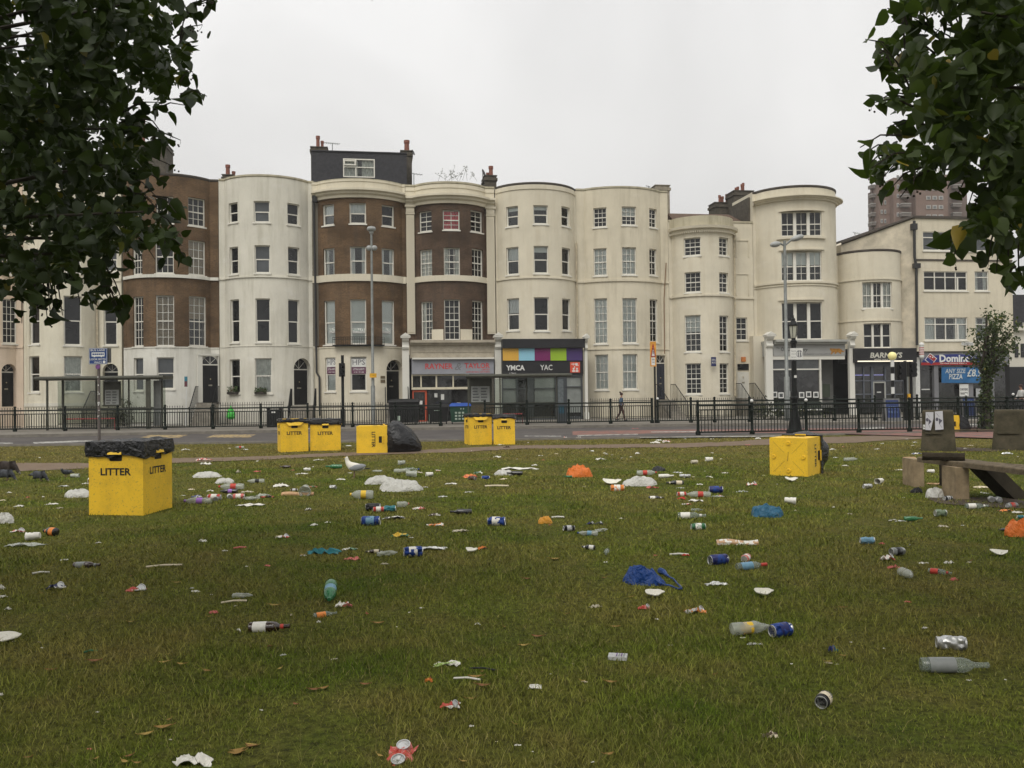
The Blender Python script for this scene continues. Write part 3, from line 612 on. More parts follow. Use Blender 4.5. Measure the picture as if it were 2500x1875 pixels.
h8,cv8,z8=house('lower cream house with mossy parapet, small paned windows and a white door','E',86,620,106,490,1.6,(600,316),[(0,0)],
 [(180,415,286,530,'b','D'),(404,414,462,530,'6','Bt'),(185,632,287,762,'b','D'),(405,636,462,764,'6','D'),(186,905,288,1138,'l','Bt'),(407,908,464,1137,'w','Bt'),
  (191,1210,290,1406,'l','D'),(408,1210,465,1402,'w','D'),(512,920,582,1066,'6','D')],
 [((300,772),784,.09,cream2)],mats=[cream2])
# curved parapet and cornice of h8
sb0=cv8.hit(*cp('E',88,400))[0]; sb1=cv8.hit(*cp('E',492,400))[0]; cz1=cv8.hit(*cp('E',300,340))[1]; cz0=cv8.hit(*cp('E',300,372))[1]; pt=cv8.hit(*cp('E',300,284))[1]
mb=MB(); sweep(mb,cv8,sb0,sb1,[(-.2,z8-.2),(.05,cz0),(.05,pt),(-.25,pt)]); build('parapet',mb,moss,h8)
mb=MB(); h_=cz1-cz0; sweep(mb,cv8,sb0-.05,sb1+.05,[(.0,cz0),(.12,cz0),(.14,cz0+h_*.4),(.32,cz0+h_*.5),(.36,cz1),(.0,cz1+.05)])
n=46
for i in range(n):
    a=sb0+(sb1-sb0)*(i+.5)/n; p=cv8.at(a,.17); mb.box((p.x,p.y,cz0-.05),(.06,.08,.09))
build('cornice',mb,cream2,h8)
for (y0,y1) in ((435,540),(648,782)):
    mb=MB(); s0,z0,s1,z1=[0]*4; s0,z1=cv8.hit(*cp('E',512,y0)); s1,_=cv8.hit(*cp('E',585,y0)); z0=cv8.hit(*cp('E',550,y1))[1]
    for q in ((s0-.06,z0,s0,z1+.06),(s1,z0,s1+.06,z1+.06),(s0,z1,s1,z1+.06)): band(mb,cv8,q[0],q[2],q[1],q[3],.05)
    build('blind_recess',mb,cream2,h8)
s0,zt=cv8.hit(*cp('E',512,1214)); s1,_=cv8.hit(*cp('E',590,1214)); zb=cv8.hit(*cp('E',550,1430))[1]; d8=Curve([cv8.at(s0,.04),cv8.at(s1,.04)])
D_=door(h8,d8,.02,zb,d8.W-.02,cv8.hit(*cp('E',550,1256))[1],-.0,white2,False)
pr=Pl(d8.p[0],d8.p[1]-d8.p[0]); mb=MB(); pr.bx(mb,.02,pr.sz(*cp('E',550,1252))[1],d8.W-.02,zt,-.03,.01); build('transom_window',mb,glassD,h8)
mb=MB(); pr.bx(mb,-.08,zb,0.02,zt+.08,-.03,.06); pr.bx(mb,d8.W-.02,zb,d8.W+.06,zt+.08,-.03,.06); pr.bx(mb,.02,zt,d8.W-.02,zt+.08,-.03,.06); build('door_surround',mb,cream2,h8)
steps(h8,cv8,'E',510,590,1432,7,stonest)
plate(h8,cv8,'E',342,1172,372,1230,M('navy_sign',(.02,.025,.09),.5),[('DENTAL',.1,.6,.9,.8,whiteS),('PRACTICE',.1,.3,.9,.5,whiteS)],off=.35,name='hanging_sign',th=.05)
plate(h8,cv8,'E',541,1170,566,1200,M('orange_alarm_box',(.55,.20,.06),.5),off=.15,name='alarm_box',th=.14)
pipe(h8,cv8,'E',[(492,395),(492,800),(493,1420)],.05,pipeM,.12)
# roof of h8 and house 9
pr=Pl(FP.p-N0*2.0,U0,N0); a0,z0,a1,z1=pr.rect('E',84,262,545,312); mb=MB()
mb.hexa([pr.pt(a0,z0-.6,1.6),pr.pt(a1,z0-.6,1.6),pr.pt(a1,z0-.6,-4),pr.pt(a0,z0-.6,-4),pr.pt(a0,z1,-.2),pr.pt(a1-.8,z1,-.2),pr.pt(a1-.8,z1,-1.8),pr.pt(a0,z1,-1.8)]); build('pitched_roof',mb,tileR,h8)
h9,cv9,z9=house('tall cream bow fronted house with triple sash windows above the gallery','E',622,1146,640,1140,2.1,(630,128),[(0,0)],
 [(797,245,1052,402,'t','D'),(797,498,1052,686,'t','Bt'),(800,822,1056,1060,'t','pD'[0:1])],
 [((900,690),702,.10,cream2),((900,712),718,.06,cream2),((900,150),176,.45,cream2)],mats=[cream2],cap=M('dark_coping',(0,0,0)),ym=700,zbp=(900,1120),back=3.2)
for (y0,y1) in ((236,244),(484,492),(802,810)):
    mb=MB(); s0,z1=cv9.hit(*cp('E',780,y0)); s1,_=cv9.hit(*cp('E',1065,y0)); z0=cv9.hit(*cp('E',900,y1))[1]; z1=cv9.hit(*cp('E',900,y0))[1]; band(mb,cv9,s0,s1,z0,z1,.09); build('window_hood',mb,cream2,h9)
mb=MB(); s0,z1=cv9.hit(*cp('E',768,404)); s1,_=cv9.hit(*cp('E',1070,404)); z1=cv9.hit(*cp('E',900,404))[1]; band(mb,cv9,s0,s1,z1-.16,z1,.14); build('sill_course',mb,cream2,h9)
h10,cv10,z10=house('small cream bow fronted house above the black barber shop','F',99,451,110,452,1.9,(110,520),[(0,0)],
 [(250,682,421,836,'t','Ns'),(257,922,416,1066,'t','p')],[((280,663),671,.07,cream2),((280,904),910,.05,cream2)],mats=[cream2],cap=M('dark_coping',(0,0,0)),zbp=(300,1120))
# ---- flat fronted block at the right (own frame: stands forward of the terrace line)
pF=Pl(FP.p,U0,N0); 
def flat_block():
    x0=pF.sz(*cp('F',559,700))[0]; x1=pF.sz(*cp('F',1118,700))[0]; P=lambda s_,d:pF.p+U0*s_+N0*d
    fr=1.3; cv=Curve([P(x0,fr-.0),P(x1,fr)]); 
    # re-solve the ends on the forward plane
    f=Pl(P(0,fr),U0,N0); x0=f.sz(*cp('F',559,700))[0]; x1=f.sz(*cp('F',1118,700))[0]; cv=Curve([f.pt(x0,0),f.pt(x1,0)])
    zt=cv.hit(*cp('F',700,318))[1]; T=thing('corner_block','cream flat fronted corner block with metal casements above the pizza shop','building',f.pt(x0,0))
    ws=[(600,395,732,505),(732,395,976,505),(605,622,858,735),(900,622,981,736),(610,888,859,1022),(904,888,976,1024)]
    ws=[(600,395,976,505)]+ws[2:]
    hol=[];wl=[]
    for i,q in enumerate(ws):
        s0=cv.hit(*cp('F',q[0],(q[1]+q[3])/2))[0]; s1=cv.hit(*cp('F',q[2],(q[1]+q[3])/2))[0]; a=cv.hit(*cp('F',(q[0]+q[2])/2,q[1]))[1]; b=cv.hit(*cp('F',(q[0]+q[2])/2,q[3]))[1]
        hol.append((s0,b,s1,a,False,.1)); wl.append((s0,b,s1,a,'c' if q[2]-q[0]>150 else 'd',['G','D','Ns','Bs','Ns'][i]))
    zb2=cv.hit(*cp('F',700,1085))[1]
    mb,A,B=wallmesh(cv,zb2,zt,hol,[(-1,0)],back=10); build('wall',mb,[cream3],T)
    mb=MB(); f.bx(mb,x0+.01,0,x1-.01,zb2-.01,-10,-.4); build('ground_floor_core',mb,dark,T)
    for q in wl: window(T,cv,*q[:5],q[5],depth=.1)
    mb=MB(); f.bx(mb,x0-.1,zt,x1+.1,zt+.16,-10,.1); build('roof',mb,M('dark_coping',(0,0,0)),T)
    mb=MB(); z=cv.hit(*cp('F',700,556))[1]; f.bx(mb,x0,z-.06,x1,z+.04,0,.06); build('string_course',mb,M('dark_coping',(0,0,0)),T)
    # side wing stepping back and down to the left
    mb=MB(); zz=lambda x,y,d:Pl(f.pt(0,0,d),U0,N0).sz(*cp('F',x,y))
    a1,t1=zz(559,318,0); a2,t2=zz(125,468,-2.4); dd=-2.4
    pts=[f.pt(x0,0,-.02),f.pt(x0,zt+.1,-.02),f.pt(a2,t2,dd),f.pt(a2,0,dd)]
    v=Vector((0,0,0)); mb.hexa([f.pt(a2,0,dd),f.pt(x0-.01,0,-.05),f.pt(x0-.01,0,-6),f.pt(a2,0,-8),f.pt(a2,t2,dd),f.pt(x0-.01,zt+.08,-.05),f.pt(x0-.01,zt+.08,-6),f.pt(a2,t2,-8)])
    build('side_wing',mb,M('weathered_grey_cream_render',(.52,.465,.36),.9,.3,1.1,.1),T)
    mb=MB(); mb.tube([f.pt(x0-.02,zt+.12,0.02),f.pt(a2,t2+.08,dd+.05)],.10,6); build('roof_edge',mb,M('dark_coping',(0,0,0)),T)
    mb=MB(); q=[]
    for x,y in ((550,330),(552,540),(562,590),(566,1050)): s_,z_=zz(x,y,.15); q.append(f.pt(s_,z_,.15))
    mb.tube(q,.09,8); s_,z_=zz(548,365,.15); mb.box(f.pt(s_,z_,.15),(.35,.3,.4)); s_,z_=zz(563,590,.15); mb.box(f.pt(s_,z_,.15),(.42,.3,.3)); build('drainpipe',mb,M('black_pipe',(0,0,0)),T)
    return T,f,x0,x1,zb2
h11,pD,dx0,dx1,dz=flat_block()
plate(h11,Curve([pD.pt(dx0,0),pD.pt(dx1,0)]),'F',822,1032,892,1050,whiteS,[("ST GEORGE'S PLACE",.05,.2,.95,.8,ink)],off=.03,name='street_name_plate')
# chimneys
chimney('q',690,862,740,905,62,[(688,712,590,745),(716,744,600,745,1),(782,802,670,742),(806,842,720,760,1)],'tall dark chimney stack half hidden behind the left tree',dep=2.2)
chimney('B',575,640,112,140,58,[(588,616,46,112),(622,644,80,114,1)],'low chimney with tall red pot between the brick house and the white house')
chimney('C',42,128,130,330,56,[(66,88,62,128),(90,108,84,128,1)],'chimney with crooked red pots at the left end of the mansard roof')
chimney('C',522,580,150,322,56,[(538,568,86,146)],'chimney with one sooty pot at the right end of the mansard roof')
chimney('C',968,1030,282,342,57,[(992,1016,224,284),(980,996,255,284,1)],'squat chimney with two orange pots above the grey shop')
chimney('D',1026,1110,178,215,57,[],'pale rendered chimney stub at the right end of the cream house',mat=cream3 if 0 else M('stone_stub',(.25,.22,.17),.9,.3,4,.3))
mb=MB(); q=cv9.at(0); pw=Pl(q,U0,N0); pw.bx(mb,-.10,z8-1.0,-.004,z9-.25,-3.3,-.35); build('party_wall',mb,soot,h9)
chimney('E',378,506,195,315,62,[(410,426,140,195),(430,452,145,195,1),(455,474,134,195)],'lower chimney step with a row of red pots beside the tall cream house',dep=1.2)
chimney('E',500,622,120,315,61,[(515,532,92,132),(534,550,82,132,1),(552,566,70,132),(568,584,58,132,1)],'upper chimney step with four red pots beside the tall cream house',dep=1.4)
# aerials and dishes
def aerial(c,x,y0,y1,x0,x1,Yd,label,k=5):
    p=atY(*cp(c,x,y1),Yd); q=atY(*cp(c,x,y0),Yd); T=thing('roof_aerial',label,'aerial',p,'aerials on the roofs'); mb=MB(); mb.tube([p-Vector((0,0,.6)),q],.025,5)
    a=atY(*cp(c,x0,y0-3),Yd); b=atY(*cp(c,x1,y0+5),Yd); mb.tube([a,b],.02,5)
    for i in range(k): m_=a.lerp(b,(i+.5)/k); mb.tube([m_-Vector((.05,.25,.12)),m_+Vector((.05,.25,.12))],.012,4)
    build('antenna',mb,greym,T)
aerial('C',156,108,158,112,195,56,'spindly television aerial on the dark mansard roof',7)
aerial('C',590,272,318,578,636,56,'bent aerial beside the right mansard chimney',4)
aerial('D',985,182,196,968,996,57,'tiny aerial on the roof of the pale cream house',3)
aerial('F',207,400,440,195,240,60,'small aerial above the sloping side wing',4)
def dish(c,x,y,r,Yd,label):
    p=atY(*cp(c,x,y),Yd); T=thing('satellite_dish',label,'satellite dish',p,'satellite dishes'); rr=r/CROP[c][2]*Yd/F; mb=MB(); mm=Matrix.Translation(p)@Matrix.Rotation(R(70),4,'Y')@Matrix.Rotation(R(20),4,'X')
    mb.lathe([(.01,0),(rr*.6,rr*.12),(rr,rr*.33),(rr*1.02,rr*.36),(rr*.55,rr*.17)],16,mat=mm); mb.tube([p,p-Vector((0,0,rr*1.8))],.03,6); build('reflector',mb,M('dish_grey',(.10,.10,.10),.6),T,smooth=True)
dish('C',582,160,16,56.5,'grey satellite dish on the right mansard chimney'); dish('C',957,268,20,57,'dark satellite dish beside the orange chimney pots')
# roof weeds
mb=MB(); p=atY(*cp('C',815,306),56); 
for i in range(15):
    a=random.gauss(0,.9); l=random.uniform(.3,1.0); q=p+Vector((a*.8,random.uniform(-.3,.3),0)); e=q+Vector((random.gauss(0,.35),0,l)); mb.tube([q,e],.008,4)
    for k in range(5): f_=e.lerp(q,random.random()*.6)+Vector((random.gauss(0,.06),0,random.gauss(0,.05))); mb.add([f_,f_+Vector((.07,0,.03)),f_+Vector((.02,.02,.08))],[(0,1,2)])
o=build('roof_weeds',mb,M('weed_green',(.07,.08,.04),.8),loc=p); tag(o,'sparse weeds growing on the parapet above the grey shop','plant')
# ---------------- shopfronts ----------------
def shop(label,name='shopfront'): 
    return thing(name,label,'shopfront',FP.p,'shopfronts below the terrace')
def part(T,name,mat,pl,c,rects,parent=None,d0=-.1,d1=0.0,zb=None):
    if name in('pier','shop_window','coloured_panel') and len(rects)>1:
        for q in rects: o=part(T,name,mat,pl,c,[q],parent,d0,d1,zb)
        return o
    mb=MB()
    for q in rects:
        dd0,dd1=(q[4],q[5]) if len(q)>5 else (d0,d1)
        pl.box(mb,c,*q[:4],dd0,dd1,zb=zb)
    return build(name,mb,mat,parent or T)
def console_pilaster(T,pl,c,x0,x1,yt,yb,mat):
    """shop pilaster with pedimented cap and scrolled console"""
    a0,z0,a1,z1=pl.rect(c,x0,yt,x1,yb); z0=.12; w_=a1-a0; mb=MB(); h=z1-z0
    pl.bx(mb,a0+.05,z0+.45,a1-.05,z1-.9,-.1,.12); pl.bx(mb,a0,z0,a1,z0+.45,-.1,.18)
    prof=[(.12,z1-1.0),(.2,z1-.95),(.26,z1-.85),(.2,z1-.7),(.2,z1-.55),(.36,z1-.42),(.42,z1-.3)]
    for (d_,z_),(e_,y_) in zip(prof,prof[1:]):
        mb.hexa([pl.pt(a0+.06,z_,d_),pl.pt(a1-.06,z_,d_),pl.pt(a1-.06,z_,-.1),pl.pt(a0+.06,z_,-.1),pl.pt(a0+.06,y_,e_),pl.pt(a1-.06,y_,e_),pl.pt(a1-.06,y_,-.1),pl.pt(a0+.06,y_,-.1)])
    pl.bx(mb,a0-.03,z1-.3,a1+.03,z1-.2,-.1,.46)
    mb.poly([pl.pt(a0-.05,z1-.2,.48),pl.pt(a1+.05,z1-.2,.48),pl.pt((a0+a1)/2,z1,.48)],.58,-pl.n)
    mb.tube([pl.pt((a0+a1)/2,z0+1.1,.12),pl.pt((a0+a1)/2,z0+1.1,.15)],w_*.28,14)
    return build('pilaster',mb,mat,T)
sp=Pl(FP.p+N0*1.25,U0,N0)      # shopfront plane
lead=M('shop_stone_grey',(.36,.32,.25),.8,.2,3,.2); sgrey=M('sign_slate_blue',(.25,.255,.28),.6,.08,2); sred=M('sign_red_letters',(.50,.045,.045),.5); redf=M('orange_red_door_frame',(.42,.075,.035),.5)
shopin=M('shop_interior_glass',(.022,.022,.022),.07,.9,1.5,spec=.7)
T=shop('cream shopfront with slate blue sign RAYNER & TAYLOR and an orange red door frame')
console_pilaster(T,sp,'C',524,570,1120,1600,white2)
console_pilaster(T,sp,'C',1017,1060,1118,1600,white2)
part(T,'cornice',lead,sp,'C',[(570,1158,1020,1172,-1.4,.35),(570,1172,1020,1182,-1.2,.22)])
part(T,'fascia',lead,sp,'C',[(571,1182,1017,1252,-1.2,.02),(571,1218,1017,1222,.02,.05)])
o=part(T,'sign_board',sgrey,sp,'C',[(578,1258,1014,1338,-.05,.22)])
part(T,'canopy_edge',white2,sp,'C',[(580,1252,1014,1260,.0,.42)])
mb=MB(); sp.text(mb,'RAYNER','C',650,1282,796,1312,.225,bold=.02); sp.text(mb,'TAYLOR','C',858,1280,992,1308,.225,bold=.02); sp.text(mb,'LIMITED','C',948,1312,990,1319,.225); sp.text(mb,'ARTISTS MATERIALS AND FRAMING','C',866,1324,992,1331,.225); build('lettering',mb,sred,o)
mb=MB(); sp.text(mb,'&','C',806,1280,844,1318,.225,shear=.3); build('ampersand',mb,greyink,o)
part(T,'window_frame',creamf,sp,'C',[(578,1338,885,1347),(578,1408,892,1420,-.1,.12),(625,1347,632,1408),(706,1347,714,1408),(796,1347,803,1408),(876,1347,884,1408),(578,1347,584,1408)],d0=-.12,d1=.03)
part(T,'transom_glass',shopin,sp,'C',[(584,1347,876,1408)],d0=-.1,d1=-.08)
part(T,'door',redf,sp,'C',[(583,1424,590,1600),(650,1424,660,1600),(590,1424,650,1434),(590,1585,650,1600)],d0=-.12,d1=.02,zb=None)
part(T,'shop_window',shopin,sp,'C',[(590,1434,650,1585),(664,1420,890,1600)],d0=-.14,d1=-.11)
part(T,'door_surround_panel',M('brown_shop_panel',(.10,.075,.055),.7,.2,4),sp,'C',[(885,1338,1017,1600,-.2,.0)])
part(T,'stall_riser',ironb,sp,'C',[(664,1560,890,1612,-.12,.02)])
part(T,'window_poster',whiteS,sp,'C',[(700,1440,716,1462),(735,1445,752,1475),(820,1490,840,1510),(610,1480,636,1500)],d0=-.105,d1=-.10)
# h4's brick neighbour: paper notice on its door
sp0=sp; sp=Pl(FP.p+N0*1.72,U0,N0)
T=shop('black shopfront with five coloured squares, YMCA and YAC lettering and red emblem')
console_pilaster(T,sp,'D',598,624,1062,1590,white2)
blk=M('black_fascia',(.016,.016,.018),.5,.2,2)
part(T,'fascia',blk,sp,'D',[(110,1093,598,1146,-1.4,.30),(113,1146,594,1302,-1.3,.05)])
for i,(col,nm) in enumerate((((.62,.36,.06),'yellow'),((.25,.50,.62),'sky_blue'),((.16,.02,.10),'plum'),((.27,.42,.03),'lime'),((.055,.03,.12),'violet'))):
    x0=115+i*94.6; part(T,'coloured_panel',M(nm+'_panel',col,.5,.05,1),sp,'D',[(x0,1148,x0+94,1221,.05,.10)])
mb=MB(); sp.text(mb,'YMCA','D',135,1248,246,1280,.056,bold=.035); sp.text(mb,'YAC','D',338,1246,410,1278,.056); sp.text(mb,'o Yippee','D',155,1292,195,1300,.056); build('lettering',mb,whiteS,T)
rd=part(T,'red_emblem',M('emblem_red',(.60,.08,.04),.5,.05),sp,'D',[(516,1230,574,1292,.05,.075)])
mb=MB(); 
for q in ((522,1240,548,1244),(532,1236,536,1250),(548,1248,566,1252),(540,1254,544,1266)): sp.box(mb,'D',*q,.075,.08)
for (x,y,r) in ((536,1270,6),(556,1270,6),(553,1242,9)):
    s_,z_=sp.sz(*cp('D',x,y)); k=12; rr=r/2.44*53/F; mb.poly([sp.pt(s_+rr*math.cos(2*PI*i/k),z_+rr*(.7 if r==9 else 1)*math.sin(2*PI*i/k),.0765) for i in range(k)],.005,sp.n)
for x in (528,548): sp.box(mb,'D',x,1278,x+16,1288,.075,.08)
build('figure_mark',mb,whiteS,rd)
frost=M('frosted_window',(.20,.215,.20),.4,.2,1.5,spec=.5)
part(T,'shop_window',frost,sp,'D',[(308,1322,428,1475),(498,1322,584,1530),(118,1330,195,1480)],d0=-.16,d1=-.12)
part(T,'dark_glazing',shopin,sp,'D',[(113,1302,594,1605,-.24,-.18)])
part(T,'window_frame',M('dark_grey_frame',(.05,.055,.058),.5),sp,'D',[(113,1302,594,1318),(113,1318,118,1600),(196,1318,208,1600),(264,1318,300,1600),(430,1318,498,1600),(584,1318,594,1600),(118,1384,430,1390),(498,1374,584,1380),(300,1475,430,1483),(118,1555,594,1600)],d0=-.2,d1=-.02)
mb=MB(); sp.text(mb,'YOUTH ADVICE CENTRE','D',312,1438,426,1450,-.115); build('window_lettering',mb,greyink,T)
sp9=Pl(FP.p+N0*2.3,U0,N0)
T=shop('pale grey gallery shopfront with an orange prowling animal on its sign')
console_pilaster(T,sp9,'E',690,744,1012,1500,white2); console_pilaster(T,sp9,'F',166,204,972,1400,white2)
pg=M('pale_grey_shop_paint',(.34,.34,.31),.6,.1,2)
part(T,'cornice',pg,sp9,'E',[(744,1062,1198,1076,-1.9,.45),(744,1076,1198,1090,-1.6,.28)]); part(T,'fascia',M('sign_silver_grey',(.30,.30,.285),.5,.08,1.5),sp9,'E',[(744,1090,1198,1162,-1.5,.06)])
mb=MB(); sp9.text(mb,'The','E',763,1108,782,1118,.065); sp9.text(mb,'ONCA','E',792,1108,862,1133,.065,bold=.005); sp9.text(mb,'Gallery','E',884,1112,962,1142,.065,shear=.4); sp9.text(mb,'One Network for Conservation and the Arts','E',936,1146,1108,1155,.065,bold=0); build('lettering',mb,ink,T)
ct=[(1100,1122),(1104,1112),(1110,1118),(1122,1116),(1140,1118),(1158,1116),(1172,1122),(1184,1134),(1196,1130),(1186,1140),(1176,1138),(1170,1142),(1172,1152),(1164,1150),(1158,1142),(1146,1140),(1138,1150),(1130,1150),(1132,1140),(1124,1140),(1112,1154),(1104,1152),(1112,1138),(1106,1130)]
mb=MB(); mb.poly([sp9.pt(*sp9.sz(*cp('E',x,y)),.062) for x,y in ct][::-1],.012,sp9.n); build('orange_animal',mb,M('orange_animal_paint',(.36,.17,.03),.6,.3,12),T)
part(T,'window_frame',white2,sp9,'E',[(733,1162,1198,1186),(1040,1186,1050,1452),(733,1244,1050,1252)],d0=-.15,d1=.02)
part(T,'transom_glass',M('transom_grey_glass',(.05,.055,.055),.1,.4,2,spec=.7),sp9,'E',[(745,1186,1040,1244)],d0=-.12,d1=-.1)
part(T,'shop_window',shopin,sp9,'E',[(745,1252,1040,1452)],d0=-.12,d1=-.1)
part(T,'porch_back',M('porch_grey_wall',(.16,.16,.15),.8,.15,2),sp9,'E',[(1050,1162,1198,1500,-1.5,-1.4)])
part(T,'flank_wall',cream2,Pl(FP.p+N0*.6,U0,N0),'E',[(624,1036,694,1580)],d0=-.9,d1=0); part(T,'white_ledge',whiteS,sp9,'H',[(105,610,520,620,.0,.3)])
part(T,'column',white2,sp9,'E',[(992,1254,1010,1445,-.5,-.35) ],d0=-.1,d1=0)
part(T,'stall_riser',M('dark_green_riser',(.02,.028,.02),.6),sp9,'E',[(745,1452,1050,1560,-.12,.0)])
dr=part(T,'door',pg,sp9,'E',[(1052,1318,1100,1480,-.9,-.85)]); part(T,'door_pane',shopin,sp9,'E',[(1058,1330,1090,1364,-.85,-.84)],parent=dr)
part(T,'side_window',shopin,sp9,'E',[(1052,1180,1096,1302,-1.4,-1.36)]); part(T,'green_panel',M('dull_green_board',(.06,.075,.05),.8),sp9,'E',[(1112,1340,1165,1425,-1.2,-1.15)])
for i,(x,y) in enumerate(((737,1390),(778,1394),(818,1385),(908,1392),(952,1388),(998,1390))):
    fr=part(T,'picture_frame',whiteS,sp9,'E',[(x,y,x+33,y+37,.0,.03)]); part(T,'picture',M('dark_print',(.06,.065,.065),.6,.8,14),sp9,'E',[(x+6,y+7,x+27,y+30,.03,.035)],parent=fr)
T=shop('black barber shopfront lettered BARNEYS with a glowing white strip light')
part(T,'fascia',blk,sp9,'F',[(188,1068,545,1150,-1.6,.35)])
mb=MB(); sp9.text(mb,'BARNEYS','F',276,1093,462,1124,.355,bold=.03,shear=.15); sp9.text(mb,'MENS HAIR SHOP','F',300,1129,428,1137,.355,shear=.3); build('lettering',mb,M('cream_lettering',(.5,.49,.42),.5),T)
sm=bpy.data.materials.new('strip_light'); sm.use_nodes=True; b=sm.node_tree.nodes['Principled BSDF']; b.inputs['Emission Color'].default_value=(1,.86,.62,1); b.inputs['Emission Strength'].default_value=.95; b.inputs['Base Color'].default_value=(.5,.5,.45,1)
part(T,'strip_light',sm,sp9,'F',[(204,1140,520,1146,.35,.40)])
bg_=M('barber_blue_grey_frame',(.10,.11,.13),.5,.15,2)
part(T,'shop_window',shopin,sp9,'F',[(188,1150,505,1440)],d0=-.3,d1=-.2)
part(T,'window_frame',bg_,sp9,'F',[(188,1150,505,1172),(208,1172,214,1385),(262,1172,268,1385),(308,1172,322,1385),(386,1172,394,1385),(440,1172,446,1385),(496,1172,505,1385),(188,1252,322,1258),(322,1252,505,1258),(188,1330,312,1336),(392,1330,505,1336)],d0=-.2,d1=-.12)
part(T,'stall_riser',blk,sp9,'F',[(188,1385,320,1420),(392,1385,505,1420)],d0=-.2,d1=-.08)
bm=bpy.data.materials.new('blue_neon'); bm.use_nodes=True; b=bm.node_tree.nodes['Principled BSDF']; b.inputs['Emission Color'].default_value=(.06,.07,.7,1); b.inputs['Emission Strength'].default_value=.9
part(T,'neon_strip',bm,sp9,'F',[(195,1221,262,1223),(270,1221,300,1223),(322,1220,380,1222)],d0=-.19,d1=-.17)
dr=part(T,'door',blk,sp9,'F',[(324,1268,386,1420,-.19,-.16)]); part(T,'door_frame',pg,sp9,'F',[(320,1260,325,1420),(385,1260,391,1420),(325,1260,385,1268)],parent=dr,d0=-.19,d1=-.10)
part(T,'door_sign',whiteS,sp9,'F',[(342,1318,366,1324,-.16,-.15)],parent=dr)
part(T,'white_pier',M('white_shop_pier',(.55,.55,.52),.7),sp9,'F',[(560,1120,584,1440,-.5,-.0)]); part(T,'grey_pier',greym,sp9,'F',[(505,1150,520,1440,-.5,-.05)])
p=sp9.pt(*sp9.sz(*cp('F',572,1110)),.35); T=thing('barber_pole','red and white striped barber pole above the white shop pier','barber pole',p); mb=MB()
a,z0,_,z1=sp9.rect('F',572,1058,573,1112); n=9
for i in range(n): mb.tube([sp9.pt(a,z0+(z1-z0)*i/n,.35),sp9.pt(a,z0+(z1-z0)*(i+1)/n,.35)],.15,10,mi=i%2)
mb.ball(sp9.pt(a,z1+.1,.35),.16,mi=0); mb.ball(sp9.pt(a,z0-.05,.35),.15,mi=0); build('striped_column',mb,[whiteS,M('barber_red',(.35,.06,.05),.5)],T,smooth=True); mb=MB(); mb.tube([sp9.pt(a,z0,.0),sp9.pt(a,z0,.35)],.04); build('bracket',mb,ironb,T)
# pizza shop in the corner block
T=shop("grey pizza shopfront with blue and red Domino's sign and a blue offer banner")
pd=pD; fz=M('fascia_mid_grey',(.17,.17,.18),.5,.1,2)
part(T,'fascia',fz,pd,'F',[(583,1090,1090,1166,-.4,.10)]); part(T,'fascia_top',M('dark_coping',(0,0,0)),pd,'F',[(580,1084,1100,1091,-.4,.16)])
blue=M('sign_royal_blue',(.02,.03,.16),.5,.05); red=M('sign_bright_red',(.30,.02,.02),.5,.05)
mb=MB(); ell=[(588,1148)]+[(588+ (990-588)*t,1148-46*math.sin(PI*min(1,.08+t*.9))**.55) for t in [i/20 for i in range(1,20)]]+[(990,1148)]
mb.poly([pd.pt(*pd.sz(*cp('F',x,y)),.10) for x,y in ell][::-1],.03,pd.n); bl=build('blue_oval',mb,blue,T)
rs=part(T,'red_stripe',red,pd,'F',[(583,1149,1000,1164,.10,.14)])
mb=MB(); pd.text(mb,"Domino's",'F',688,1102,896,1148,.134,bold=.035); build('lettering',mb,whiteS,bl); mb=MB(); pd.text(mb,'The Pizza Delivery Experts','F',690,1151,846,1160,.145,shear=.3); build('lettering',mb,whiteS,rs)
def diamond(mb,c,x,y,r,d,ang,mi,sq=1.0,off=0):
    q=[]
    for k in range(4): a=R(45+90*k); q.append((math.cos(a)*r,math.sin(a)*r*sq+off))
    ca,sa=math.cos(R(ang)),math.sin(R(ang)); mb.poly([pd.pt(*pd.sz(*cp(c,x+u*ca-v*sa,y+u*sa+v*ca)),d) for u,v in q][::-1],.008,pd.n,mi)
mb=MB(); diamond(mb,'F',638,1131,36,.131,38,0); diamond(mb,'F',638,1131,31,.139,38,1,.46,-11); diamond(mb,'F',638,1131,31,.139,38,2,.46,11)
for (x,y) in ((634,1116),(648,1120)): 
    s_,z_=pd.sz(*cp('F',x,y)); mb.poly([pd.pt(s_+.05*math.cos(a),z_+.05*math.sin(a),.148) for a in [2*PI*i/10 for i in range(10)]],.005,pd.n,0)
build('domino_emblem',mb,[whiteS,red,blue],T)
part(T,'shop_window',shopin,pd,'F',[(583,1166,1090,1440,-.38,-.2)])
part(T,'pier',fz,pd,'F',[(665,1166,690,1440),(860,1166,890,1440),(990,1166,1012,1440)],d0=-.2,d1=.03)
part(T,'door_rail',whiteS,pd,'F',[(600,1302,646,1308,-.15,-.12)])
T=thing('offer_banner','blue banner reading ANY SIZE PIZZA hung below the pizza sign','banner',pd.pt(*pd.sz(*cp('F',700,1270)),.2)); mb=MB(); n=16
for i in range(n):
    f0,f1=i/n,(i+1)/n; 
    def bq(f,y): x=698+(970-698)*f; s_,z_=pd.sz(*cp('F',x,y)); return pd.pt(s_,z_,.18+.03*math.sin(f*9))
    mb.quad(bq(f0,1268),bq(f1,1268),bq(f1,1178),bq(f0,1178)); mb.quad(bq(f1,1268)-pd.n*.02,bq(f0,1268)-pd.n*.02,bq(f0,1178)-pd.n*.02,bq(f1,1178)-pd.n*.02)
bn=build('cloth',mb,M('banner_blue',(.02,.11,.26),.5,.25,1.5),T)
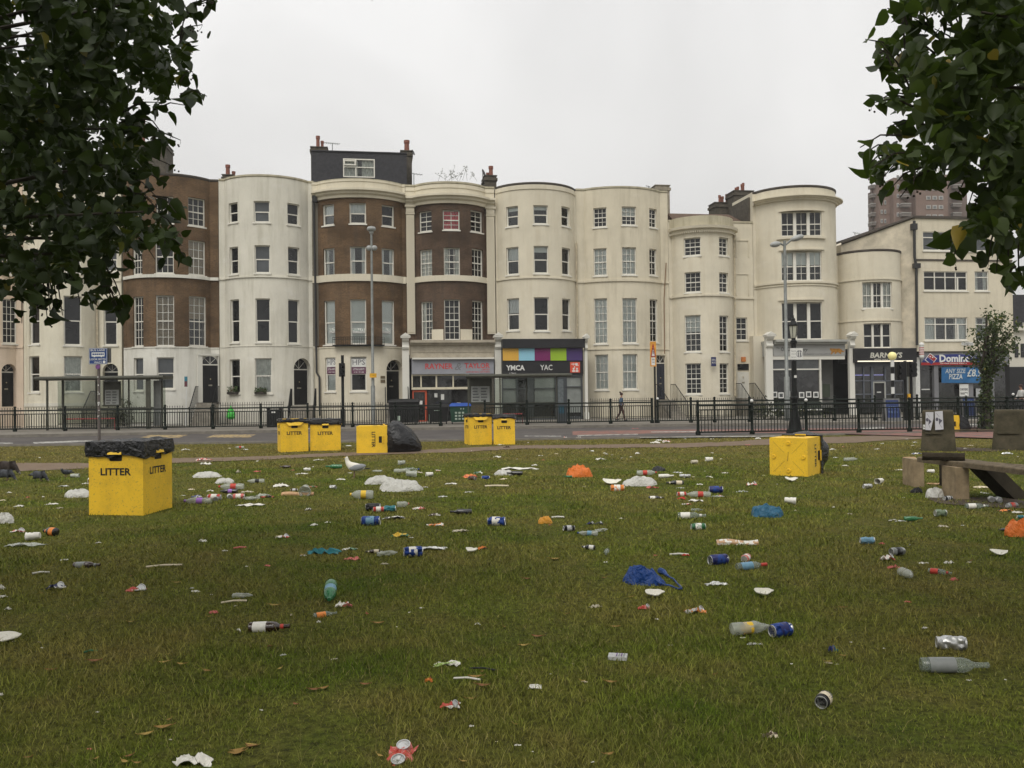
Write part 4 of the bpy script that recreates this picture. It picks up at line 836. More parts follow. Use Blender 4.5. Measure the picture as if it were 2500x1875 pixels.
mb=MB(); pd.text(mb,'ANY SIZE','F',716,1186,834,1212,.225,shear=.15); pd.text(mb,'PIZZA','F',738,1216,816,1246,.225,shear=.1,bold=.02); pd.text(mb,'£8.99','F',842,1188,952,1232,.225,shear=.15,bold=.02); build('lettering',mb,M('banner_text',(.5,.53,.52),.5),T)
T=shop('tall white poster with black wording beneath the blue pizza banner','window_poster'); T['category']='poster'; T['group']='posters at the pizza shop'
part(T,'board',whiteS,pd,'F',[(808,1274,860,1345,.05,.07)]); mb=MB(); pd.text(mb,'DRIVERS','F',812,1298,856,1312,.075,bold=.03); pd.text(mb,'WANTED','F',812,1322,856,1336,.075,bold=.03); build('lettering',mb,ink,T)
T=shop('wide pale poster beside the young tree at the pizza shop','window_poster'); T['category']='poster'; T['group']='posters at the pizza shop'
part(T,'board',M('poster_grey',(.33,.34,.34),.6,.4,8),pd,'F',[(903,1300,975,1350,.05,.07)])
# houses beyond at right edge
T=thing('white_building','white building with dark slate roof at the far right edge','building',(33,63,0)); q=Pl(Vector((33,64,0)),U0,N0)
part(T,'wall',white,q,'F',[(1100,960,1190,1440,-6,0)]); part(T,'roof_block',slate,q,'F',[(1090,760,1200,960,-6,.3)]); part(T,'window',glassD,q,'F',[(1130,1040,1150,1120,0,.05),(1165,1040,1185,1120,0,.05)])
part(T,'dark_shopfront',blk,q,'F',[(1085,1175,1190,1440,0,.2)])
part(T,'parapet',white,q,'F',[(1118,945,1190,965,-.5,.35),(1160,920,1190,945,-.4,.3)])
# the tower block far behind
T=thing('tower_block','tall brick tower block far behind the cream corner block','tower block',(62,150,0)); pt_=Pl(atY(*cp('F',640,300),150),(1,.05,0)); tb=M('tower_brick',(.185,.130,.108),.85,.12,.6); tb2=M('tower_brick_shaded_bay',(.140,.104,.090),.85,.12,.6)  # brick colour paled to stand in for haze; bay copy darkened as shade
def tpl(d): return Pl(pt_.p+pt_.n*d,pt_.u)
def tfrom(name,mat,rs,d0,d1): 
    mb=MB(); k=tpl(d1)
    for q in rs: a0,z0,a1,z1=k.rect('F',*q[:4]); k.bx(mb,a0,0,a1,z1,d0-d1,0)
    return build(name,mb,mat,T)
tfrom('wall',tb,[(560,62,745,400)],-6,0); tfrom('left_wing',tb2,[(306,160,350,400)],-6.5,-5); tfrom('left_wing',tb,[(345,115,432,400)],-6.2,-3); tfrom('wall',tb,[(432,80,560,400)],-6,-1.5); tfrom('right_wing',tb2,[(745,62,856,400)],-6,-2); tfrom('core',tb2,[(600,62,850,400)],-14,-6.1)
mb=MB(); gl=MB()
for r_ in range(11):
    y=120+r_*54-108
    for x in (618,654,690): pt_.box(mb,'F',x,y+12,x+26,y+34,-.05,.12); pt_.box(gl,'F',x+5,y+17,x+21,y+30,.12,.15)
    for x in (448,470): k=tpl(-1.5); k.box(mb,'F',x,y+0,x+11,y+24,-.05,.15); k.box(gl,'F',x+2,y+5,x+9,y+19,.15,.2)
    for x in (355,375): k=tpl(-3); k.box(mb,'F',x,y+38,x+11,y+62,-.05,.15); k.box(gl,'F',x+2,y+43,x+9,y+57,.15,.2)
build('window_frames',mb,M('tower_window_white',(.36,.35,.33),.6),T)['kind']='stuff'; build('window_glass',gl,M('tower_glass',(.14,.15,.16),.3),T)['kind']='stuff'
mb=MB(); sl_=MB()
for r_ in range(10):
    y=90+r_*54-54
    for (x0,x1,d0) in ((300,345,-4.2),(772,822,-1.4),(478,530,-.6)):
        k=tpl(d0); k.box(mb,'F',x0,y+34,x1,y+50,-1.2,.1); k.box(sl_,'F',x0-1,y+30,x1+1,y+34,-1.2,.2)
build('balcony_fronts',mb,M('balcony_grey',(.17,.15,.14),.8),T)['kind']='stuff'; build('balcony_rails',sl_,M('tower_window_white',(0,0,0)),T)['kind']='stuff'
# ---------------- ground, road, pavement, path ----------------
def posmat(name,build_fn):
    m=bpy.data.materials.new(name); m.use_nodes=True; nt=m.node_tree; build_fn(nt,nt.nodes,nt.links,nt.nodes['Principled BSDF']); MC[name]=m; return m
def grasscol(nt,N,L,rnd=None):
    g=N.new('ShaderNodeNewGeometry')
    def nz(s,d=4,r=.6,o=0):
        n=N.new('ShaderNodeTexNoise'); n.inputs['Scale'].default_value=s; n.inputs['Detail'].default_value=d; n.inputs['Roughness'].default_value=r
        if o:
            v=N.new('ShaderNodeVectorMath'); v.operation='ADD'; v.inputs[1].default_value=(o,o*.7,0); L.new(g.outputs['Position'],v.inputs[0]); L.new(v.outputs[0],n.inputs[0])
        else: L.new(g.outputs['Position'],n.inputs[0])
        return n.outputs[0]
    def rg(o,a,b,c=0.,d=1.):
        q=N.new('ShaderNodeMapRange'); q.inputs[1].default_value=a; q.inputs[2].default_value=b; q.inputs[3].default_value=c; q.inputs[4].default_value=d; L.new(o,q.inputs[0]); return q.outputs[0]
    def mt(op,a,b):
        q=N.new('ShaderNodeMath'); q.operation=op; q.use_clamp=True
        for i,x in enumerate((a,b)):
            if isinstance(x,(int,float)): q.inputs[i].default_value=x
            else: L.new(x,q.inputs[i])
        return q.outputs[0]
    def mix(f,a,b):
        q=N.new('ShaderNodeMix'); q.data_type='RGBA'; L.new(f,q.inputs[0])
        for i,x in ((6,a),(7,b)):
            if isinstance(x,tuple): q.inputs[i].default_value=(*x,1)
            else: L.new(x,q.inputs[i])
        return q.outputs[2]
    sp_=N.new('ShaderNodeSeparateXYZ'); L.new(g.outputs['Position'],sp_.inputs[0])
    far=rg(sp_.outputs[1],20,25); 
    dry=rg(nz(.42,5,.62),.40,.60); dry2=rg(nz(1.7,4,.6,31),.44,.66)
    d=mt('ADD',mt('MULTIPLY',dry,.6),mt('MULTIPLY',dry2,.42)); d=mt('ADD',d,mt('MULTIPLY',far,.6))
    green=mix(rg(nz(.8,3,.5,77),.35,.65),(.080,.118,.013),(.135,.164,.023))
    c=mix(d,green,(.190,.163,.046))
    c=mix(rg(nz(.33,4,.6,140),.58,.74,0,.35),c,(.125,.092,.032))
    return c,mix,rg,mt,nz,g
def gm(nt,N,L,b):
    c,mix,rg,mt,nz,g=grasscol(nt,N,L)
    c=mix(rg(nz(22,5,.7,9),.30,.72),(.022,.022,.009),c); L.new(c,b.inputs['Base Color']); b.inputs['Roughness'].default_value=1; b.inputs['Specular IOR Level'].default_value=.05
    bp=N.new('ShaderNodeBump'); bp.inputs['Strength'].default_value=.8; bp.inputs['Distance'].default_value=.04; L.new(nz(26,5,.7,3),bp.inputs['Height']); L.new(bp.outputs[0],b.inputs['Normal'])
groundM=posmat('grass_ground',gm)
def bladem(nt,N,L,b):
    c,mix,rg,mt,nz,g=grasscol(nt,N,L); at=N.new('ShaderNodeAttribute'); at.attribute_name='rnd'; at.attribute_type='GEOMETRY'
    s=N.new('ShaderNodeSeparateColor'); L.new(at.outputs['Color'],s.inputs[0])
    c=mix(rg(s.outputs[0],.86,.98,0,.8),c,(.22,.185,.075)); 
    v=N.new('ShaderNodeVectorMath'); v.operation='SCALE'; L.new(c,v.inputs[0]); L.new(rg(s.outputs[1],0,1,.62,1.5),v.inputs['Scale'])
    L.new(v.outputs[0],b.inputs['Base Color']); b.inputs['Roughness'].default_value=.9; b.inputs['Specular IOR Level'].default_value=.03
bladeM=posmat('grass_blades',bladem)
def sheet(name,pts,z,mat,kind='structure',label=None,th=None):
    mb=MB(); 
    mb.add([(x,y,z) for x,y in pts],[tuple(range(len(pts)))]); o=build(name,mb,mat); tag(o,kind=kind); return o
def gh(x,y): # gentle unevenness of the lawn
    if y>30: return 0
    f=min(1,max(0,(30-y)/4)); return f*.035*(noise.noise(Vector((x*.35,y*.35,0)))+.4*noise.noise(Vector((x*1.1,y*1.1,5))))
mb=MB(); xs=[-900,-300,-100,-60,-40]+[-30+.75*i for i in range(81)]+[40,60,100,300,900]; ys=[-200,-60,-20,-8]+[-4+.6*i for i in range(58)]+[31.3,60,120,300,1500]
vs=[(x,y,gh(x,y)-.0 if abs(x)<30 else 0) for y in ys for x in xs]; k=len(xs)
mb.add(vs,[(j*k+i,j*k+i+1,(j+1)*k+i+1,(j+1)*k+i) for j in range(len(ys)-1) for i in range(k-1)]); g=build('ground',mb,groundM,smooth=True); tag(g,kind='structure')
# road
kerb=[(-70,33.5),(-40,36.3),(-23,38.2),(-8,40.8),(6,41.6),(30,41.2),(70,41)]
near=[(70,33.6),(30,33.2),(13,32.6),(9,31.9),(0,31.4),(-12,31.6),(-24,31.6),(-70,30)]
def rd(nt,N,L,b):
    tcx=N.new('ShaderNodeNewGeometry'); 
    def nz(s,d=5,r=.6):
        n=N.new('ShaderNodeTexNoise'); n.inputs['Scale'].default_value=s; n.inputs['Detail'].default_value=d; n.inputs['Roughness'].default_value=r; L.new(tcx.outputs['Position'],n.inputs[0]); return n.outputs[0]
    q=N.new('ShaderNodeValToRGB'); L.new(nz(.6),q.inputs[0]); q.color_ramp.elements[0].position=.35; q.color_ramp.elements[0].color=(.044,.038,.035,1); q.color_ramp.elements[1].position=.68; q.color_ramp.elements[1].color=(.078,.068,.061,1)
    L.new(q.outputs[0],b.inputs['Base Color']); b.inputs['Roughness'].default_value=.8
rdM=posmat('worn_asphalt',rd); sheet('road',kerb[:1]+[] + near[::-1][0:0]+[(x,y) for x,y in near][::-1]+kerb[::-1][:-1],.004+.036,rdM)
def wornpaint(name,col,amt=.5,sc_=7):
    def f(nt,N,L,b):
        tcx=N.new('ShaderNodeNewGeometry'); n=N.new('ShaderNodeTexNoise'); n.inputs['Scale'].default_value=sc_; n.inputs['Detail'].default_value=5; L.new(tcx.outputs['Position'],n.inputs[0])
        q=N.new('ShaderNodeValToRGB'); L.new(n.outputs[0],q.inputs[0]); q.color_ramp.elements[0].position=amt-.08; q.color_ramp.elements[0].color=(.08,.074,.072,1); q.color_ramp.elements[1].position=amt+.06; q.color_ramp.elements[1].color=(*col,1); L.new(q.outputs[0],b.inputs['Base Color']); b.inputs['Roughness'].default_value=.8
    return posmat(name,f)
wl=wornpaint('worn_white_road_paint',(.42,.41,.37),.48); yl=wornpaint('worn_yellow_road_paint',(.42,.30,.12),.50); rr=wornpaint('worn_red_surfacing',(.19,.085,.065),.42,2.5)
rz=.044
def gsheet(name,c,pts,mat,z=rz,kind='structure'):
    return sheet(name,[tuple(gnd(*cp(c,x,y),z).xy) for x,y in pts],z,mat,kind)
gsheet('red_bus_lane_surfacing','J',[(-350,520),(-350,478),(900,462),(2212,450),(4400,430),(4400,560),(2212,500),(1000,492)][::-1],rr)
gsheet('white_road_line','G',[(-400,1080),(-400,1068),(130,1068),(130,1078)],wl,rz+.004)
gsheet('white_road_line','G',[(330,1064),(780,1046),(1000,1046),(800,1062),(340,1078)],wl,rz+.004)
gsheet('white_road_line','J',[(460,492),(470,484),(1600,474),(1600,482)],wl,rz+.004)
gsheet('white_road_line','J',[(-300,528),(-300,520),(330,506),(330,514)],wl,rz+.004)
gsheet('white_road_line','J',[(350,548),(350,540),(1800,526),(1800,532)],wl,rz+.004)
gsheet('white_road_line','i',[(850,240),(850,234),(1180,236),(1180,242)],wl,rz+.004)
gsheet('white_road_line','H',[(850,775),(850,765),(1060,758),(1060,768)],wl,rz+.004)
gsheet('white_road_line','H',[(1500,720),(1500,714),(2300,705),(2300,712)],wl,rz+.004)
gsheet('white_road_line','H',[(1500,745),(1500,737),(2300,728),(2300,736)],wl,rz+.004)
gsheet('yellow_bus_stop_marking','G',[(1400,1018),(1500,990),(1880,990),(1790,1018)],yl,rz+.004)
gsheet('yellow_bus_stop_marking','G',[(2060,1018),(2140,988),(2560,985),(2500,1015)],yl,rz+.004)
# pavement with kerb
mb=MB(); pk=kerb; back=[(70,75),(-70,60)]
top=[(x,y+.15,.165) for x,y in pk]; mb.add(top+[(x,y,.165) for x,y in back],[tuple(range(len(top)+2))]); tag(build('pavement',mb,pave),kind='structure')
mb=MB()
for (a,b) in zip(pk,pk[1:]): mb.hexa([(a[0],a[1],-.01),(b[0],b[1],-.01),(b[0],b[1]+.149,-.01),(a[0],a[1]+.149,-.01),(a[0],a[1],.17),(b[0],b[1],.17),(b[0],b[1]+.149,.17),(a[0],a[1]+.149,.17)])
tag(build('kerb',mb,kerbM),kind='structure')
mb=MB(); nk=near
for (a,b) in zip(nk[1:],nk[2:]): mb.hexa([(b[0],b[1]-.12,0),(a[0],a[1]-.12,0),(a[0],a[1],0),(b[0],b[1],0),(b[0],b[1]-.12,.075),(a[0],a[1]-.12,.075),(a[0],a[1],.075),(b[0],b[1],.075)])
tag(build('kerb',mb,kerbM),kind='structure')
# worn dirt path through the grass
ed=[(-400,1146,1172),(0,1130,1148),(220,1128,1143),(425,1117,1129),(660,1112,1119.5),(740,1107.5,1115.5),(860,1102,1111),(1040,1096,1105),(1250,1086,1095),(1450,1084,1092),(1650,1081,1091),(1760,1078,1088),(1880,1070,1084),(2060,1064,1079),(2240,1060,1070),(2500,1060,1064),(2900,1058,1061)]
pathM=M('worn_earth_path',(.17,.125,.085),.95,.3,3,.3,col2=(.125,.085,.055))
up_=[];lo=[]
for (x0,a0,b0),(x1,a1,b1) in zip(ed,ed[1:]):
    n=max(2,int(abs(x1-x0)/12))
    for i in range(n):
        f=i/n; x=x0+(x1-x0)*f; w1=noise.noise(Vector((x*.05,1,0)))*1.6; w2=noise.noise(Vector((x*.05,9,0)))*1.6
        up_.append(gnd(x,a0+(a1-a0)*f+w1,.03)); lo.append(gnd(x,b0+(b1-b0)*f+w2,.03))
mb=MB(); n=len(up_); PATH=[(p.x,p.y,q.y) for p,q in zip(up_,lo)]
mid=[[lo[i].lerp(up_[i],k/4) for k in range(5)] for i in range(n)]
vs=[Vector((p.x,p.y,max(gh(p.x,p.y),gh(p.x,p.y))+.012)) for r_ in mid for p in r_]
mb.add(vs,[(i*5+k,(i+1)*5+k,(i+1)*5+k+1,i*5+k+1) for i in range(n-1) for k in range(4)]); tag(build('path',mb,pathM,smooth=True),kind='structure')
pxs=np.array([p[0] for p in PATH]); pu=np.array([p[1] for p in PATH]); plo=np.array([p[2] for p in PATH])
# bare earth under the bench and round the plinths
def blob(name,c,x,y,rx,ry,mat,z=.012,kind='structure'):
    p=gnd(*cp(c,x,y)); a=gnd(*cp(c,x+rx,y)); b=gnd(*cp(c,x,y+ry)); rx_=(a-p).length; ry_=(b-p).length; n=28; vs=[(p.x,p.y,gh(p.x,p.y)+z)]
    for i in range(n):
        t=2*PI*i/n; k=1+.3*noise.noise(Vector((math.cos(t)*1.5,math.sin(t)*1.5,x*.01))); X=p.x+rx_*k*math.cos(t); Y=p.y+ry_*k*math.sin(t); vs.append((X,Y,gh(X,Y)+z))
    mb=MB(); mb.add(vs,[(0,i+1,(i+1)%n+1) for i in range(n)]); tag(build(name,mb,mat),kind=kind)
earth=M('bare_dark_earth',(.055,.040,.028),.95,.35,5,.4)
blob('bare_earth','k',1650,1040,620,70,earth); blob('bare_earth','k',1500,455,330,22,earth,.016)
# ---------------- grass blades ----------------
def grass(Nb,dmin,dmax,hmin,hmax,wk,seed,name,label,stalk=False):
    rn=np.random.default_rng(seed)
    d=dmin*np.exp(rn.random(Nb)*math.log(dmax/dmin)); a=(rn.random(Nb)*2-1)*R(37)
    X=d*np.sin(a)/np.cos(a)*1.0; Y=d.copy(); X=Y*np.tan(a)
    ui=np.interp(X,pxs,pu); li=np.interp(X,pxs,plo); jit=rn.normal(0,.12,Nb)
    ny=np.interp(X,[p[0] for p in near[::-1]],[p[1] for p in near[::-1]])
    ok=(((Y<li+jit+.1)|(Y>ui+jit-.1))&(Y<ny-.15))
    # thin, tufty density
    pn=np.array([noise.noise(Vector((x*2.3,y*2.3,0))) for x,y in zip(X[:],Y[:])]) if Nb<60000 else None
    X=X[ok];Y=Y[ok];n=len(X)
    if n==0: return
    def cheap(s,o):  # smooth value noise
        gx=rn.random((256,256)); fx=(X*s+o)%255; fy=(Y*s+o*1.7)%255; ix=fx.astype(int);iy=fy.astype(int); tx=fx-ix;ty=fy-iy; tx=tx*tx*(3-2*tx);ty=ty*ty*(3-2*ty)
        return (gx[ix,iy]*(1-tx)+gx[ix+1,iy]*tx)*(1-ty)+(gx[ix,iy+1]*(1-tx)+gx[ix+1,iy+1]*tx)*ty
    tuft=cheap(.9,40)*.55+cheap(3.1,11)*.45
    h=(hmin+(hmax-hmin)*rn.random(n)**1.5)*(.45+1.1*tuft); W=wk*Y*(.6+.8*rn.random(n))
    th=rn.random(n)*2*PI; lean=h*(.35+.9*rn.random(n)); la=rn.random(n)*2*PI
    Z=np.zeros(n); gz=rn
    # ground height grid
    gxs=np.linspace(-26,26,105); gys=np.linspace(0,32,65); G=np.array([[gh(x,y) for y in gys] for x in gxs])
    fx=np.clip((X+26)/.5,0,103.99); fy=np.clip(Y/.5,0,63.99); ix=fx.astype(int); iy=fy.astype(int); tx=fx-ix; ty=fy-iy
    Z=(G[ix,iy]*(1-tx)+G[ix+1,iy]*tx)*(1-ty)+(G[ix,iy+1]*(1-tx)+G[ix+1,iy+1]*tx)*ty-.006
    cx,sx=np.cos(th)*W/2,np.sin(th)*W/2; lx,ly=np.cos(la)*lean,np.sin(la)*lean
    V=np.empty((n,5,3),dtype=np.float32)
    V[:,0]=np.stack([X-cx,Y-sx,Z],1); V[:,1]=np.stack([X+cx,Y+sx,Z],1)
    V[:,2]=np.stack([X+cx*.8+lx*.35,Y+sx*.8+ly*.35,Z+h*.62],1); V[:,3]=np.stack([X-cx*.8+lx*.35,Y-sx*.8+ly*.35,Z+h*.62],1)
    V[:,4]=np.stack([X+lx,Y+ly,Z+h],1)
    me=bpy.data.meshes.new(name); me.vertices.add(n*5); me.vertices.foreach_set('co',V.ravel())
    base=(np.arange(n)*5)[:,None]; L7=(base+np.array([0,1,2,3,3,2,4])[None]).ravel().astype(np.int32)
    me.loops.add(n*7); me.loops.foreach_set('vertex_index',L7); me.polygons.add(n*2)
    ls=((np.arange(n)*7)[:,None]+np.array([0,4])[None]).ravel().astype(np.int32); me.polygons.foreach_set('loop_start',ls)
    at=me.color_attributes.new('rnd','FLOAT_COLOR','POINT'); cr_=rn.random((n,4)).astype(np.float32); 
    if stalk: cr_[:,0]=.9+.1*cr_[:,0]
    at.data.foreach_set('color',np.repeat(cr_,5,axis=0).ravel())
    me.update(); me.validate(); me.materials.append(bladeM); o=bpy.data.objects.new(name,me); C.objects.link(o); tag(o,kind='stuff'); return o
NG=460000
grass(NG,2.6,31.6,.016,.045,.00085,3,'grass',None)
grass(5200,2.6,15,.045,.12,.00042,5,'grass_stalks',None,True)
# ---------------- railings ----------------
def guardrail(label,x0,x1,npost,Yf,zb,htop,group,posts=None,white_caps=(),barstep=.115,col=None):
    """pedestrian railing: ball topped posts and bar panels along Y=Yf(x)"""
    P=[]
    pts=posts if posts else [x0+(x1-x0)*i/npost for i in range(npost+1)]
    for x in pts: P.append(Vector((x,Yf(x),zb)))
    T=thing('street_railing',label,'railing',P[0],group); col=col or iron
    for i,p in enumerate(P):
        mb=MB(); mb.lathe([(.09,0),(.10,.03),(.10,.14),(.065,.17),(.056,.22),(.056,htop*.72),(.07,htop*.74),(.07,htop*.78),(.056,htop*.80),(.056,htop),(.06,htop+.015),(.06,htop+.045),(.035,htop+.06),(.03,htop+.085)],10,mat=Matrix.Translation(p))
        po=build('post',mb,col,T,smooth=True); mb=MB(); mb.ball(p+Vector((0,0,htop+.125)),.066,10,7); build('ball_cap',mb,whiteS if i in white_caps else col,po,smooth=True)
    for a,b in zip(P,P[1:]):
        L_=(b-a).length; pl=Pl(a,b-a); mb=MB(); z=zb
        mb.tube([pl.pt(0,z+htop-.03),pl.pt(L_,z+htop-.03)],.036,8); mb.tube([pl.pt(0,z+htop-.20),pl.pt(L_,z+htop-.20)],.026,6); mb.tube([pl.pt(0,z+.12),pl.pt(L_,z+.12)],.032,6)
        k=int(L_/barstep)
        for i in range(1,k): x=L_*i/k; mb.tube([pl.pt(x,z+.12),pl.pt(x,z+htop-.20)],.016,5,cap=False)
        build('bar_panel',mb,col,T)
    return T
def xat(px,py,Y): return atY(px,py,Y).x
far_px=[-90,36,159,287,403,520,637,751,861,966,1076]; fy=lambda x:42.9+.03*x
guardrail('long dark green street railing along the left pavement behind the bus shelter',0,0,0,fy,.165,1.05,'street railings',[xat(p,1030,fy((p-1250)*.0205)) for p in far_px])
far2=[1184,1287,1389,1491,1592]; guardrail('dark green street railing in front of the youth advice shop and cream houses',0,0,0,fy,.165,1.08,'street railings',[xat(p,1030,fy((p-1250)*.0205)) for p in far2])
far3=[1606,1687,1745,1830,1936,2038,2137,2240,2360,2475,2590]; guardrail('far dark green street railing in front of the gallery, barber and pizza shops',0,0,0,fy,.165,1.10,'street railings',[xat(p,1025,fy((p-1250)*.0205)) for p in far3],(0,4,8,9))
ny_=lambda x:32.95+.06*(x-7)
near_px=[1704,1836,1968.5,2097,2221,2340,2460,2590]
guardrail('nearest dark green railing along the lawn behind the overturned bin',0,0,0,ny_,.03,1.17,'street railings',[xat(p,1030,ny_((p-1250)*.0157)) for p in near_px],(1,2),.125)
# area railings in front of the houses
def arearail(label,c,x0,x1,h=1.1,off=2.6,step=.13,spike=True,mat=None,y=1500):
    pl=Pl(FP.p+N0*off,U0,N0); a,_=pl.sz(*cp(c,x0,y)); b,_=pl.sz(*cp(c,x1,y)); T=thing('area_railing',label,'railing',pl.pt(a,.165),'spiked railings in front of the basements'); mb=MB(); z=.165
    mb.tube([pl.pt(a,z+h-.12),pl.pt(b,z+h-.12)],.018,6); mb.tube([pl.pt(a,z+.12),pl.pt(b,z+.12)],.018,6); k=max(2,int((b-a)/step))
    for i in range(k+1):
        x=a+(b-a)*i/k; mb.tube([pl.pt(x,z),pl.pt(x,z+h-.05),pl.pt(x,z+h-.03),pl.pt(x,z+h+.06)],[.011,.011,.022,.002],5,cap=False)
    build('spiked_bars',mb,mat or ironb,T); mb=MB(); pl.bx(mb,a,z-.1,b,z+.06,-.08,.08); build('stone_plinth',mb,pave,T); return T
arearail('spiked railing below the pinkish house at the far left','A',-300,120); arearail('spiked railing behind the left bus shelter','A',150,545); arearail('short spiked railing between the bus shelter and the brick house steps','B',20,345); arearail('spiked railing in front of the white house with window boxes','B',565,930,1.25)
arearail('spiked railing below the letting agency windows','C',85,425,1.15); arearail('spiked railing below the pale cream house with blinds','D',640,1010,1.2); arearail('spiked railing below the lower cream house','E',110,485,1.15); arearail('short spiked railing beside the gallery','E',605,690,1.15)
# pale basement front walls seen through the railings
# ---------------- poles, lamps and signs ----------------
def vpole(px,pyb,Yd,pyt,lean=0):
    b=atY(px,pyb,Yd); t=atY(px,pyt,Yd); return Vector((b.x,Yd,0)),t.z
def street_lamp_tall():
    p,zt=vpole(911,1000,44.2,570); T=thing('street_lamp','tall grey lamp column in front of the letting agency','street lamp',p,'street lamps'); mb=MB(); z=.165
    mb.tube([p+Vector((0,0,z)),p+Vector((0,0,2.2)),p+Vector((0,0,2.25)),p+Vector((0,0,zt))],[.11,.11,.08,.055],12); build('column',mb,greym,T,smooth=True)
    mb=MB(); mb.lathe([(.06,-.18),(.10,-.15),(.12,-.04),(.22,.02),(.24,.09),(.18,.19),(.04,.23)],14,mat=Matrix.Translation(p+Vector((0,0,zt+.15)))); build('lantern',mb,M('lamp_glass_grey',(.30,.31,.30),.3,.2,4),T,smooth=True)
    mb=MB(); mb.ball(p+Vector((-.12,0,zt-.75)),(.16,.12,.14)); mb.ball(p+Vector((.14,0,zt-.75)),(.16,.12,.14)); build('sensor_heads',mb,M('lamp_glass_grey',(0,0,0)),T,smooth=True)
    a,_,_=(0,0,0); pl=Pl(p+Vector((0,-.2,0)),(1,0,0)); a0,z0,a1,z1=pl.rect('C',355,1334,391,1357); mb=MB(); pl.bx(mb,a0,z0,a1,z1,-.01,.02); s=build('yellow_plate',mb,M('plate_yellow',(.62,.33,.02),.5),T)
    mb=MB(); text_quad(mb,'CAUTION',pl.pt(a0+.1,z0+.1,.024),pl.pt(a1-.1,z0+.1,.024),pl.pt(a0+.1,z1-.1,.024)); build('lettering',mb,ink,s)
street_lamp_tall()
def street_lamp_twin():
    p,zt=vpole(1922,1000,44,588); T=thing('street_lamp','grey lamp column with two arms in front of the gallery','street lamp',p,'street lamps'); mb=MB()
    mb.tube([p+Vector((0,0,.165)),p+Vector((0,0,2.4)),p+Vector((0,0,2.45)),p+Vector((0,0,zt))],[.14,.14,.095,.07],12); build('column',mb,greym,T,smooth=True)
    for (x0,y0,x1,y1,Y0) in ((790,452,728,463,-.8),(858,430,935,404,-.8)):
        a=atY(*cp('E',x0,y0),44); b=atY(*cp('E',x1,y1),44); mb=MB(); mb.tube([p+Vector((0,0,zt-.25)),a],.05,8); ar=build('arm',mb,greym,T); mb=MB(); d=(b-a); q=a.lerp(b,.5); L_=d.length
        rot=d.to_track_quat('X','Z').to_matrix(); mb.ball(q,(L_*.56,.18,.15),14,8,mat=rot); build('lantern',mb,M('lamp_glass_grey',(0,0,0)),ar,smooth=True)
street_lamp_twin()
def heritage_lamp():
    Y=33.6; p=Vector((xat(1941,1050,Y),Y,0)); zz=lambda y:atY(*cp('E',882,y),Y).z; T=thing('heritage_lamp','black Victorian style lamp post behind the overturned yellow bin','street lamp',p,'street lamps')
    k=63.6; z=.0; r=lambda px:px/CROP['E'][2]*Y/F/2
    mb=MB(); mb.lathe([(r(110),0),(r(108),.1),(r(84),.2),(r(72),.45),(r(46),.75),(r(40),1.0),(r(40),zz(1440)),(r(48),zz(1435)),(r(48),zz(1425)),(r(34),zz(1418)),(r(30),zz(1090)),(r(42),zz(1085)),(r(42),zz(1070)),(r(26),zz(1062)),(r(26),zz(1050))],14,mat=Matrix.Translation(p)); build('column',mb,ironb,T,smooth=True)
    mb=MB(); q=p+Vector((0,0,0)); mb.lathe([(r(18),zz(1055)),(r(34),zz(1048)),(r(38),zz(1040)),(r(56),zz(972))],6,mat=Matrix.Translation(p)); gl=build('lantern_glass',mb,M('frosted_lantern_glass',(.40,.40,.33),.3,.1,4),T)
    mb=MB(); mb.lathe([(r(60),zz(974)),(r(60),zz(966)),(r(34),zz(946)),(r(24),zz(940)),(r(26),zz(930)),(r(10),zz(920)),(r(8),zz(908)),(.005,zz(900))],12,mat=Matrix.Translation(p))
    for i in range(6): a=R(60*i); mb.tube([p+Vector((r(38)*math.cos(a),r(38)*math.sin(a),zz(1042))),p+Vector((r(57)*math.cos(a),r(57)*math.sin(a),zz(972)))],.012,4)
    build('lantern_roof',mb,ironb,T)
    pl=Pl(p+Vector((0,-.12,0)),(1,0,0)); a0,z0,a1,z1=pl.rect('E',853,1114,933,1186); mb=MB(); pl.bx(mb,a0,z0,a1,z1,-.01,.01); s=build('notice',mb,whiteS,T)
    mb=MB(); c=pl.pt(a0+(a1-a0)*.72,(z0+z1)/2,.014)
    for i in range(24):
        t0,t1=2*PI*i/24,2*PI*(i+1)/24; rr=(z1-z0)*.30; q0,q1=rr*.88,rr
        mb.quad(*[c+Vector((u*math.cos(t),0,u*math.sin(t))) for u,t in ((q0,t0),(q1,t0),(q1,t1),(q0,t1))][::-1])
    for dx in (-.045,.045): m3=MB(); m3.box(c+Vector((dx,-.001,-.03)),(.05,.004,.17)); m3.ball(c+Vector((dx,-.001,.10)),(.035,.004,.035)); build('figure_mark',m3,greyink,s)
    build('ring',mb,greyink,s); mb=MB()
    for i in range(4): text_quad(mb,['Notice to users','of this garden','please take your','litter home'][i],pl.pt(a0+.04,z1-.14-.12*i,.013),pl.pt(a0+(a1-a0)*.45,z1-.14-.12*i,.013),pl.pt(a0+.04,z1-.08-.12*i,.013),bold=0)
    build('wording',mb,greyink,s)['kind']='stuff'
    mb=MB(); pl.bx(mb,-.04,zz(1302),.05,zz(1286),.0,.03); build('sticker',mb,whiteS,T)
heritage_lamp()
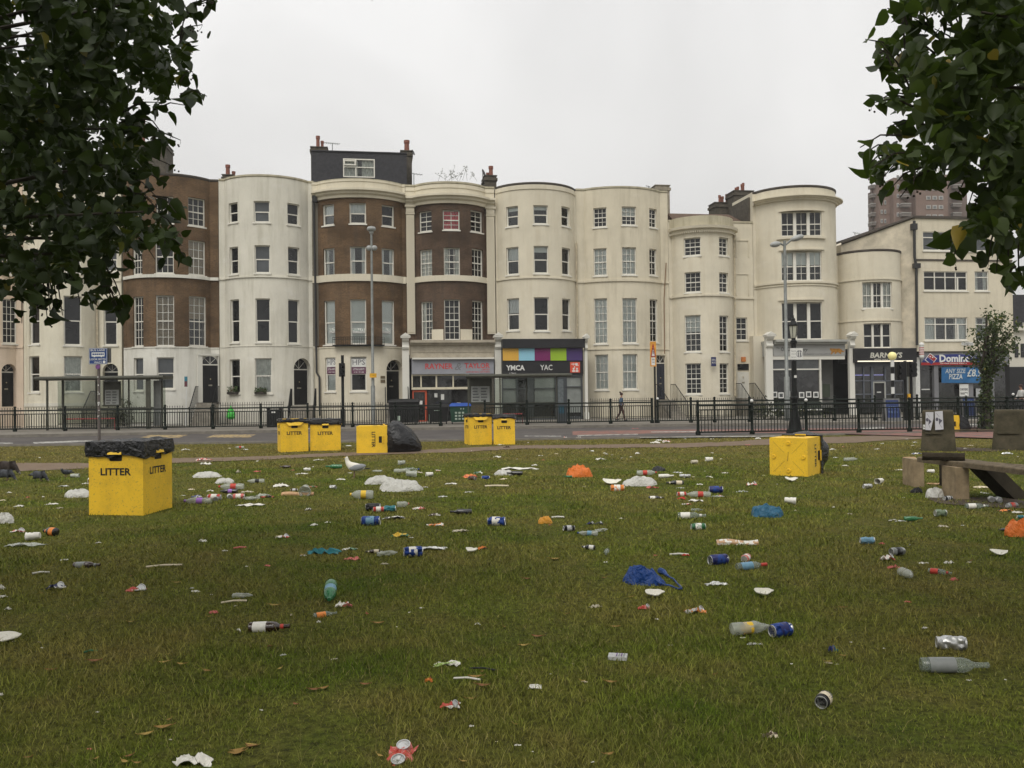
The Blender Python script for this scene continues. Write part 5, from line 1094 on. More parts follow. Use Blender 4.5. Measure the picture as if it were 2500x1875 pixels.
def bus_lane_sign():
    Y=34.6; p=Vector((xat(242,1060,Y),Y,0)); T=thing('bus_lane_sign','square blue bus lane sign on a stickered brown pole','road sign',p); pl=Pl(p+Vector((0,-.05,0)),(1,0,0)); a0,z0,a1,z1=pl.rect('G',890,122,1074,284)
    mb=MB(); mb.tube([p,p+Vector((0,0,z1-.1))],.055,10); po=build('pole',mb,M('brown_grey_pole',(.10,.085,.075),.6,.3,12),T,smooth=True)
    mb=MB()
    for i in range(16): z=random.uniform(.9,z0-.5); x=random.uniform(-.03,.02); pl.bx(mb,x,z,x+random.uniform(.02,.05),z+random.uniform(.02,.09),.012,.018)
    build('pole_stickers',mb,whiteS,T)
    sb=M('road_sign_blue',(.015,.045,.16),.45,.05); mb=MB(); pl.bx(mb,a0,z0,a1,z1,-.01,.01); s=build('sign_plate',mb,sb,T)
    mb=MB(); g=.012; W_=a1-a0; h=z1-z0
    for q in ((a0+g,z0+g,a1-g,z0+2*g),(a0+g,z1-2*g,a1-g,z1-g),(a0+g,z0+2*g,a0+2*g,z1-2*g),(a1-2*g,z0+2*g,a1-g,z1-2*g)): pl.bx(mb,*q,.01,.013)
    def tx(b,u0,u1,v0,v1): text_quad(mb,b,pl.pt(a0+W_*u0,z0+h*v0,.014),pl.pt(a0+W_*u1,z0+h*v0,.014),pl.pt(a0+W_*u0,z0+h*v1,.014))
    tx('BUS LANE',.10,.88,.81,.93); tx('LOOK BOTH',.05,.93,.25,.37); tx('WAYS',.28,.70,.06,.18)
    X=lambda u:a0+W_*u; Zz=lambda v:z0+h*v
    for q in ((.15,.48,.85,.57),(.15,.67,.85,.73),(.15,.57,.19,.67),(.81,.57,.85,.67)): pl.bx(mb,X(q[0]),Zz(q[1]),X(q[2]),Zz(q[3]),.01,.013)
    for i in range(5): pl.bx(mb,X(.30+.105*i),Zz(.57),X(.315+.105*i),Zz(.67),.01,.013)
    for u in (.30,.68): mb.tube([pl.pt(X(u),Zz(.48),.01),pl.pt(X(u),Zz(.48),.0135)],.03,10)
    mb.tube([pl.pt(X(.83),Zz(.14),.013),pl.pt(X(.83),Zz(.14),.018)],.055,16)
    build('sign_legend',mb,whiteS,s)
    c=pl.sz(*cp('G',981,310)); mb=MB(); mb.tube([pl.pt(c[0],c[1],.01),pl.pt(c[0],c[1],.025)],.095,20); build('round_sticker',mb,M('purple_sticker',(.16,.06,.20),.5,.3,20),T)
    mb=MB(); pl.bx(mb,a1-.05,z0+.06,a1+.10,z1+.0,-.12,-.06); build('rear_sign',mb,M('sign_back_grey',(.07,.07,.065),.6),T)
bus_lane_sign()
def signal(label,c,xp,Yd,ypt,boxes,name='traffic_signal',base=.165):
    p=Vector((xat(*cp(c,xp,1200 if c in 'CDEF' else 300),Yd),Yd,0)); T=thing(name,label,'traffic light',p,'traffic lights'); pl=Pl(p,(1,0,0)); zt=pl.sz(*cp(c,xp,ypt))[1]
    mb=MB(); mb.tube([p+Vector((0,0,base)),p+Vector((0,0,zt))],.075,10); mb.tube([p+Vector((0,0,base)),p+Vector((0,0,base+.9))],.10,10); build('pole',mb,ironb,T,smooth=True)
    for (x0,y0,x1,y1) in boxes:
        a0,z0,a1,z1=pl.rect(c,x0,y0,x1,y1); mb=MB(); pl.bx(mb,a0,z0,a1,z1,-.1,.16); hd=build('signal_head',mb,blackp,T); w_=(a1-a0)*.36
        for i in range(3): zc=z1-(z1-z0)*(i+.5)/3; mb=MB(); mb.tube([pl.pt((a0+a1)/2,zc,.16),pl.pt((a0+a1)/2,zc,.34)],w_,12); build('lamp_hood',mb,blackp,hd)
    return T
signal('black signal pole seen from behind, left of the tall lamp column','C',209,43.4,1238,[(194,1280,222,1352)])
signal('traffic light with backing board beside the flashing beacon','F',497,42.6,1140,[(443,1148,490,1252)])
signal('traffic light with three hoods next to the barber pole','F',530,43.2,1145,[(512,1150,556,1232)])
def beacon():
    Y=42.4; c='F'; p=Vector((xat(*cp('F',425,1250),Y),Y,0)); T=thing('crossing_beacon','black and white striped crossing beacon with yellow globe','beacon',p); pl=Pl(p,(1,0,0)); z1=pl.sz(*cp(c,425,1136))[1]; mb=MB(); z=.165; n=9
    for i in range(n): mb.tube([p+Vector((0,0,z+(z1-z)*i/n)),p+Vector((0,0,z+(z1-z)*(i+1)/n))],.085,12,mi=(i+1)%2)
    build('striped_pole',mb,[blackp,whiteS],T,smooth=True); zc=pl.sz(*cp(c,427,1112))[1]; gm_=bpy.data.materials.new('beacon_globe'); gm_.use_nodes=True; b=gm_.node_tree.nodes['Principled BSDF']; b.inputs['Base Color'].default_value=(.72,.66,.28,1); b.inputs['Roughness'].default_value=.35; b.inputs['Subsurface Weight'].default_value=.0; b.inputs['Emission Color'].default_value=(1,.85,.35,1); b.inputs['Emission Strength'].default_value=.12
    mb=MB(); mb.ball(p+Vector((0,0,zc)),.205,18,12); build('globe',mb,gm_,T,smooth=True)
beacon()
def sign_pole(label,c,xp,Yd,y0,plates,polecol=None,r=.05,ybase=None):
    p=Vector((xat(*cp(c,xp,(y0+300)),Yd),Yd,0)); T=thing('pole_sign',label,'road sign',p); pl=Pl(p,(1,0,0)); zt=pl.sz(*cp(c,xp,y0))[1]; mb=MB(); mb.tube([p+Vector((0,0,.165)),p+Vector((0,0,zt))],r,8); build('pole',mb,polecol or ironb,T,smooth=True); return T,pl
T,pl=sign_pole('orange and yellow pedestrian warning board on a dark pole','D',1023,43.3,1110,[])
a0,z0,a1,z1=pl.rect('D',992,1108,1028,1256); mb=MB(); pl.bx(mb,a0,z0,a1,z1,.05,.08); s=build('board',mb,M('sign_amber',(.60,.27,.04),.5),T)
mb=MB(); h=z1-z0; W_=a1-a0; pl.bx(mb,a0+.06,z0+.06,a1-.06,z0+h*.36,.08,.084); mb.poly([pl.pt(a0+.07,z0+h*.42,.08),pl.pt(a1-.07,z0+h*.42,.08),pl.pt((a0+a1)/2,z0+h*.86,.08)],.004,pl.n); w_=build('white_fields',mb,whiteS,s)
mb=MB(); A_,B_,C_=pl.pt(a0+.05,z0+h*.40,.086),pl.pt(a1-.05,z0+h*.40,.086),pl.pt((a0+a1)/2,z0+h*.89,.086)
for a,b in ((A_,B_),(B_,C_),(C_,A_)): mb.tube([a,b],.022,6)
build('red_triangle',mb,red,s); mb=MB(); mb.ball(pl.pt((a0+a1)/2,z0+h*.70,.09),(.03,.01,.03)); mb.box(pl.pt((a0+a1)/2,z0+h*.57,.09),(.035,.012,.17)); text_quad(mb,'Pedestrians',pl.pt(a0+.09,z0+h*.25,.087),pl.pt(a1-.09,z0+h*.25,.087),pl.pt(a0+.09,z0+h*.32,.087)); text_quad(mb,'crossing',pl.pt(a0+.09,z0+h*.13,.087),pl.pt(a1-.09,z0+h*.13,.087),pl.pt(a0+.09,z0+h*.20,.087)); build('walking_figure',mb,ink,s)
T=thing('letting_board','small teal letting board on a white post by the brick house steps','sign',Vector((xat(*cp('A',1076,1400),47),47,0))); pl=Pl(ORG[T.name],(1,0,0)); mb=MB(); b=pl.sz(*cp('A',1080,1338)); mb.tube([pl.pt(-.03,.2),pl.pt(b[0],b[1])],.03,6); build('post',mb,whiteS,T)
a0,z0,a1,z1=pl.rect('A',1068,1278,1085,1337); mb=MB(); pl.bx(mb,a0,z0,a1,z1,0,.03); o=build('board',mb,M('teal_board',(.03,.16,.22),.5),T); mb=MB(); pl.bx(mb,a0,z0,a1,z0+.3,.03,.035); build('lower_panel',mb,M('dark_red_panel',(.12,.04,.05),.5),o)
# ---------------- bus shelters ----------------
def shelter(label,c,x0,x1,yr0,yr1,posts,Yd,base=.165,depth=1.3,tt=None,bench=None,extra=None):
    pl=Pl(Vector((0,Yd,0)),(1,.03,0)); a0,z0,a1,z1=pl.rect(c,x0,yr0,x1,yr1); T=thing('bus_shelter',label,'bus shelter',pl.pt(a0,base),'bus shelters')
    mb=MB(); pl.bx(mb,a0,z0,a1,z1,-depth,.05); mb.tube([pl.pt(a0,(z0+z1)/2,.08),pl.pt(a1,(z0+z1)/2,.08)],(z1-z0)*.55,10); build('roof',mb,shelt,T)
    for q in posts:
        w_=q[1]; dd=q[2] if len(q)>2 else 0; s_=pl.sz(*cp(c,q[0],(yr0+yr1)/2+100))[0]; mb=MB(); hw=w_/2/CROP[c][2]*Yd/F; pl.bx(mb,s_-hw,base,s_+hw,z0,dd-.06,dd+.04); build('post',mb,shelt,T)
    sA=pl.sz(*cp(c,posts[0][0],yr1+100))[0]; sB=pl.sz(*cp(c,posts[-1][0],yr1+100))[0]
    mb=MB(); pl.bx(mb,sA,base+.25,sB,base+.32,-depth+.2,-depth+.26); pl.bx(mb,sA,base+1.02,sB,base+1.10,-depth+.2,-depth+.26); build('back_rail',mb,shelt,T)
    mb=MB(); pl.bx(mb,sA,base+.33,sB,z0-.03,-depth+.22,-depth+.235); build('glass',mb,shglass,T)
    if tt:
        b0,y0,b1,y1=pl.rect(c,*tt); mb=MB(); pl.bx(mb,b0,y0,b1,y1,-depth+.27,-depth+.33); o=build('timetable_case',mb,shelt,T); mb=MB(); w_=b1-b0; h=y1-y0; pl.bx(mb,b0+w_*.1,y0+h*.06,b1-w_*.1,y0+h*.66,-depth+.33,-depth+.335); o2=build('timetable',mb,M('timetable_paper',(.30,.31,.29),.6,.2,20),o)
        mb=MB()
        for r_ in range(5):
            for k in range(2): x=b0+w_*(.16+.36*k); z=y0+h*(.10+.11*r_); pl.bx(mb,x,z,x+w_*random.uniform(.2,.3),z+h*.06,-depth+.335,-depth+.338)
        build('printing',mb,M('print_grey',(.13,.135,.13),.7),o)
    if bench:
        b0,y0,b1,y1=pl.rect(c,*bench); mb=MB(); r_=.035; dd=-.55; mb.tube([pl.pt(b0,base,dd),pl.pt(b0,y1,dd),pl.pt(b1,y1,dd),pl.pt(b1,base,dd)],r_,8); build('bench_rail',mb,M('bench_red',(.26,.03,.03),.5,.2,8),T,smooth=True)
    return T,pl
shglass=bpy.data.materials.new('shelter_glass'); shglass.use_nodes=True
_n=shglass.node_tree.nodes; _l=shglass.node_tree.links
for n_ in list(_n): _n.remove(n_)
_o=_n.new('ShaderNodeOutputMaterial'); _t=_n.new('ShaderNodeBsdfTransparent'); _t.inputs[0].default_value=(.74,.77,.74,1); _g=_n.new('ShaderNodeBsdfGlossy'); _g.inputs['Roughness'].default_value=.08; _f=_n.new('ShaderNodeFresnel'); _m=_n.new('ShaderNodeMixShader'); _l.new(_f.outputs[0],_m.inputs[0]); _l.new(_t.outputs[0],_m.inputs[1]); _l.new(_g.outputs[0],_m.inputs[2]); _l.new(_m.outputs[0],_o.inputs[0])
T,pl=shelter('left bus shelter with red bench rail behind the bus lane sign','G',355,1640,402,438,[(471,15),(530,17,-1.0),(871,9,-1.0),(1205,9,-1.0),(1481,42),(1575,10,-.6)],44.0,tt=(948,452,1124,705),bench=(604,832,1102,945))
mb=MB(); a,z0,b,z1=pl.rect('G',1502,445,1575,900); pl.bx(mb,a,z0,b,z1,-.5,-.45); build('end_panel',mb,M('end_panel_grey',(.13,.135,.125),.3,.2,3),T)
T,pl=shelter('right bus shelter with dark stop totem in front of the youth advice shop','D',-105,525,1300,1320,[(-90,8),(100,8),(264,8,-1.0),(439,9)],44.6,tt=(-88,1318,52,1478),bench=(120,1540,236,1605))
p=pl.pt(*[pl.sz(*cp('D',468,1450))[0],.165],0); T=thing('stop_totem','dark grey stop totem with blue panel beside the right bus shelter','bus stop totem',p); mb=MB(); a,_,b,_=pl.rect('D',441,1318,498,1590); z1=pl.sz(*cp('D',468,1318))[1]; pl.bx(mb,a,.165,b,z1,-.2,.12); o=build('casing',mb,M('totem_grey',(.045,.05,.055),.4),T); mb=MB(); q=pl.rect('D',448,1490,482,1535); pl.bx(mb,*q,.12,.13); build('blue_panel',mb,M('dull_teal_panel',(.02,.07,.10),.5,.3,8),o); mb=MB(); q=pl.rect('D',444,1332,476,1480); pl.bx(mb,*q,.12,.13); build('grey_panel',mb,M('panel_light_grey',(.10,.115,.12),.3,.3,8),o)
# ---------------- bins by the shops ----------------
def street_bin(label,c,x0,y0,x1,y1,Yd,body,lid,kind='wheelie_bin',marks=None,taper=.9):
    pl=Pl(Vector((0,Yd,0)),(1,.05,0)); a0,z0,a1,z1=pl.rect(c,x0,y0,x1,y1); z0=.165; T=thing(kind,label,'bin',pl.pt((a0+a1)/2,z0),'bins outside the shops'); w_=a1-a0; mb=MB(); dm=(a0+a1)/2; zl=z1-.17
    q=lambda w,d0,d1,z:[pl.pt(dm-w/2,z,d1),pl.pt(dm+w/2,z,d1),pl.pt(dm+w/2,z,d0),pl.pt(dm-w/2,z,d0)]
    mb.hexa(q(w_*taper*.94,-.75,.0,z0+.12)+q(w_*.96,-.85,.05,zl)); b_=build('body',mb,body,T)
    mb=MB(); mb.hexa(q(w_,-.9,.10,zl)+q(w_*.98,-.85,.0,zl+.10)); mb.hexa(q(w_*.96,-.84,-.03,zl+.101)+q(w_*.8,-.7,-.2,z1)); build('lid',mb,lid,T)
    for sx in (-.38,.38):
        mb=MB(); c_=pl.pt(dm+w_*sx,z0+.09,-.1); mb.tube([c_-pl.u*.03,c_+pl.u*.03],.09,10); build('wheel',mb,ironb,T)
    if marks:
        mb=MB()
        for (u,v,uw,vh) in marks: pl.bx(mb,dm-w_/2+w_*u,z0+(zl-z0)*v,dm-w_/2+w_*(u+uw),z0+(zl-z0)*(v+vh),.05,.062)
        build('stencil_marks',mb,M('pale_bin_marks',(.30,.36,.30),.6),b_)
binblk=M('black_bin_plastic',(.012,.012,.012),.55,.3,4,spec=.25); bingrn=M('dark_green_bin_plastic',(.012,.045,.028),.5,.2,4); binblu=M('blue_lid_plastic',(.02,.07,.30),.5,.15,4)
street_bin('large black communal bin behind the railing by the shop pilaster','C',452,1470,620,1606,45.2,binblk,binblk,'communal_bin',[(.3,.2,.1,.2)],.95)
street_bin('small black wheeled bin between the shop door and the green bin','C',664,1498,776,1606,45.6,binblk,binblk,marks=[(.3,.8,.35,.03),(.05,.1,.03,.5)])
street_bin('dark green bin with a bright blue lid outside the grey shop','C',780,1492,896,1606,45.2,bingrn,binblu,marks=[(.25+.16*i,.25+.17*j,.10,.10) for i in range(3) for j in range(3)]+[(.5,.82,.05,.08),(.62,.82,.05,.08)])
T=thing('litter_cabinet','black square street bin behind the railing near the green bag','bin',Vector((xat(*cp('B',872,1500),43.9),43.9,.165)),'bins outside the shops'); pl=Pl(ORG[T.name]-Vector((0,0,.165)),(1,0,0)); a0,z0,a1,z1=pl.rect('B',832,1455,912,1570); mb=MB(); pl.bx(mb,a0,.165,a1,z1-.12,-.5,0); pl.bx(mb,a0-.04,z1-.08,a1+.04,z1,-.55,.05); 
for x in (a0,a1-.06): pl.bx(mb,x,z1-.12,x+.06,z1-.08,-.5,0)
o=build('body',mb,binblk,T); mb=MB(); pl.bx(mb,a0+.25,z1-.30,a1-.25,z1-.22,.0,.006); build('plate',mb,whiteS,o)
p=Vector((xat(*cp('B',625,1510),45.5),45.5,.9)); 
mb=MB(); mb.lathe([(.03,.62),(.06,.5),(.14,.42),(.22,.2),(.25,.05),(.18,-.05),(.05,-.1)],14,mat=Matrix.Translation(p-Vector((0,0,.25))),dent=.4,seed=3); o=build('plastic_bag',mb,M('bright_green_bag',(.06,.42,.06),.45,.3,8),loc=p,smooth=True); tag(o,'bright green plastic bag hanging on the railing of the white house','bag')
def aboard(label,c,x0,y0,x1,y1,Yd,txt):
    pl=Pl(Vector((0,Yd,0)),(1,0,0)); a0,z0,a1,z1=pl.rect(c,x0,y0,x1,y1); z0=.165; T=thing('pavement_sign',label,'sign board',pl.pt((a0+a1)/2,z0),'pavement signs'); mb=MB()
    mb.hexa([pl.pt(a0,z0,.25),pl.pt(a1,z0,.25),pl.pt(a1,z0,.21),pl.pt(a0,z0,.21),pl.pt(a0,z1,.04),pl.pt(a1,z1,.04),pl.pt(a1,z1,0),pl.pt(a0,z1,0)]); mb.hexa([pl.pt(a0,z0,-.21),pl.pt(a1,z0,-.21),pl.pt(a1,z0,-.25),pl.pt(a0,z0,-.25),pl.pt(a0,z1,0),pl.pt(a1,z1,0),pl.pt(a1,z1,-.04),pl.pt(a0,z1,-.04)])
    build('frame',mb,M('board_frame_grey',(.12,.12,.12),.5),T); mb=MB(); f=lambda u,v,e=.012:pl.pt(a0+(a1-a0)*u,z0+(z1-z0)*v,.25-.21*v+e); mb.hexa([f(.1,.15,0.002),f(.9,.15,.002),f(.9,.15,-.02),f(.1,.15,-.02),f(.1,.93),f(.9,.93),f(.9,.93,-.02),f(.1,.93,-.02)]); o=build('poster',mb,M('poster_navy',(.015,.03,.11),.4,.2,4),T)
    mb=MB(); 
    for i,t in enumerate(txt): v=.75-.2*i; text_quad(mb,t,f(.2,v,.016),f(.8,v,.016),f(.2,v+.1,.016))
    build('lettering',mb,M('dull_blue_text',(.12,.18,.30),.6),o)
aboard('navy pavement sign at the foot of the striped beacon','H',1045,520,1175,640,42.2,('BARNEYS','OPEN','WALK IN')); aboard('navy pavement sign below the pizza shop posters','H',1685,505,1802,620,44,('PIZZA','DEAL'))
# black railing by gallery and planters
T=thing('street_post_box','yellow push button box on the crossing pole','push button box',Vector((xat(*cp('H',1256,500),42.5),42.5,0))); pl=Pl(ORG[T.name],(1,0,0)); mb=MB(); q=pl.rect('H',1246,482,1262,528); pl.bx(mb,*q,-.1,.1); build('box',mb,M('plate_yellow',(0,0,0)),T); mb=MB(); mb.tube([pl.pt(0,.165),pl.pt(0,q[1])],.04,8); build('post',mb,ironb,T)
# ---------------- yellow litter bins ----------------
def yellow_mat():
    m=bpy.data.materials.new('yellow_corrugated_plastic'); m.use_nodes=True; nt=m.node_tree; N=nt.nodes; L=nt.links; b=N['Principled BSDF']; b.inputs['Roughness'].default_value=.55
    tcx=N.new('ShaderNodeTexCoord'); n=N.new('ShaderNodeTexNoise'); n.inputs['Scale'].default_value=2.2; n.inputs['Detail'].default_value=6; n.inputs['Roughness'].default_value=.7; L.new(tcx.outputs['Object'],n.inputs[0])
    q=N.new('ShaderNodeValToRGB'); L.new(n.outputs[0],q.inputs[0]); q.color_ramp.elements[0].position=.28; q.color_ramp.elements[0].color=(.60,.37,.018,1); q.color_ramp.elements[1].position=.55; q.color_ramp.elements[1].color=(.80,.50,.02,1)
    n2=N.new('ShaderNodeTexNoise'); n2.inputs['Scale'].default_value=40; n2.inputs['Detail'].default_value=2; L.new(tcx.outputs['Object'],n2.inputs[0]); mr=N.new('ShaderNodeMapRange'); mr.inputs[1].default_value=.60; mr.inputs[2].default_value=.72; mr.inputs[4].default_value=.6; L.new(n2.outputs[0],mr.inputs[0])
    mx=N.new('ShaderNodeMix'); mx.data_type='RGBA'; L.new(mr.outputs[0],mx.inputs[0]); L.new(q.outputs[0],mx.inputs[6]); mx.inputs[7].default_value=(.25,.17,.05,1); L.new(mx.outputs[2],b.inputs['Base Color'])
    w=N.new('ShaderNodeTexWave'); w.inputs['Scale'].default_value=60; w.bands_direction='Z'; L.new(tcx.outputs['Object'],w.inputs[0]); bp=N.new('ShaderNodeBump'); bp.inputs['Strength'].default_value=.12; bp.inputs['Distance'].default_value=.002; L.new(n.outputs[0],bp.inputs['Height']); L.new(bp.outputs[0],b.inputs['Normal'])
    return m
yel=yellow_mat()
def bagmat(name,col,rough=.38,sc_=7,st=.6,trans=0):
    m=bpy.data.materials.new(name); m.use_nodes=True; nt=m.node_tree; N=nt.nodes; L=nt.links; b=N['Principled BSDF']; b.inputs['Roughness'].default_value=rough; b.inputs['Base Color'].default_value=(*col,1); b.inputs['Specular IOR Level'].default_value=.42
    tcx=N.new('ShaderNodeTexCoord'); n=N.new('ShaderNodeTexNoise'); n.inputs['Scale'].default_value=sc_; n.inputs['Detail'].default_value=4; n.inputs['Roughness'].default_value=.55; n.inputs['Distortion'].default_value=1.6; L.new(tcx.outputs['Object'],n.inputs[0])
    bp=N.new('ShaderNodeBump'); bp.inputs['Strength'].default_value=st; bp.inputs['Distance'].default_value=.05; L.new(n.outputs[0],bp.inputs['Height']); L.new(bp.outputs[0],b.inputs['Normal'])
    if trans:
        mx=N.new('ShaderNodeMixShader'); tr=N.new('ShaderNodeBsdfTranslucent'); tr.inputs[0].default_value=(*col,1); mx.inputs[0].default_value=trans; L.new(b.outputs[0],mx.inputs[1]); L.new(tr.outputs[0],mx.inputs[2]); L.new(mx.outputs[0],N['Material Output'].inputs[0])
    MC[name]=m; return m
blackbag=bagmat('black_bin_liner',(.005,.005,.006),.27,6,1.0)
def sqp(t,h):
    c,s=math.cos(t),math.sin(t); m_=max(abs(c),abs(s)); return Vector((c/m_*h,s/m_*h,0))
def litter_bin(label,loc,rotm,w=.80,h=1.04,bulge=0,faces=(0,1,2,3),peak=False,feet=False,drop=.16,seed=0):
    T=thing('litter_bin',label,'litter bin',(0,0,0),'yellow litter bins on the lawn'); hw=w/2
    mb=MB(); t=.012
    for k in range(4):   # four side panels, top edge open
        r_=Matrix.Rotation(k*PI/2,3,'Z'); mb.hexa([r_@Vector(p) for p in ((-hw,-hw,0),(hw-t,-hw,0),(hw-t,-hw+t,0),(-hw,-hw+t,0),(-hw,-hw,h),(hw-t,-hw,h),(hw-t,-hw+t,h),(-hw,-hw+t,h))])
    mb.hexa([(-hw+t,-hw+t,.0),(hw-t,-hw+t,.0),(hw-t,hw-t,.0),(-hw+t,hw-t,.0),(-hw+t,-hw+t,.012),(hw-t,-hw+t,.012),(hw-t,hw-t,.012),(-hw+t,hw-t,.012)])
    build('body',mb,yel,T)
    if feet:
        mb=MB()
        for (x,y) in ((-.27,.0),(.0,.29),(.0,-.29),(.27,.0)):
            mb.lathe([(.045,0),(.04,-.02),(.02,-.022),(.018,-.012)],12,mat=Matrix.Translation((x,y,0)))
        build('rivet',mb,yel,T,smooth=True)
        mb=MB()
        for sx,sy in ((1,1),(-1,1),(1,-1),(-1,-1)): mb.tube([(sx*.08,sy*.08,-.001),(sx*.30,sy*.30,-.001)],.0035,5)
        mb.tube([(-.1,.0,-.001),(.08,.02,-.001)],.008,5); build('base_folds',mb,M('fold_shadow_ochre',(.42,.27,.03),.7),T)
    for k in faces:
        r_=Matrix.Rotation(k*PI/2,3,'Z')
        mb=MB(); c=[]
        for (cx,cy) in ((.075,-.035),(.075,.045),(-.075,.045),(-.075,-.035)):
            for i in range(4):
                a={(1,-1):-90,(1,1):0,(-1,1):90,(-1,-1):180}[(1 if cx>0 else -1,1 if cy>0 else -1)]+30*i; c.append((cx+.02*math.cos(R(a)),cy+.02*math.sin(R(a))))
        mb.poly([r_@Vector((x,-hw-.001,h-.215+y)) for x,y in c],.003,r_@Vector((0,-1,0))); build('hand_hole',mb,M('dark_hole',(.02,.016,.01),.9),T)
        mb=MB(); zt=h-.145
        if peak and k==0: mb.hexa([r_@Vector(p) for p in ((-.18,-hw-.06,h-.19),(.17,-hw-.06,h-.19),(.17,-hw-.05,h-.19),(-.18,-hw-.05,h-.19),(-.36,-hw+.02,h+.02),(.38,-hw+.02,h+.02),(.38,-hw+.03,h+.02),(-.36,-hw+.03,h+.02))])
        mb.hexa([r_@Vector(p) for p in ((-.105,-hw-.045,zt-.03),(.105,-hw-.045,zt-.03),(.105,-hw-.02,zt-.03),(-.105,-hw-.02,zt-.03),(-.10,-hw-.03,zt+.015),(.10,-hw-.03,zt+.015),(.10,-hw+.0,zt+.015),(-.10,-hw+.0,zt+.015))]); build('flap',mb,yel,T)
        mb=MB(); z0=h-.475; text_quad(mb,'LITTER',r_@Vector((-.23,-hw-.0025,z0)),r_@Vector((.23,-hw-.0025,z0)),r_@Vector((-.23,-hw-.0025,z0+.105)),bold=.03); build('lettering',mb,M('black_print',(.015,.015,.015),.5),T)
    # liner
    n=96; mb=MB(); rows=[]
    def nz(a,b,c_=0): return noise.noise(Vector((a,b,c_+seed*7.3)))
    prof=[('s',-drop,.022),('s',-drop*.55,.03),('s',-.05,.022),('s',.012,.012),('i',.02,-.03),('i',-.03,-.12),('i',-.07,-.22),('i',-.08,-.34),('i',-.08,-.385)]
    if bulge: prof=[('s',-drop,.02),('s',-drop*.5,.03),('s',-.02,.03),('b',bulge*.12,.09*min(1,bulge*1.1)),('b',bulge*.3,.12*min(1,bulge*1.1)),('b',bulge*.5,.09*min(1,bulge)),('b',bulge*.7,.0),('b',bulge*.86,-.12),('b',bulge*.96,-.24),('b',bulge,-.385)]
    for j,(ty,dz,off) in enumerate(prof):
        row=[]
        for i in range(n):
            t_=2*PI*i/n; u=(math.cos(t_)*2.2,math.sin(t_)*2.2)
            p=sqp(t_,hw+off)
            if ty=='b':
                rr=(hw+off)*(1+.18*nz(u[0]*.7,u[1]*.7,j*.35))*1.02; f=min(1,j/5); k_=1.04 if bulge>.5 else .98; q=Vector((math.cos(t_)*rr*k_,math.sin(t_)*rr*k_,0)); p=p.lerp(q,f)
            fold=abs(nz(u[0]*4.2,u[1]*4.2,j*.18))*.05 if ty!='i' else 0
            p=p*(1+fold*(1 if ty=='s' else .8)); z=h+dz+nz(u[0]*1.5,u[1]*1.5,3+j*.3)*(.05 if j==0 else .012 if ty=='s' else .035)
            if ty=='s' and j==0:  # tucked behind the flaps
                z+=.0
            p.z=z; row.append(p)
        rows.append(row)
    if bulge>.5:
        for row in rows[4:]:
            for p in row:
                k=(p.z-h)/bulge; p.x=p.x*(1-.22*k)+.0  # slump: the free end of the bag sinks and narrows
                q=noise.noise(Vector((p.x*5,p.y*5,p.z*4+seed))); q2=abs(noise.noise(Vector((p.x*3+4,p.y*3,p.z*7)))); s_=1+.16*q-.16*q2; p.x*=s_; p.y*=s_; p.x=min(p.x+.26*k*k,hw)
    vs=[p for r_ in rows for p in r_]; fs=[(j*n+i,j*n+(i+1)%n,(j+1)*n+(i+1)%n,(j+1)*n+i) for j in range(len(rows)-1) for i in range(n)]; fs.append(tuple((len(rows)-1)*n+i for i in range(n)))
    mb.add(vs,fs); build('bin_liner',mb,blackbag,T,smooth=True)
    T.matrix_world=Matrix.Translation(loc)@rotm.to_4x4(); return T
RZ=lambda a:Matrix.Rotation(R(a),3,'Z')
def bin_at(px,py,back=.4): # px,py: middle of the bottom front edge
    p=gnd(px,py); return p+Vector((0,back,0))
p=gnd(222,1258); p2=gnd(362,1260)
litter_bin('upright yellow bin in the left foreground, nearest of all, black liner over its rim',Vector(((p.x+p2.x)/2+.0,(p.y+p2.y)/2+.40,0)),RZ(math.degrees(math.atan2(p2.y-p.y,p2.x-p.x))*.6),w=.82,h=1.05,seed=1,drop=.21)
litter_bin('left box of the upright yellow pair standing near the path',bin_at(706,1104,.44),RZ(22),seed=2,w=.82,h=1.0,drop=.10,peak=True)
litter_bin('right box of the upright yellow pair standing near the path',bin_at(788,1101,.45),RZ(11),seed=3,w=.92,h=.97,drop=.16)
q=gnd(1166,1086); litter_bin('upright yellow bin with peaked flap, left one of the middle pair',q+Vector((0,.42,0)),RZ(17),seed=4,w=.77,h=1.02,peak=True,drop=.09)
q=gnd(1231,1085.5); litter_bin('upright yellow bin with flat black liner, right one of the middle pair',q+Vector((0,.42,0)),RZ(1),seed=5,w=.72,h=.99,drop=.12)
# toppled ones: axis (local z) points along heading, one side (local -y) faces the camera
def toppled(axis,side):
    a=Vector(axis).normalized(); s_=Vector(side).normalized(); y=-s_; x=y.cross(a); return Matrix((x,y,a)).transposed()
q=gnd(907,1107); litter_bin('toppled yellow bin in the middle with its swollen black bag spilling to the right',Vector((q.x-.46,q.y+.42,.40)),toppled((1,.05,0),(.05,-1,0)),seed=6,w=.80,h=.92,bulge=.95,faces=(0,1,3),drop=.02)
q0=gnd(1880,1161); q1=gnd(1972,1164); hd=math.atan2(q1.x,q1.y)+R(17); ax=(math.sin(hd),math.cos(hd),0); sd=(math.cos(hd),-math.sin(hd),0); c=(q0+q1)/2
litter_bin('overturned yellow bin showing its folded square base, in front of the nearest railing',Vector((c.x,c.y,.375)),toppled(ax,sd),seed=7,w=.745,h=.93,bulge=.50,faces=(0,1,2,3),feet=True,drop=.12)
q=gnd(2329,1056); litter_bin('distant overturned yellow bin with a black bag, between the two stone plinths',Vector((q.x-.62,q.y+.35,.33)),toppled((1,.1,0),(.1,-1,0)),seed=8,w=.66,h=.88,bulge=.62,faces=(0,),drop=.02)
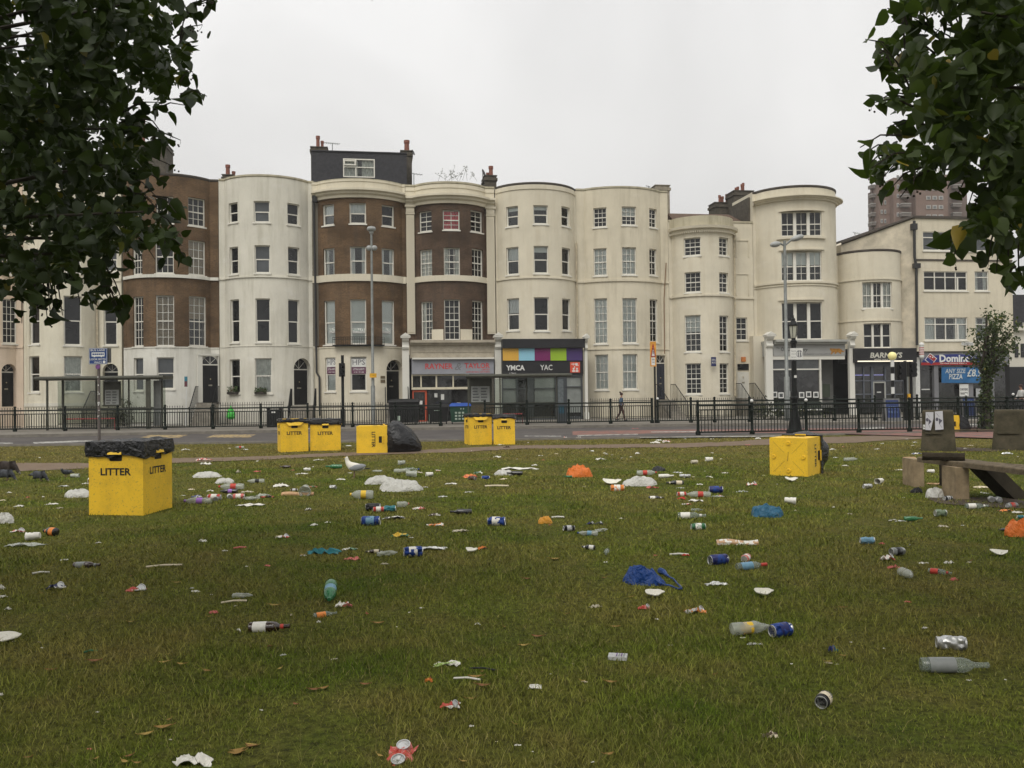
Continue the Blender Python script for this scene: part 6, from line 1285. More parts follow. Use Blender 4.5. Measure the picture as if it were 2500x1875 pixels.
# ---------------- stone plinths, flyers, bench ----------------
lich=M('lichen_stained_concrete',(.095,.080,.054),.95,.3,3.5,.8,col2=(.036,.034,.021),spec=.05)
def plinth(label,x0,x1,ytop,ybot,topw=1.0,bw=1.0,deep=.9):
    a=gnd(x0,ybot); ph=math.atan2(a.x,a.y); pl=Pl(a,Vector((math.cos(ph),-math.sin(ph),0))); W_=pl.sz(x1,ybot)[0]; z1=pl.sz((x0+x1)/2,ytop)[1]; T=thing('stone_plinth',label,'stone block',pl.pt(W_/2,0)); mb=MB()
    zm=z1*.42; i0=.0; 
    mb.hexa([pl.pt(-.03*W_,-.03,.05),pl.pt(W_*1.04,-.03,.05),pl.pt(W_*1.04,-.03,-deep),pl.pt(-.03*W_,-.03,-deep),pl.pt(.02*W_,zm,0),pl.pt(W_*1.0,zm,0),pl.pt(W_*1.0,zm,-deep),pl.pt(.02*W_,zm,-deep)])
    mb.hexa([pl.pt(.02*W_,zm,-.03),pl.pt(W_*1.0,zm,-.03),pl.pt(W_,zm,-deep+.03),pl.pt(.02*W_,zm,-deep+.03),pl.pt(.045*W_,z1-.03,-.05),pl.pt(W_*.975,z1-.03,-.05),pl.pt(W_*.975,z1-.03,-deep+.05),pl.pt(.045*W_,z1-.03,-deep+.05)])
    mb.hexa([pl.pt(.05*W_,z1-.03,-.06),pl.pt(W_*.97,z1-.03,-.06),pl.pt(W_*.97,z1-.03,-deep+.06),pl.pt(.05*W_,z1-.03,-deep+.06),pl.pt(.065*W_,z1,-.08),pl.pt(W_*.955,z1,-.08),pl.pt(W_*.955,z1,-deep+.08),pl.pt(.065*W_,z1,-deep+.08)])
    build('block',mb,lich,T); mb=MB(); pl.bx(mb,.12*W_,zm+.0,.62*W_,zm+.045,-.02,.05); build('ledge',mb,lich,T); mb=MB(); pl.bx(mb,.78*W_,zm+.05,.90*W_,z1-.03,-.045,-.028); build('pilaster_strip',mb,lich,T); return T,pl,W_,z1
T,plp,W_,z1=plinth('lichen stained concrete plinth with two paper flyers taped to it',2250,2332,1002,1101)
plinth('broad concrete plinth at the right edge beside the young tree',2424,2530,1001,1100)
def flyer(label,pts,seed):
    T=thing('flyer',label,'flyer',plp.pt(*plp.sz(*cp('k',*pts[3])),.0),'flyers taped to the concrete plinth'); d=.022; P=[plp.pt(*plp.sz(*cp('k',*q)),d) for q in pts]
    mb=MB(); mb.poly(P[::-1],.003,plp.n); o=build('paper',mb,M('flyer_paper',(.50,.49,.52),.7,.06,3),T)
    e=plp.n*.006; f=lambda u,v:P[0].lerp(P[1],u).lerp(P[-1].lerp(P[-2],u) if len(P)==4 else P[-1].lerp(P[-2],u),v)+e
    mb=MB(); mb.add([f(.48,.38),f(.48,.72),f(.92,.52)],[(0,1,2)]); c=f(.25,.43); mb.add([c+plp.u*.035*math.cos(t)+Vector((0,0,.05*math.sin(t))) for t in [2*PI*i/12 for i in range(12)]],[tuple(range(12))])
    for (a,b) in (((.2,.1),(.55,.3)),((.55,.7),(.85,.9))): p,q=f(*a),f(*b); mb.tube([p,q],.004,4)
    build('printed_arrow',mb,M('flyer_ink',(.09,.085,.11),.7),o)
flyer('left flyer on the plinth with its lower right corner torn off',[(968,28),(1055,28),(1055,100),(1025,232),(965,228)],1)
flyer('right flyer on the plinth, complete and slightly tilted',[(1070,22),(1158,14),(1168,222),(1075,230)],2)
T=thing('sticker','small square white sticker at the left edge of the plinth','sticker',plp.pt(*plp.sz(*cp('k',950,195)),0)); mb=MB(); plp.box(mb,'k',937,170,962,220,.022,.026); o=build('paper',mb,whiteS,T); mb=MB(); plp.box(mb,'k',944,182,950,208,.026,.028); plp.box(mb,'k',950,200,957,208,.026,.028); build('print',mb,ink,o)
T=thing('low_rail','thin weathered timber rail running low between the two plinths','rail',(16,31,0)); mb=MB(); a=gnd(2330,1060); b=gnd(2478,1058); mb.tube([a+Vector((0,.5,.12)),b+Vector((0,.5,.12))],.035,6); 
for f_ in (.1,.5,.95): c=a.lerp(b,f_); mb.tube([c+Vector((0,.5,-.02)),c+Vector((0,.5,.1))],.03,6)
o=build('timber',mb,lich,T)
# bench: concrete legs, heavy weathered planks
conc=M('bench_leg_concrete',(.25,.19,.115),.9,.28,7,.4); wood=M('weathered_bench_wood',(.075,.060,.042),.9,.45,9,.8,col2=(.17,.135,.090),spec=.1)
b1=gnd(*cp('K',250,1285)); b2=gnd(*cp('K',825,1445)); dirb=(b2-b1); dirb.z=0; Lb=dirb.length; dirb.normalize(); nb=Vector((-dirb.y,dirb.x,0)) # nb points away (towards +Y)
if nb.y<0: nb=-nb
T=thing('bench','weathered plank bench on pale concrete legs at the right edge','bench',b1); zt=.475
def leg(p,w_,dp,name='leg',m_=None,zb=-.02,lean=0):
    mb=MB(); 
    for r_ in (0,): pass
    A_=p-dirb*w_*.0; vs=[A_,A_+Vector((w_,0,0)),A_+Vector((w_,dp,0)),A_+Vector((0,dp,0))]
    mb.hexa([v+Vector((0,0,zb)) for v in vs]+[v+Vector((lean,0,zt)) for v in vs]); build(name,mb,m_ or conc,T)
A1=gnd(*cp('K',172,1270)); A1b=gnd(*cp('K',318,1280)); leg(A1,(A1b-A1).length,.42)
A2=gnd(*cp('K',742,1430)); A2b=gnd(*cp('K',915,1448)); leg(A2,(A2b-A2).length,.42)
mb=MB(); a=gnd(*cp('K',1540,1420)); vs=[a,a+Vector((.26,0,0)),a+Vector((.26,.5,0)),a+Vector((0,.5,0))]; lx=-.42; mb.hexa([v+Vector((0,0,-.02)) for v in vs]+[v+Vector((lx,.1,zt-.02)) for v in vs]); build('slanting_leg',mb,M('dark_timber_leg',(.035,.03,.022),.95,.3,6,spec=.05),T)
mb=MB(); a=gnd(*cp('K',690,1275)); mb.box(a+Vector((.0,.3,.23)),(.09,.09,.47)); build('rear_leg',mb,M('dark_timber_leg',(0,0,0)),T)
# planks run from the left end towards the lower right, past the frame
def at_z(px,py,z): return gnd(px,py,z)
E0=at_z(*cp('K',215,905),zt+.03); E1=at_z(*cp('K',1659,1075),zt+.03); dv=(E1-E0); dv.z=0; Lp=dv.length*1.5; dv.normalize(); nv=Vector((-dv.y,dv.x,0)); nv=nv if nv.y>0 else -nv
for i in range(3):
    mb=MB(); k=16; wv=.15; prev=None; vs=[];fs=[]
    for j in range(k+1):
        t_=Lp*j/k; o_=nv*(.155*i+.008*noise.noise(Vector((t_*2,i,0)))); zz=zt+.085+.012*noise.noise(Vector((t_*3,i*4,2)))
        q=E0+dv*t_+o_; q.z=0; e0=.01*noise.noise(Vector((t_*6,i,7)))
        for (u,z) in ((0+e0,zz-.085),(wv-.02,zz-.085),(wv-.008,zz-.02),(wv-.02,zz),(.012+e0,zz),(0+e0,zz-.015)): vs.append(q+nv*u+Vector((0,0,z)))
    for j in range(k):
        for u in range(6): fs.append((j*6+u,j*6+(u+1)%6,(j+1)*6+(u+1)%6,(j+1)*6+u))
    fs.append(tuple(range(5,-1,-1))); fs.append(tuple(k*6+u for u in range(6))); mb.add(vs,fs); build('plank',mb,wood,T)
mb=MB(); q=E0+nv*.3; q.z=zt+.13
g0=at_z(*cp('K',285,850),zt+.14); g1=at_z(*cp('K',862,862),zt+.14); vs=[];k=10;n=8
mb.tube([g0.lerp(g1,j/k)+Vector((0,0,.006*noise.noise(Vector((j*.9,1,1))))) for j in range(k+1)],[.062+.006*noise.noise(Vector((j*1.3,5,1))) for j in range(k+1)],8)
o=build('timber_log',mb,M('charred_timber',(.020,.017,.012),.95,.5,12,.9,col2=(.05,.04,.028),spec=.05),loc=g0); tag(o,'dark charred length of timber lying on top of the plank bench','timber')
# ---------------- skin-modifier figures ----------------
def skinned(name,joints,edges,mat,parent=None,root=0,sub=2,loc=None):
    """joints: [(vec,radius or (rx,ry))]"""
    bm=bmesh.new(); org=Vector(ORG[parent.name]) if parent is not None else Vector(loc or (0,0,0)); sk=bm.verts.layers.skin.verify(); vs=[]
    for p,r_ in joints:
        v=bm.verts.new(Vector(p)-org); v[sk].radius=(r_,r_) if not hasattr(r_,'__len__') else r_; vs.append(v)
    vs[root][sk].use_root=True
    for a,b in edges: bm.edges.new((vs[a],vs[b]))
    me=bpy.data.meshes.new(name); bm.to_mesh(me); bm.free(); ob=bpy.data.objects.new(name,me); C.objects.link(ob); md=ob.modifiers.new('skin','SKIN'); md.use_smooth_shade=True; m2=ob.modifiers.new('sub','SUBSURF'); m2.levels=sub; m2.render_levels=sub
    dg=bpy.context.evaluated_depsgraph_get(); dg.update(); me2=bpy.data.meshes.new_from_object(ob.evaluated_get(dg)); bpy.data.objects.remove(ob); me2.name=name; me2.materials.clear(); me2.materials.append(mat)
    me2.polygons.foreach_set('use_smooth',[True]*len(me2.polygons))
    o=bpy.data.objects.new(name,me2); C.objects.link(o)
    if parent is not None: o.parent=parent
    else: o.location=org
    ORG[o.name]=org; return o
def bird(label,cat,base,head,sc_,cols,pose='stand',name='gull'):
    """head: +1 faces right, -1 faces left"""
    T=thing(name,label,cat,(0,0,0),None); s=sc_
    V=lambda x,y,z:Vector((x*head,y,z))*s
    bodyc,wingc,beakc,legc,tailc=cols
    if pose=='stand':
        J=[(V(-.02,0,.20),.085),(V(.07,0,.235),.085),(V(.125,0,.29),.055),(V(.145,0,.345),.036),(V(.15,0,.385),.038),(V(.168,0,.40),.040),(V(-.11,0,.195),.055),(V(-.19,0,.185),.022)]
        E=[(0,1),(1,2),(2,3),(3,4),(4,5),(0,6),(6,7)]; hp=V(.205,0,.395); 
    elif pose=='peck':
        J=[(V(-.02,0,.125),.062),(V(.04,0,.125),.060),(V(.08,0,.11),.038),(V(.105,0,.075),.020),(V(.118,0,.05),.022),(V(.124,0,.045),.022),(V(-.07,0,.125),.038),(V(-.115,0,.125),.014)]
        E=[(0,1),(1,2),(2,3),(3,4),(4,5),(0,6),(6,7)]; hp=V(.150,0,.020)
    else:
        J=[(V(-.02,0,.13),.056),(V(.05,0,.14),.055),(V(.09,0,.16),.036),(V(.115,0,.185),.024),(V(.12,0,.205),.026),(V(.128,0,.21),.024),(V(-.09,0,.12),.034),(V(-.16,0,.11),.014)]
        E=[(0,1),(1,2),(2,3),(3,4),(4,5),(0,6),(6,7)]; hp=V(.155,0,.205)
    b=skinned('body',[(p,r_*s) for p,r_ in J],E,bodyc,T,0,2); hd=J[5][0]
    mb=MB(); mb.tube([hd,hp],[.016*s,.003*s],6); build('beak',mb,beakc,T,smooth=True)
    big=1 if pose=='stand' else .58; z0=J[0][0].z
    for sy in (-1,1):
        mb=MB(); m_=Matrix.Rotation(R(-14*head*(1 if pose!='peck' else .2)),3,'Y'); c_=V(-.055,sy*.062*big*1.05,0)+Vector((0,0,z0+.01*s)); 
        mb.ball(c_,(.15*big*s,.028*big*s,.055*big*s),16,8,mat=Matrix.Rotation(R(9*head) if pose=='stand' else R(2*head),3,'Y')); build('wing',mb,wingc,T,smooth=True)
        mb=MB(); x=.005; lz=z0-.05*s*big; mb.tube([V(x,sy*.03*big,0)+Vector((0,0,lz)),V(x+.004,sy*.03*big,0)+Vector((0,0,.012*s))],.006*s,6)
        for a in (-30,0,30): mb.tube([V(x,sy*.03*big,0)+Vector((0,0,.012*s)),V(x+.045*big*math.cos(R(a)),sy*.03*big+.045*big*math.sin(R(a)),.004)],.004*s,5)
        build('leg',mb,legc,T)
        mb=MB(); mb.ball(hd+V(.008,sy*.034*big*(1 if pose=='stand' else .85),.008),.006*s,8,6); build('eye',mb,blackp,T)
    mb=MB(); tz=J[7][0]; mb.ball(tz+V(-.04,0,-.002),(.075*s*big,.03*s*big,.012*s),12,6,mat=Matrix.Rotation(R(6*head),3,'Y')); build('tail',mb,tailc,T,smooth=True)
    T.location=base; return T
gw=M('gull_white_feathers',(.66,.63,.55),.8,.05,8); gg=M('gull_grey_wing',(.23,.24,.25),.8,.1,8); gy=M('gull_yellow_beak',(.55,.38,.08),.5); gpk=M('gull_leg_pink',(.25,.15,.12),.6); gb=M('black_feathers',(.02,.02,.02),.8,.3,10)
bird('grey winged white gull standing on the lawn and facing left','gull',gnd(866,1168),-1,1.08,(gw,gg,gy,gpk,gb))
pg_=M('dark_pigeon_feathers',(.045,.048,.055),.75,.5,18); pg2=M('slate_pigeon_wing',(.075,.08,.09),.75,.5,25); pk_=M('pigeon_beak',(.20,.18,.16),.6)
bird('dark pigeon pecking at the grass, third from the left edge','pigeon',gnd(*cp('g',310,436)),1,1.25,(pg_,pg2,pk_,gpk,gb),'peck','pigeon')
bird('dark pigeon seen from behind beside a pale cup','pigeon',gnd(*cp('g',510,404)),-1,1.0,(pg_,pg2,pk_,gpk,gb),'walk','pigeon').rotation_euler=(0,0,R(75))
bird('slate pigeon at the left edge, lower of two birds','pigeon',gnd(*cp('g',55,430)),1,1.35,(pg_,pg2,pk_,gpk,gb),'peck','pigeon')
bird('brownish black pigeon at the left edge, upper of two birds','pigeon',gnd(*cp('g',70,384)),1,1.75,(M('brown_black_feathers',(.035,.026,.022),.8,.4,14),M('brown_black_feathers',(0,0,0)),pk_,gpk,gb),'peck','pigeon')
def person(label,loc,s,jacket,trouser,hairc,face=1,pack=None,bun=True,skirt=None):
    T=thing('person',label,'person',(0,0,0)); f=face; V=lambda x,y,z:Vector((x*f,y,z))*s; skin=M('skin_tone',(.30,.17,.115),.6,.1,6)
    # continuous body
    J=[(V(0,0,.95),.12),(V(.01,0,1.15),.12),(V(.02,0,1.35),.12),(V(.03,0,1.47),.05),(V(.045,0,1.53),.05),(V(.05,0,1.60),.085),(V(.05,0,1.66),.08),
       (V(0,-.09,.90),.085),(V(.14,-.09,.50),.055),(V(.20,-.09,.09),.036),(V(.30,-.09,.05),.03),
       (V(0,.09,.90),.085),(V(-.05,.09,.50),.055),(V(-.28,.09,.14),.036),(V(-.22,.09,.05),.03),
       (V(.02,-.18,1.38),.05),(V(-.06,-.22,1.12),.04),(V(.03,-.22,.90),.03),(V(.02,.18,1.38),.05),(V(.10,.22,1.12),.04),(V(.24,.20,.96),.03)]
    E=[(0,1),(1,2),(2,3),(3,4),(4,5),(5,6),(0,7),(7,8),(8,9),(9,10),(0,11),(11,12),(12,13),(13,14),(2,15),(15,16),(16,17),(2,18),(18,19),(19,20)]
    skinned('body',[(p,r_*s) for p,r_ in J],E,skin,T,0,2)
    skinned('jacket',[(J[0][0]+Vector((0,0,.02)),.15*s),(J[1][0],.145*s),(J[2][0],.15*s),(V(.028,0,1.43),.08*s),(J[15][0],.07*s),(J[16][0],.058*s),(J[17][0].lerp(J[16][0],.15),.045*s),(J[18][0],.07*s),(J[19][0],.058*s),(J[20][0].lerp(J[19][0],.15),.045*s)],[(0,1),(1,2),(2,3),(2,4),(4,5),(5,6),(2,7),(7,8),(8,9)],jacket,T,0,2)
    skinned('trousers',[(V(0,0,.97),.135*s),(J[7][0],.10*s),(J[8][0],.07*s),(J[9][0],.055*s),(J[11][0],.10*s),(J[12][0],.07*s),(J[13][0],.055*s)],[(0,1),(1,2),(2,3),(0,4),(4,5),(5,6)],trouser,T,0,2)
    mb=MB(); mb.ball(V(.035,0,1.645),(.098*s,.092*s,.095*s),14,10); 
    if bun: mb.ball(V(-.04,0,1.75),.055*s,10,8)
    build('hair',mb,hairc,T,smooth=True)
    for a,b in ((9,10),(13,14)):
        mb=MB(); p=J[a][0].lerp(J[b][0],.5); mb.ball(Vector((p.x+.02*f,p.y,max(.045*s,p.z-.02))),(.125*s,.05*s,.05*s),12,8); build('shoe',mb,blackp,T,smooth=True)
    mb=MB(); mb.ball(V(.14,0,1.60),(.018*s,.015*s,.02*s),6,5); build('nose',mb,skin,T)
    if pack: mb=MB(); mb.ball(V(-.19,0,1.22),(.12*s,.15*s,.22*s),14,10); build('rucksack',mb,pack,T,smooth=True)
    T.location=loc; return T
person('person walking right in a denim jacket with hair tied up, behind the far railing',Vector((xat(*cp('D',820,1500),47.5),47.5,.165)),.90,M('denim_jacket',(.05,.085,.13),.8,.2,8),M('dark_patterned_trousers',(.06,.03,.025),.8,.7,9),M('dark_red_brown_hair',(.035,.014,.012),.7),1)
person('person with a red rucksack and white top at the far right edge',Vector((xat(*cp('F',1172,1320),44.5),44.5,.165)),1.0,M('white_top',(.5,.5,.48),.8),M('dark_trousers',(.03,.03,.035),.8),M('dark_red_brown_hair',(0,0,0)),-1,M('red_rucksack',(.30,.03,.03),.6),False)
# ---------------- foliage ----------------
def leafmat(name,col,tr,y=(.2,.17,.03)):
    m=bpy.data.materials.new(name); m.use_nodes=True; nt=m.node_tree; N=nt.nodes; L=nt.links; b=N['Principled BSDF']; b.inputs['Roughness'].default_value=.5; b.inputs['Specular IOR Level'].default_value=.35
    at=N.new('ShaderNodeAttribute'); at.attribute_name='rnd'; s=N.new('ShaderNodeSeparateColor'); L.new(at.outputs['Color'],s.inputs[0])
    q=N.new('ShaderNodeValToRGB'); L.new(s.outputs[0],q.inputs[0]); q.color_ramp.elements[0].color=(col[0]*.7,col[1]*.7,col[2]*.7,1); q.color_ramp.elements[1].position=.975; q.color_ramp.elements[1].color=(col[0]*1.5,col[1]*1.4,col[2]*1.2,1); e=q.color_ramp.elements.new(.992); e.color=(*y,1)
    L.new(q.outputs[0],b.inputs['Base Color']); tr_=N.new('ShaderNodeBsdfTranslucent'); v=N.new('ShaderNodeVectorMath'); v.operation='MULTIPLY'; v.inputs[1].default_value=(1.3,1.5,.6); L.new(q.outputs[0],v.inputs[0]); L.new(v.outputs[0],tr_.inputs[0]); mx=N.new('ShaderNodeMixShader'); mx.inputs[0].default_value=tr; L.new(b.outputs[0],mx.inputs[1]); L.new(tr_.outputs[0],mx.inputs[2]); L.new(mx.outputs[0],N['Material Output'].inputs[0]); return m
LEAF=np.array([(0,0,0),(.30,-.02,.05),(.50,.25,.09),(.46,.55,.06),(.24,.85,.02),(0,1.12,-.06),(-.24,.85,.02),(-.46,.55,.06),(-.50,.25,.09),(-.30,-.02,.05),(0,.5,-.02)],dtype=np.float32)
LF=[(0,1,10),(1,2,10),(2,3,10),(3,4,10),(4,5,10),(5,6,10),(6,7,10),(7,8,10),(8,9,10),(9,0,10)]
def leaves(name,P,size,mat,parent=None,rn=None,hang=.6,label=None):
    n=len(P); P=np.array(P,dtype=np.float32); rn=rn or np.random.default_rng(1); sz=size*(.55+.75*rn.random(n))[:,None]
    # leaf axis: droops; normal random
    ax=rn.normal(0,1,(n,3)); ax[:,2]=ax[:,2]*.6-hang*1.4; ax/=np.linalg.norm(ax,axis=1)[:,None]
    nn=rn.normal(0,1,(n,3)); nn[:,2]+=.8; nn-=ax*(nn*ax).sum(1)[:,None]; nn/=np.linalg.norm(nn,axis=1)[:,None]; xx=np.cross(ax,nn)
    curl=rn.normal(0,1,(n,1)); V=np.zeros((n,11,3),dtype=np.float32)
    for k in range(11):
        x,y,z=LEAF[k]; zz=z*(1+2.2*curl)+(-.22*y*y*curl); V[:,k]=P+sz*(xx*x+ax*y+nn*zz)
    me=bpy.data.meshes.new(name); me.vertices.add(n*11); me.vertices.foreach_set('co',V.ravel()); lf=np.array(LF).ravel(); idx=((np.arange(n)*11)[:,None]+lf[None]).ravel().astype(np.int32)
    me.loops.add(len(idx)); me.loops.foreach_set('vertex_index',idx); me.polygons.add(n*10); me.polygons.foreach_set('loop_start',(np.arange(n*10)*3).astype(np.int32)); me.polygons.foreach_set('use_smooth',[True]*(n*10))
    at=me.color_attributes.new('rnd','FLOAT_COLOR','POINT'); at.data.foreach_set('color',np.repeat(rn.random((n,4)).astype(np.float32),11,axis=0).ravel()); me.update(); me.validate(); me.materials.append(mat)
    o=bpy.data.objects.new(name,me); C.objects.link(o); 
    if parent is not None: o.parent=parent
    return o
def inpoly(x,y,poly):
    r_=False; j=len(poly)-1
    for i in range(len(poly)):
        xi,yi=poly[i]; xj,yj=poly[j]
        if (yi>y)!=(yj>y) and x<(xj-xi)*(y-yi)/(yj-yi)+xi: r_=not r_
        j=i
    return r_
PL=[(-400,-400),(480,-400),(485,0),(492,20),(445,22),(420,40),(440,60),(472,68),(452,95),(470,120),(470,195),(450,215),(500,228),(512,248),(480,262),(430,262),(410,272),(380,262),(352,268),(345,300),(362,315),(400,322),(398,345),(360,352),(372,395),(395,420),(375,440),(345,470),(365,500),(420,505),(432,520),(418,545),(448,590),(450,622),(420,628),(378,605),(330,625),(285,640),(262,665),(285,700),(282,728),(262,722),(240,752),(200,745),(182,712),(140,725),(108,700),(90,712),(112,738),(60,752),(0,765),(-400,780)]
PR=[(2900,-400),(2180,-400),(2190,20),(2205,45),(2240,30),(2250,60),(2262,75),(2300,60),(2330,50),(2320,90),(2290,110),(2250,105),(2185,95),(2150,100),(2145,130),(2175,145),(2210,165),(2190,190),(2215,212),(2245,200),(2232,235),(2210,235),(2165,230),(2130,250),(2165,275),(2165,305),(2210,318),(2240,330),(2230,345),(2170,350),(2140,335),(2096,362),(2140,365),(2125,400),(2165,410),(2185,428),(2220,450),(2270,440),(2300,462),(2325,440),(2360,472),(2395,440),(2410,480),(2380,508),(2360,540),(2335,580),(2345,600),(2362,602),(2400,600),(2420,622),(2448,640),(2500,648),(2900,700)]
PR2=[(2450,690),(2480,640),(2560,600),(2560,720),(2470,690)]
lm=leafmat('dark_lime_leaves',(.030,.048,.014),.22); lm2=leafmat('lime_leaves',(.055,.082,.028),.38,(.34,.24,.05)); bark=M('dark_bark',(.045,.038,.03),.9,.35,8,.6)
def segd(x,y,a,b):
    dx,dy=b[0]-a[0],b[1]-a[1]; t=max(0,min(1,((x-a[0])*dx+(y-a[1])*dy)/(dx*dx+dy*dy+1e-9))); return math.hypot(x-a[0]-t*dx,y-a[1]-t*dy)
def bigtree(label,poly,base,cen,rad,size,mat,seed,nin,nout,extra=None,px0=0,px1=0,dr=(4.2,9)):
    rn=np.random.default_rng(seed); T=thing('lime_tree',label,'tree',base); ORG[T.name]=Vector(base); P=[]
    B=Vector(base); cenv=Vector(cen)
    xs=[p[0] for p in poly]; tries=0
    # in the photographed part: leaves hang in sprays (clusters) whose twigs lie inside the crown's volume
    k=0
    while k<nin and tries<nin*30:
        tries+=1; px=rn.uniform(px0,px1); py=rn.uniform(-60,790); 
        if not(inpoly(px,py,poly) or (extra and inpoly(px,py,extra))): continue
        Yd=dr[0]+(dr[1]-dr[0])*rn.random()**1.2; g=noise.noise(Vector((px*.011,py*.011,Yd*.5+seed)))
        if g<-.24 and rn.random()<.95: continue
        if noise.noise(Vector((px*.03+7,py*.03,seed*5)))<-.30: continue
        ed_=min(segd(px,py,poly[i],poly[i-1]) for i in range(len(poly)))
        if ed_<13: continue
        if ed_<62 and noise.noise(Vector((px*.032,py*.032,seed*3)))<.20-ed_*.0075: continue
        c=ray(px,py); q=O+c*Yd
        P.append(tuple(q)); k+=1
    m=0  # unseen crown leaves, extended overhead and backward to shade the near lawn
    while m<nout:
        v=rn.normal(0,1,3); v/=np.linalg.norm(v); q=cenv+Vector([v[i]*rad[i]*rn.random()**.4 for i in range(3)])
        if q.z<2.0: continue
        if q.y>.3:
            px,py,zz=proj(q); mg=130
            if zz>0 and -mg<px<2500+mg and -20<py<1875+mg: continue
        m+=1; P.append(tuple(q))
    # push the leaf base up a little so the blade hangs around the sampled point
    Pn=np.array(P); Pn[:,2]+=size*.45; Pn-=np.array(B)
    o=leaves('crown',Pn,size,mat,T,rn)
    mb=MB(); top=B+Vector((0,0,rad[2]*1.6)); tp=[B+Vector((0,0,-.1)),B+Vector((0,0,.4)),B+Vector((.05,0,2)),B+Vector((0,.05,3.6)),top]; mb.tube(tp,[.34,.26,.22,.19,.06],12); build('trunk',mb,bark,T,smooth=True)
    # limbs and twigs reaching towards leaf groups
    idx=rn.choice(len(P),70,replace=False); mb=MB()
    for i in idx:
        e=Vector(P[i]); st=B+Vector((0,0,min(max(2.1,e.z*.75),5))); mid=st.lerp(e,.5)+Vector((rn.normal(0,.15),rn.normal(0,.15),.25)); mb.tube([st,mid,e],[.045,.022,.005],6)
    build('limbs',mb,bark,T,smooth=True)
    return T,P
TL,PLs=bigtree('dark leaved lime tree filling the upper left corner',PL,(-5.6,5.2,0),(-4.4,3.2,5.6),(4.5,6.0,3.6),.062,lm,5,9000,19000,px0=-60,px1=560,dr=(4.4,8.5))
TR,PRs=bigtree('lime tree with large leaves hanging into the upper right corner',PR,(5.4,4.2,0),(4.2,2.8,5.4),(4.2,5.6,3.4),.066,lm2,6,4600,13000,extra=PR2,px0=2080,px1=2560,dr=(3.7,7.0))
# hanging single leaves and fruit on the outer twigs
def sprays(T,items,Yd,mat,seed,size):
    rn=np.random.default_rng(seed); mb=MB(); B=Vector(T.location); P=[]
    for (x0,y0,x1,y1,n) in items:
        mb=MB(); a=O+ray(x0,y0)*Yd; b=O+ray(x1,y1)*Yd; mb.tube([a,a.lerp(b,.5)+Vector((0,0,.03)),b],[.006,.004,.0025],5)
        for i in range(n): q=a.lerp(b,(i+.6)/n)+Vector((rn.normal(0,.012),rn.normal(0,.05),rn.normal(0,.012))); P.append(tuple(q-B)); 
        c=b+Vector((rn.normal(0,.015),rn.normal(0,.01),-.035)); hang=rn.random()<.3
        if hang: mb.tube([b,b.lerp(c,.5)+Vector((.004,0,0)),c],.0011,4)
        for k in range(2 if hang else 0): mb.ball(c+Vector((rn.normal(0,.012),0,-.008*k)),.006,6,5)
        build('twig',mb,bark,T)
    leaves('crown_sprays',P,size,mat,T,rn,hang=.5)
sprays(TL,[(440,95,455,40,3),(430,130,466,60,3),(440,200,470,175,3),(440,230,505,235,3),(420,60,400,30,3),(350,290,395,325,2),(370,350,392,335,2),(380,480,430,520,3),(400,590,445,600,3),(250,700,280,720,2),(200,720,240,750,3),(60,720,100,742,3)],4.9,lm,21,.078)
sprays(TR,[(2230,230,2150,105,3),(2230,260,2135,250,4),(2200,330,2100,360,3),(2240,370,2128,410,4),(2210,120,2200,30,4),(2215,60,2185,10,3),(2240,420,2230,450,2),(2180,170,2150,120,3),(2330,560,2320,590,3),(2480,650,2460,690,3)],4.0,lm2,22,.085)
def edge_sprays(T,poly,Yd,mat,seed,size,n,box):
    rn=np.random.default_rng(seed); k=0; out=[]
    cx,cy=box
    while k<n:
        i=rn.integers(len(poly)); a,b=poly[i],poly[i-1]; t=rn.random(); x=a[0]+(b[0]-a[0])*t; y=a[1]+(b[1]-a[1])*t
        if not(-20<x<2520 and -20<y<790): continue
        dx,dy=x-cx,y-cy; l=math.hypot(dx,dy); dx/=l; dy/=l; g=rn.uniform(12,46); out.append((x-dx*55,y-dy*55,x+dx*g,y+dy*g+rn.uniform(-14,18),int(rn.integers(3,6)))); k+=1
    sprays(T,out,Yd,mat,seed+1,size)
edge_sprays(TL,PL,5.2,lm,31,.070,40,(60,300)); edge_sprays(TR,PR,4.4,lm2,41,.074,36,(2480,250))
def youngtree():
    Y=33.8; p=Vector((xat(2408,1050,Y),Y,0)); T=thing('young_tree','slim young tree with a leafy ivy covered trunk beside the right plinth','tree',p); rn=np.random.default_rng(3); zz=lambda y:atY(*cp('F',980,y),Y).z
    ms=leafmat('young_tree_leaves',(.040,.062,.018),.25); P=[]; pl=Pl(p,(1,0,0)); mb=MB()
    ends=[(925,910),(915,970),(990,865),(1040,885),(1080,895),(1100,935),(1070,1000),(1085,1060),(925,1080),(955,1170),(1040,1140),(990,960),(1010,1050),(960,940)]
    for (x,y) in ends:
        s_,z_=pl.sz(*cp('F',x,y)); e=pl.pt(s_,z_,rn.normal(0,.5)); st=pl.pt(rn.normal(0,.08),rn.uniform(1.6,2.6),0); m_=st.lerp(e,.5)+Vector((0,0,.15)); mb.tube([st,m_,e],[.05,.03,.006],6)
        for i in range(150): f=.25+.85*rn.random()**.8; q=(st.lerp(m_,min(1,f*2)) if f<.5 else m_.lerp(e,min(1.05,f*2-1)))+Vector(rn.normal(0,.13,3)); P.append(tuple(q-p))
    for i in range(1300): z=rn.uniform(.1,2.9); a=rn.uniform(0,2*PI); rr=rn.uniform(.10,.26)*(1.25-.15*z); P.append((rr*math.cos(a)+.02*z,rr*math.sin(a),z))
    mb.tube([p,p+Vector((.02,0,1.5)),p+Vector((.05,0,3.0)),p+Vector((.1,0,4.6))],[.20,.13,.09,.02],10); build('trunk',mb,bark,T,smooth=True); leaves('crown',P,.085,ms,T,rn,.4)
youngtree()
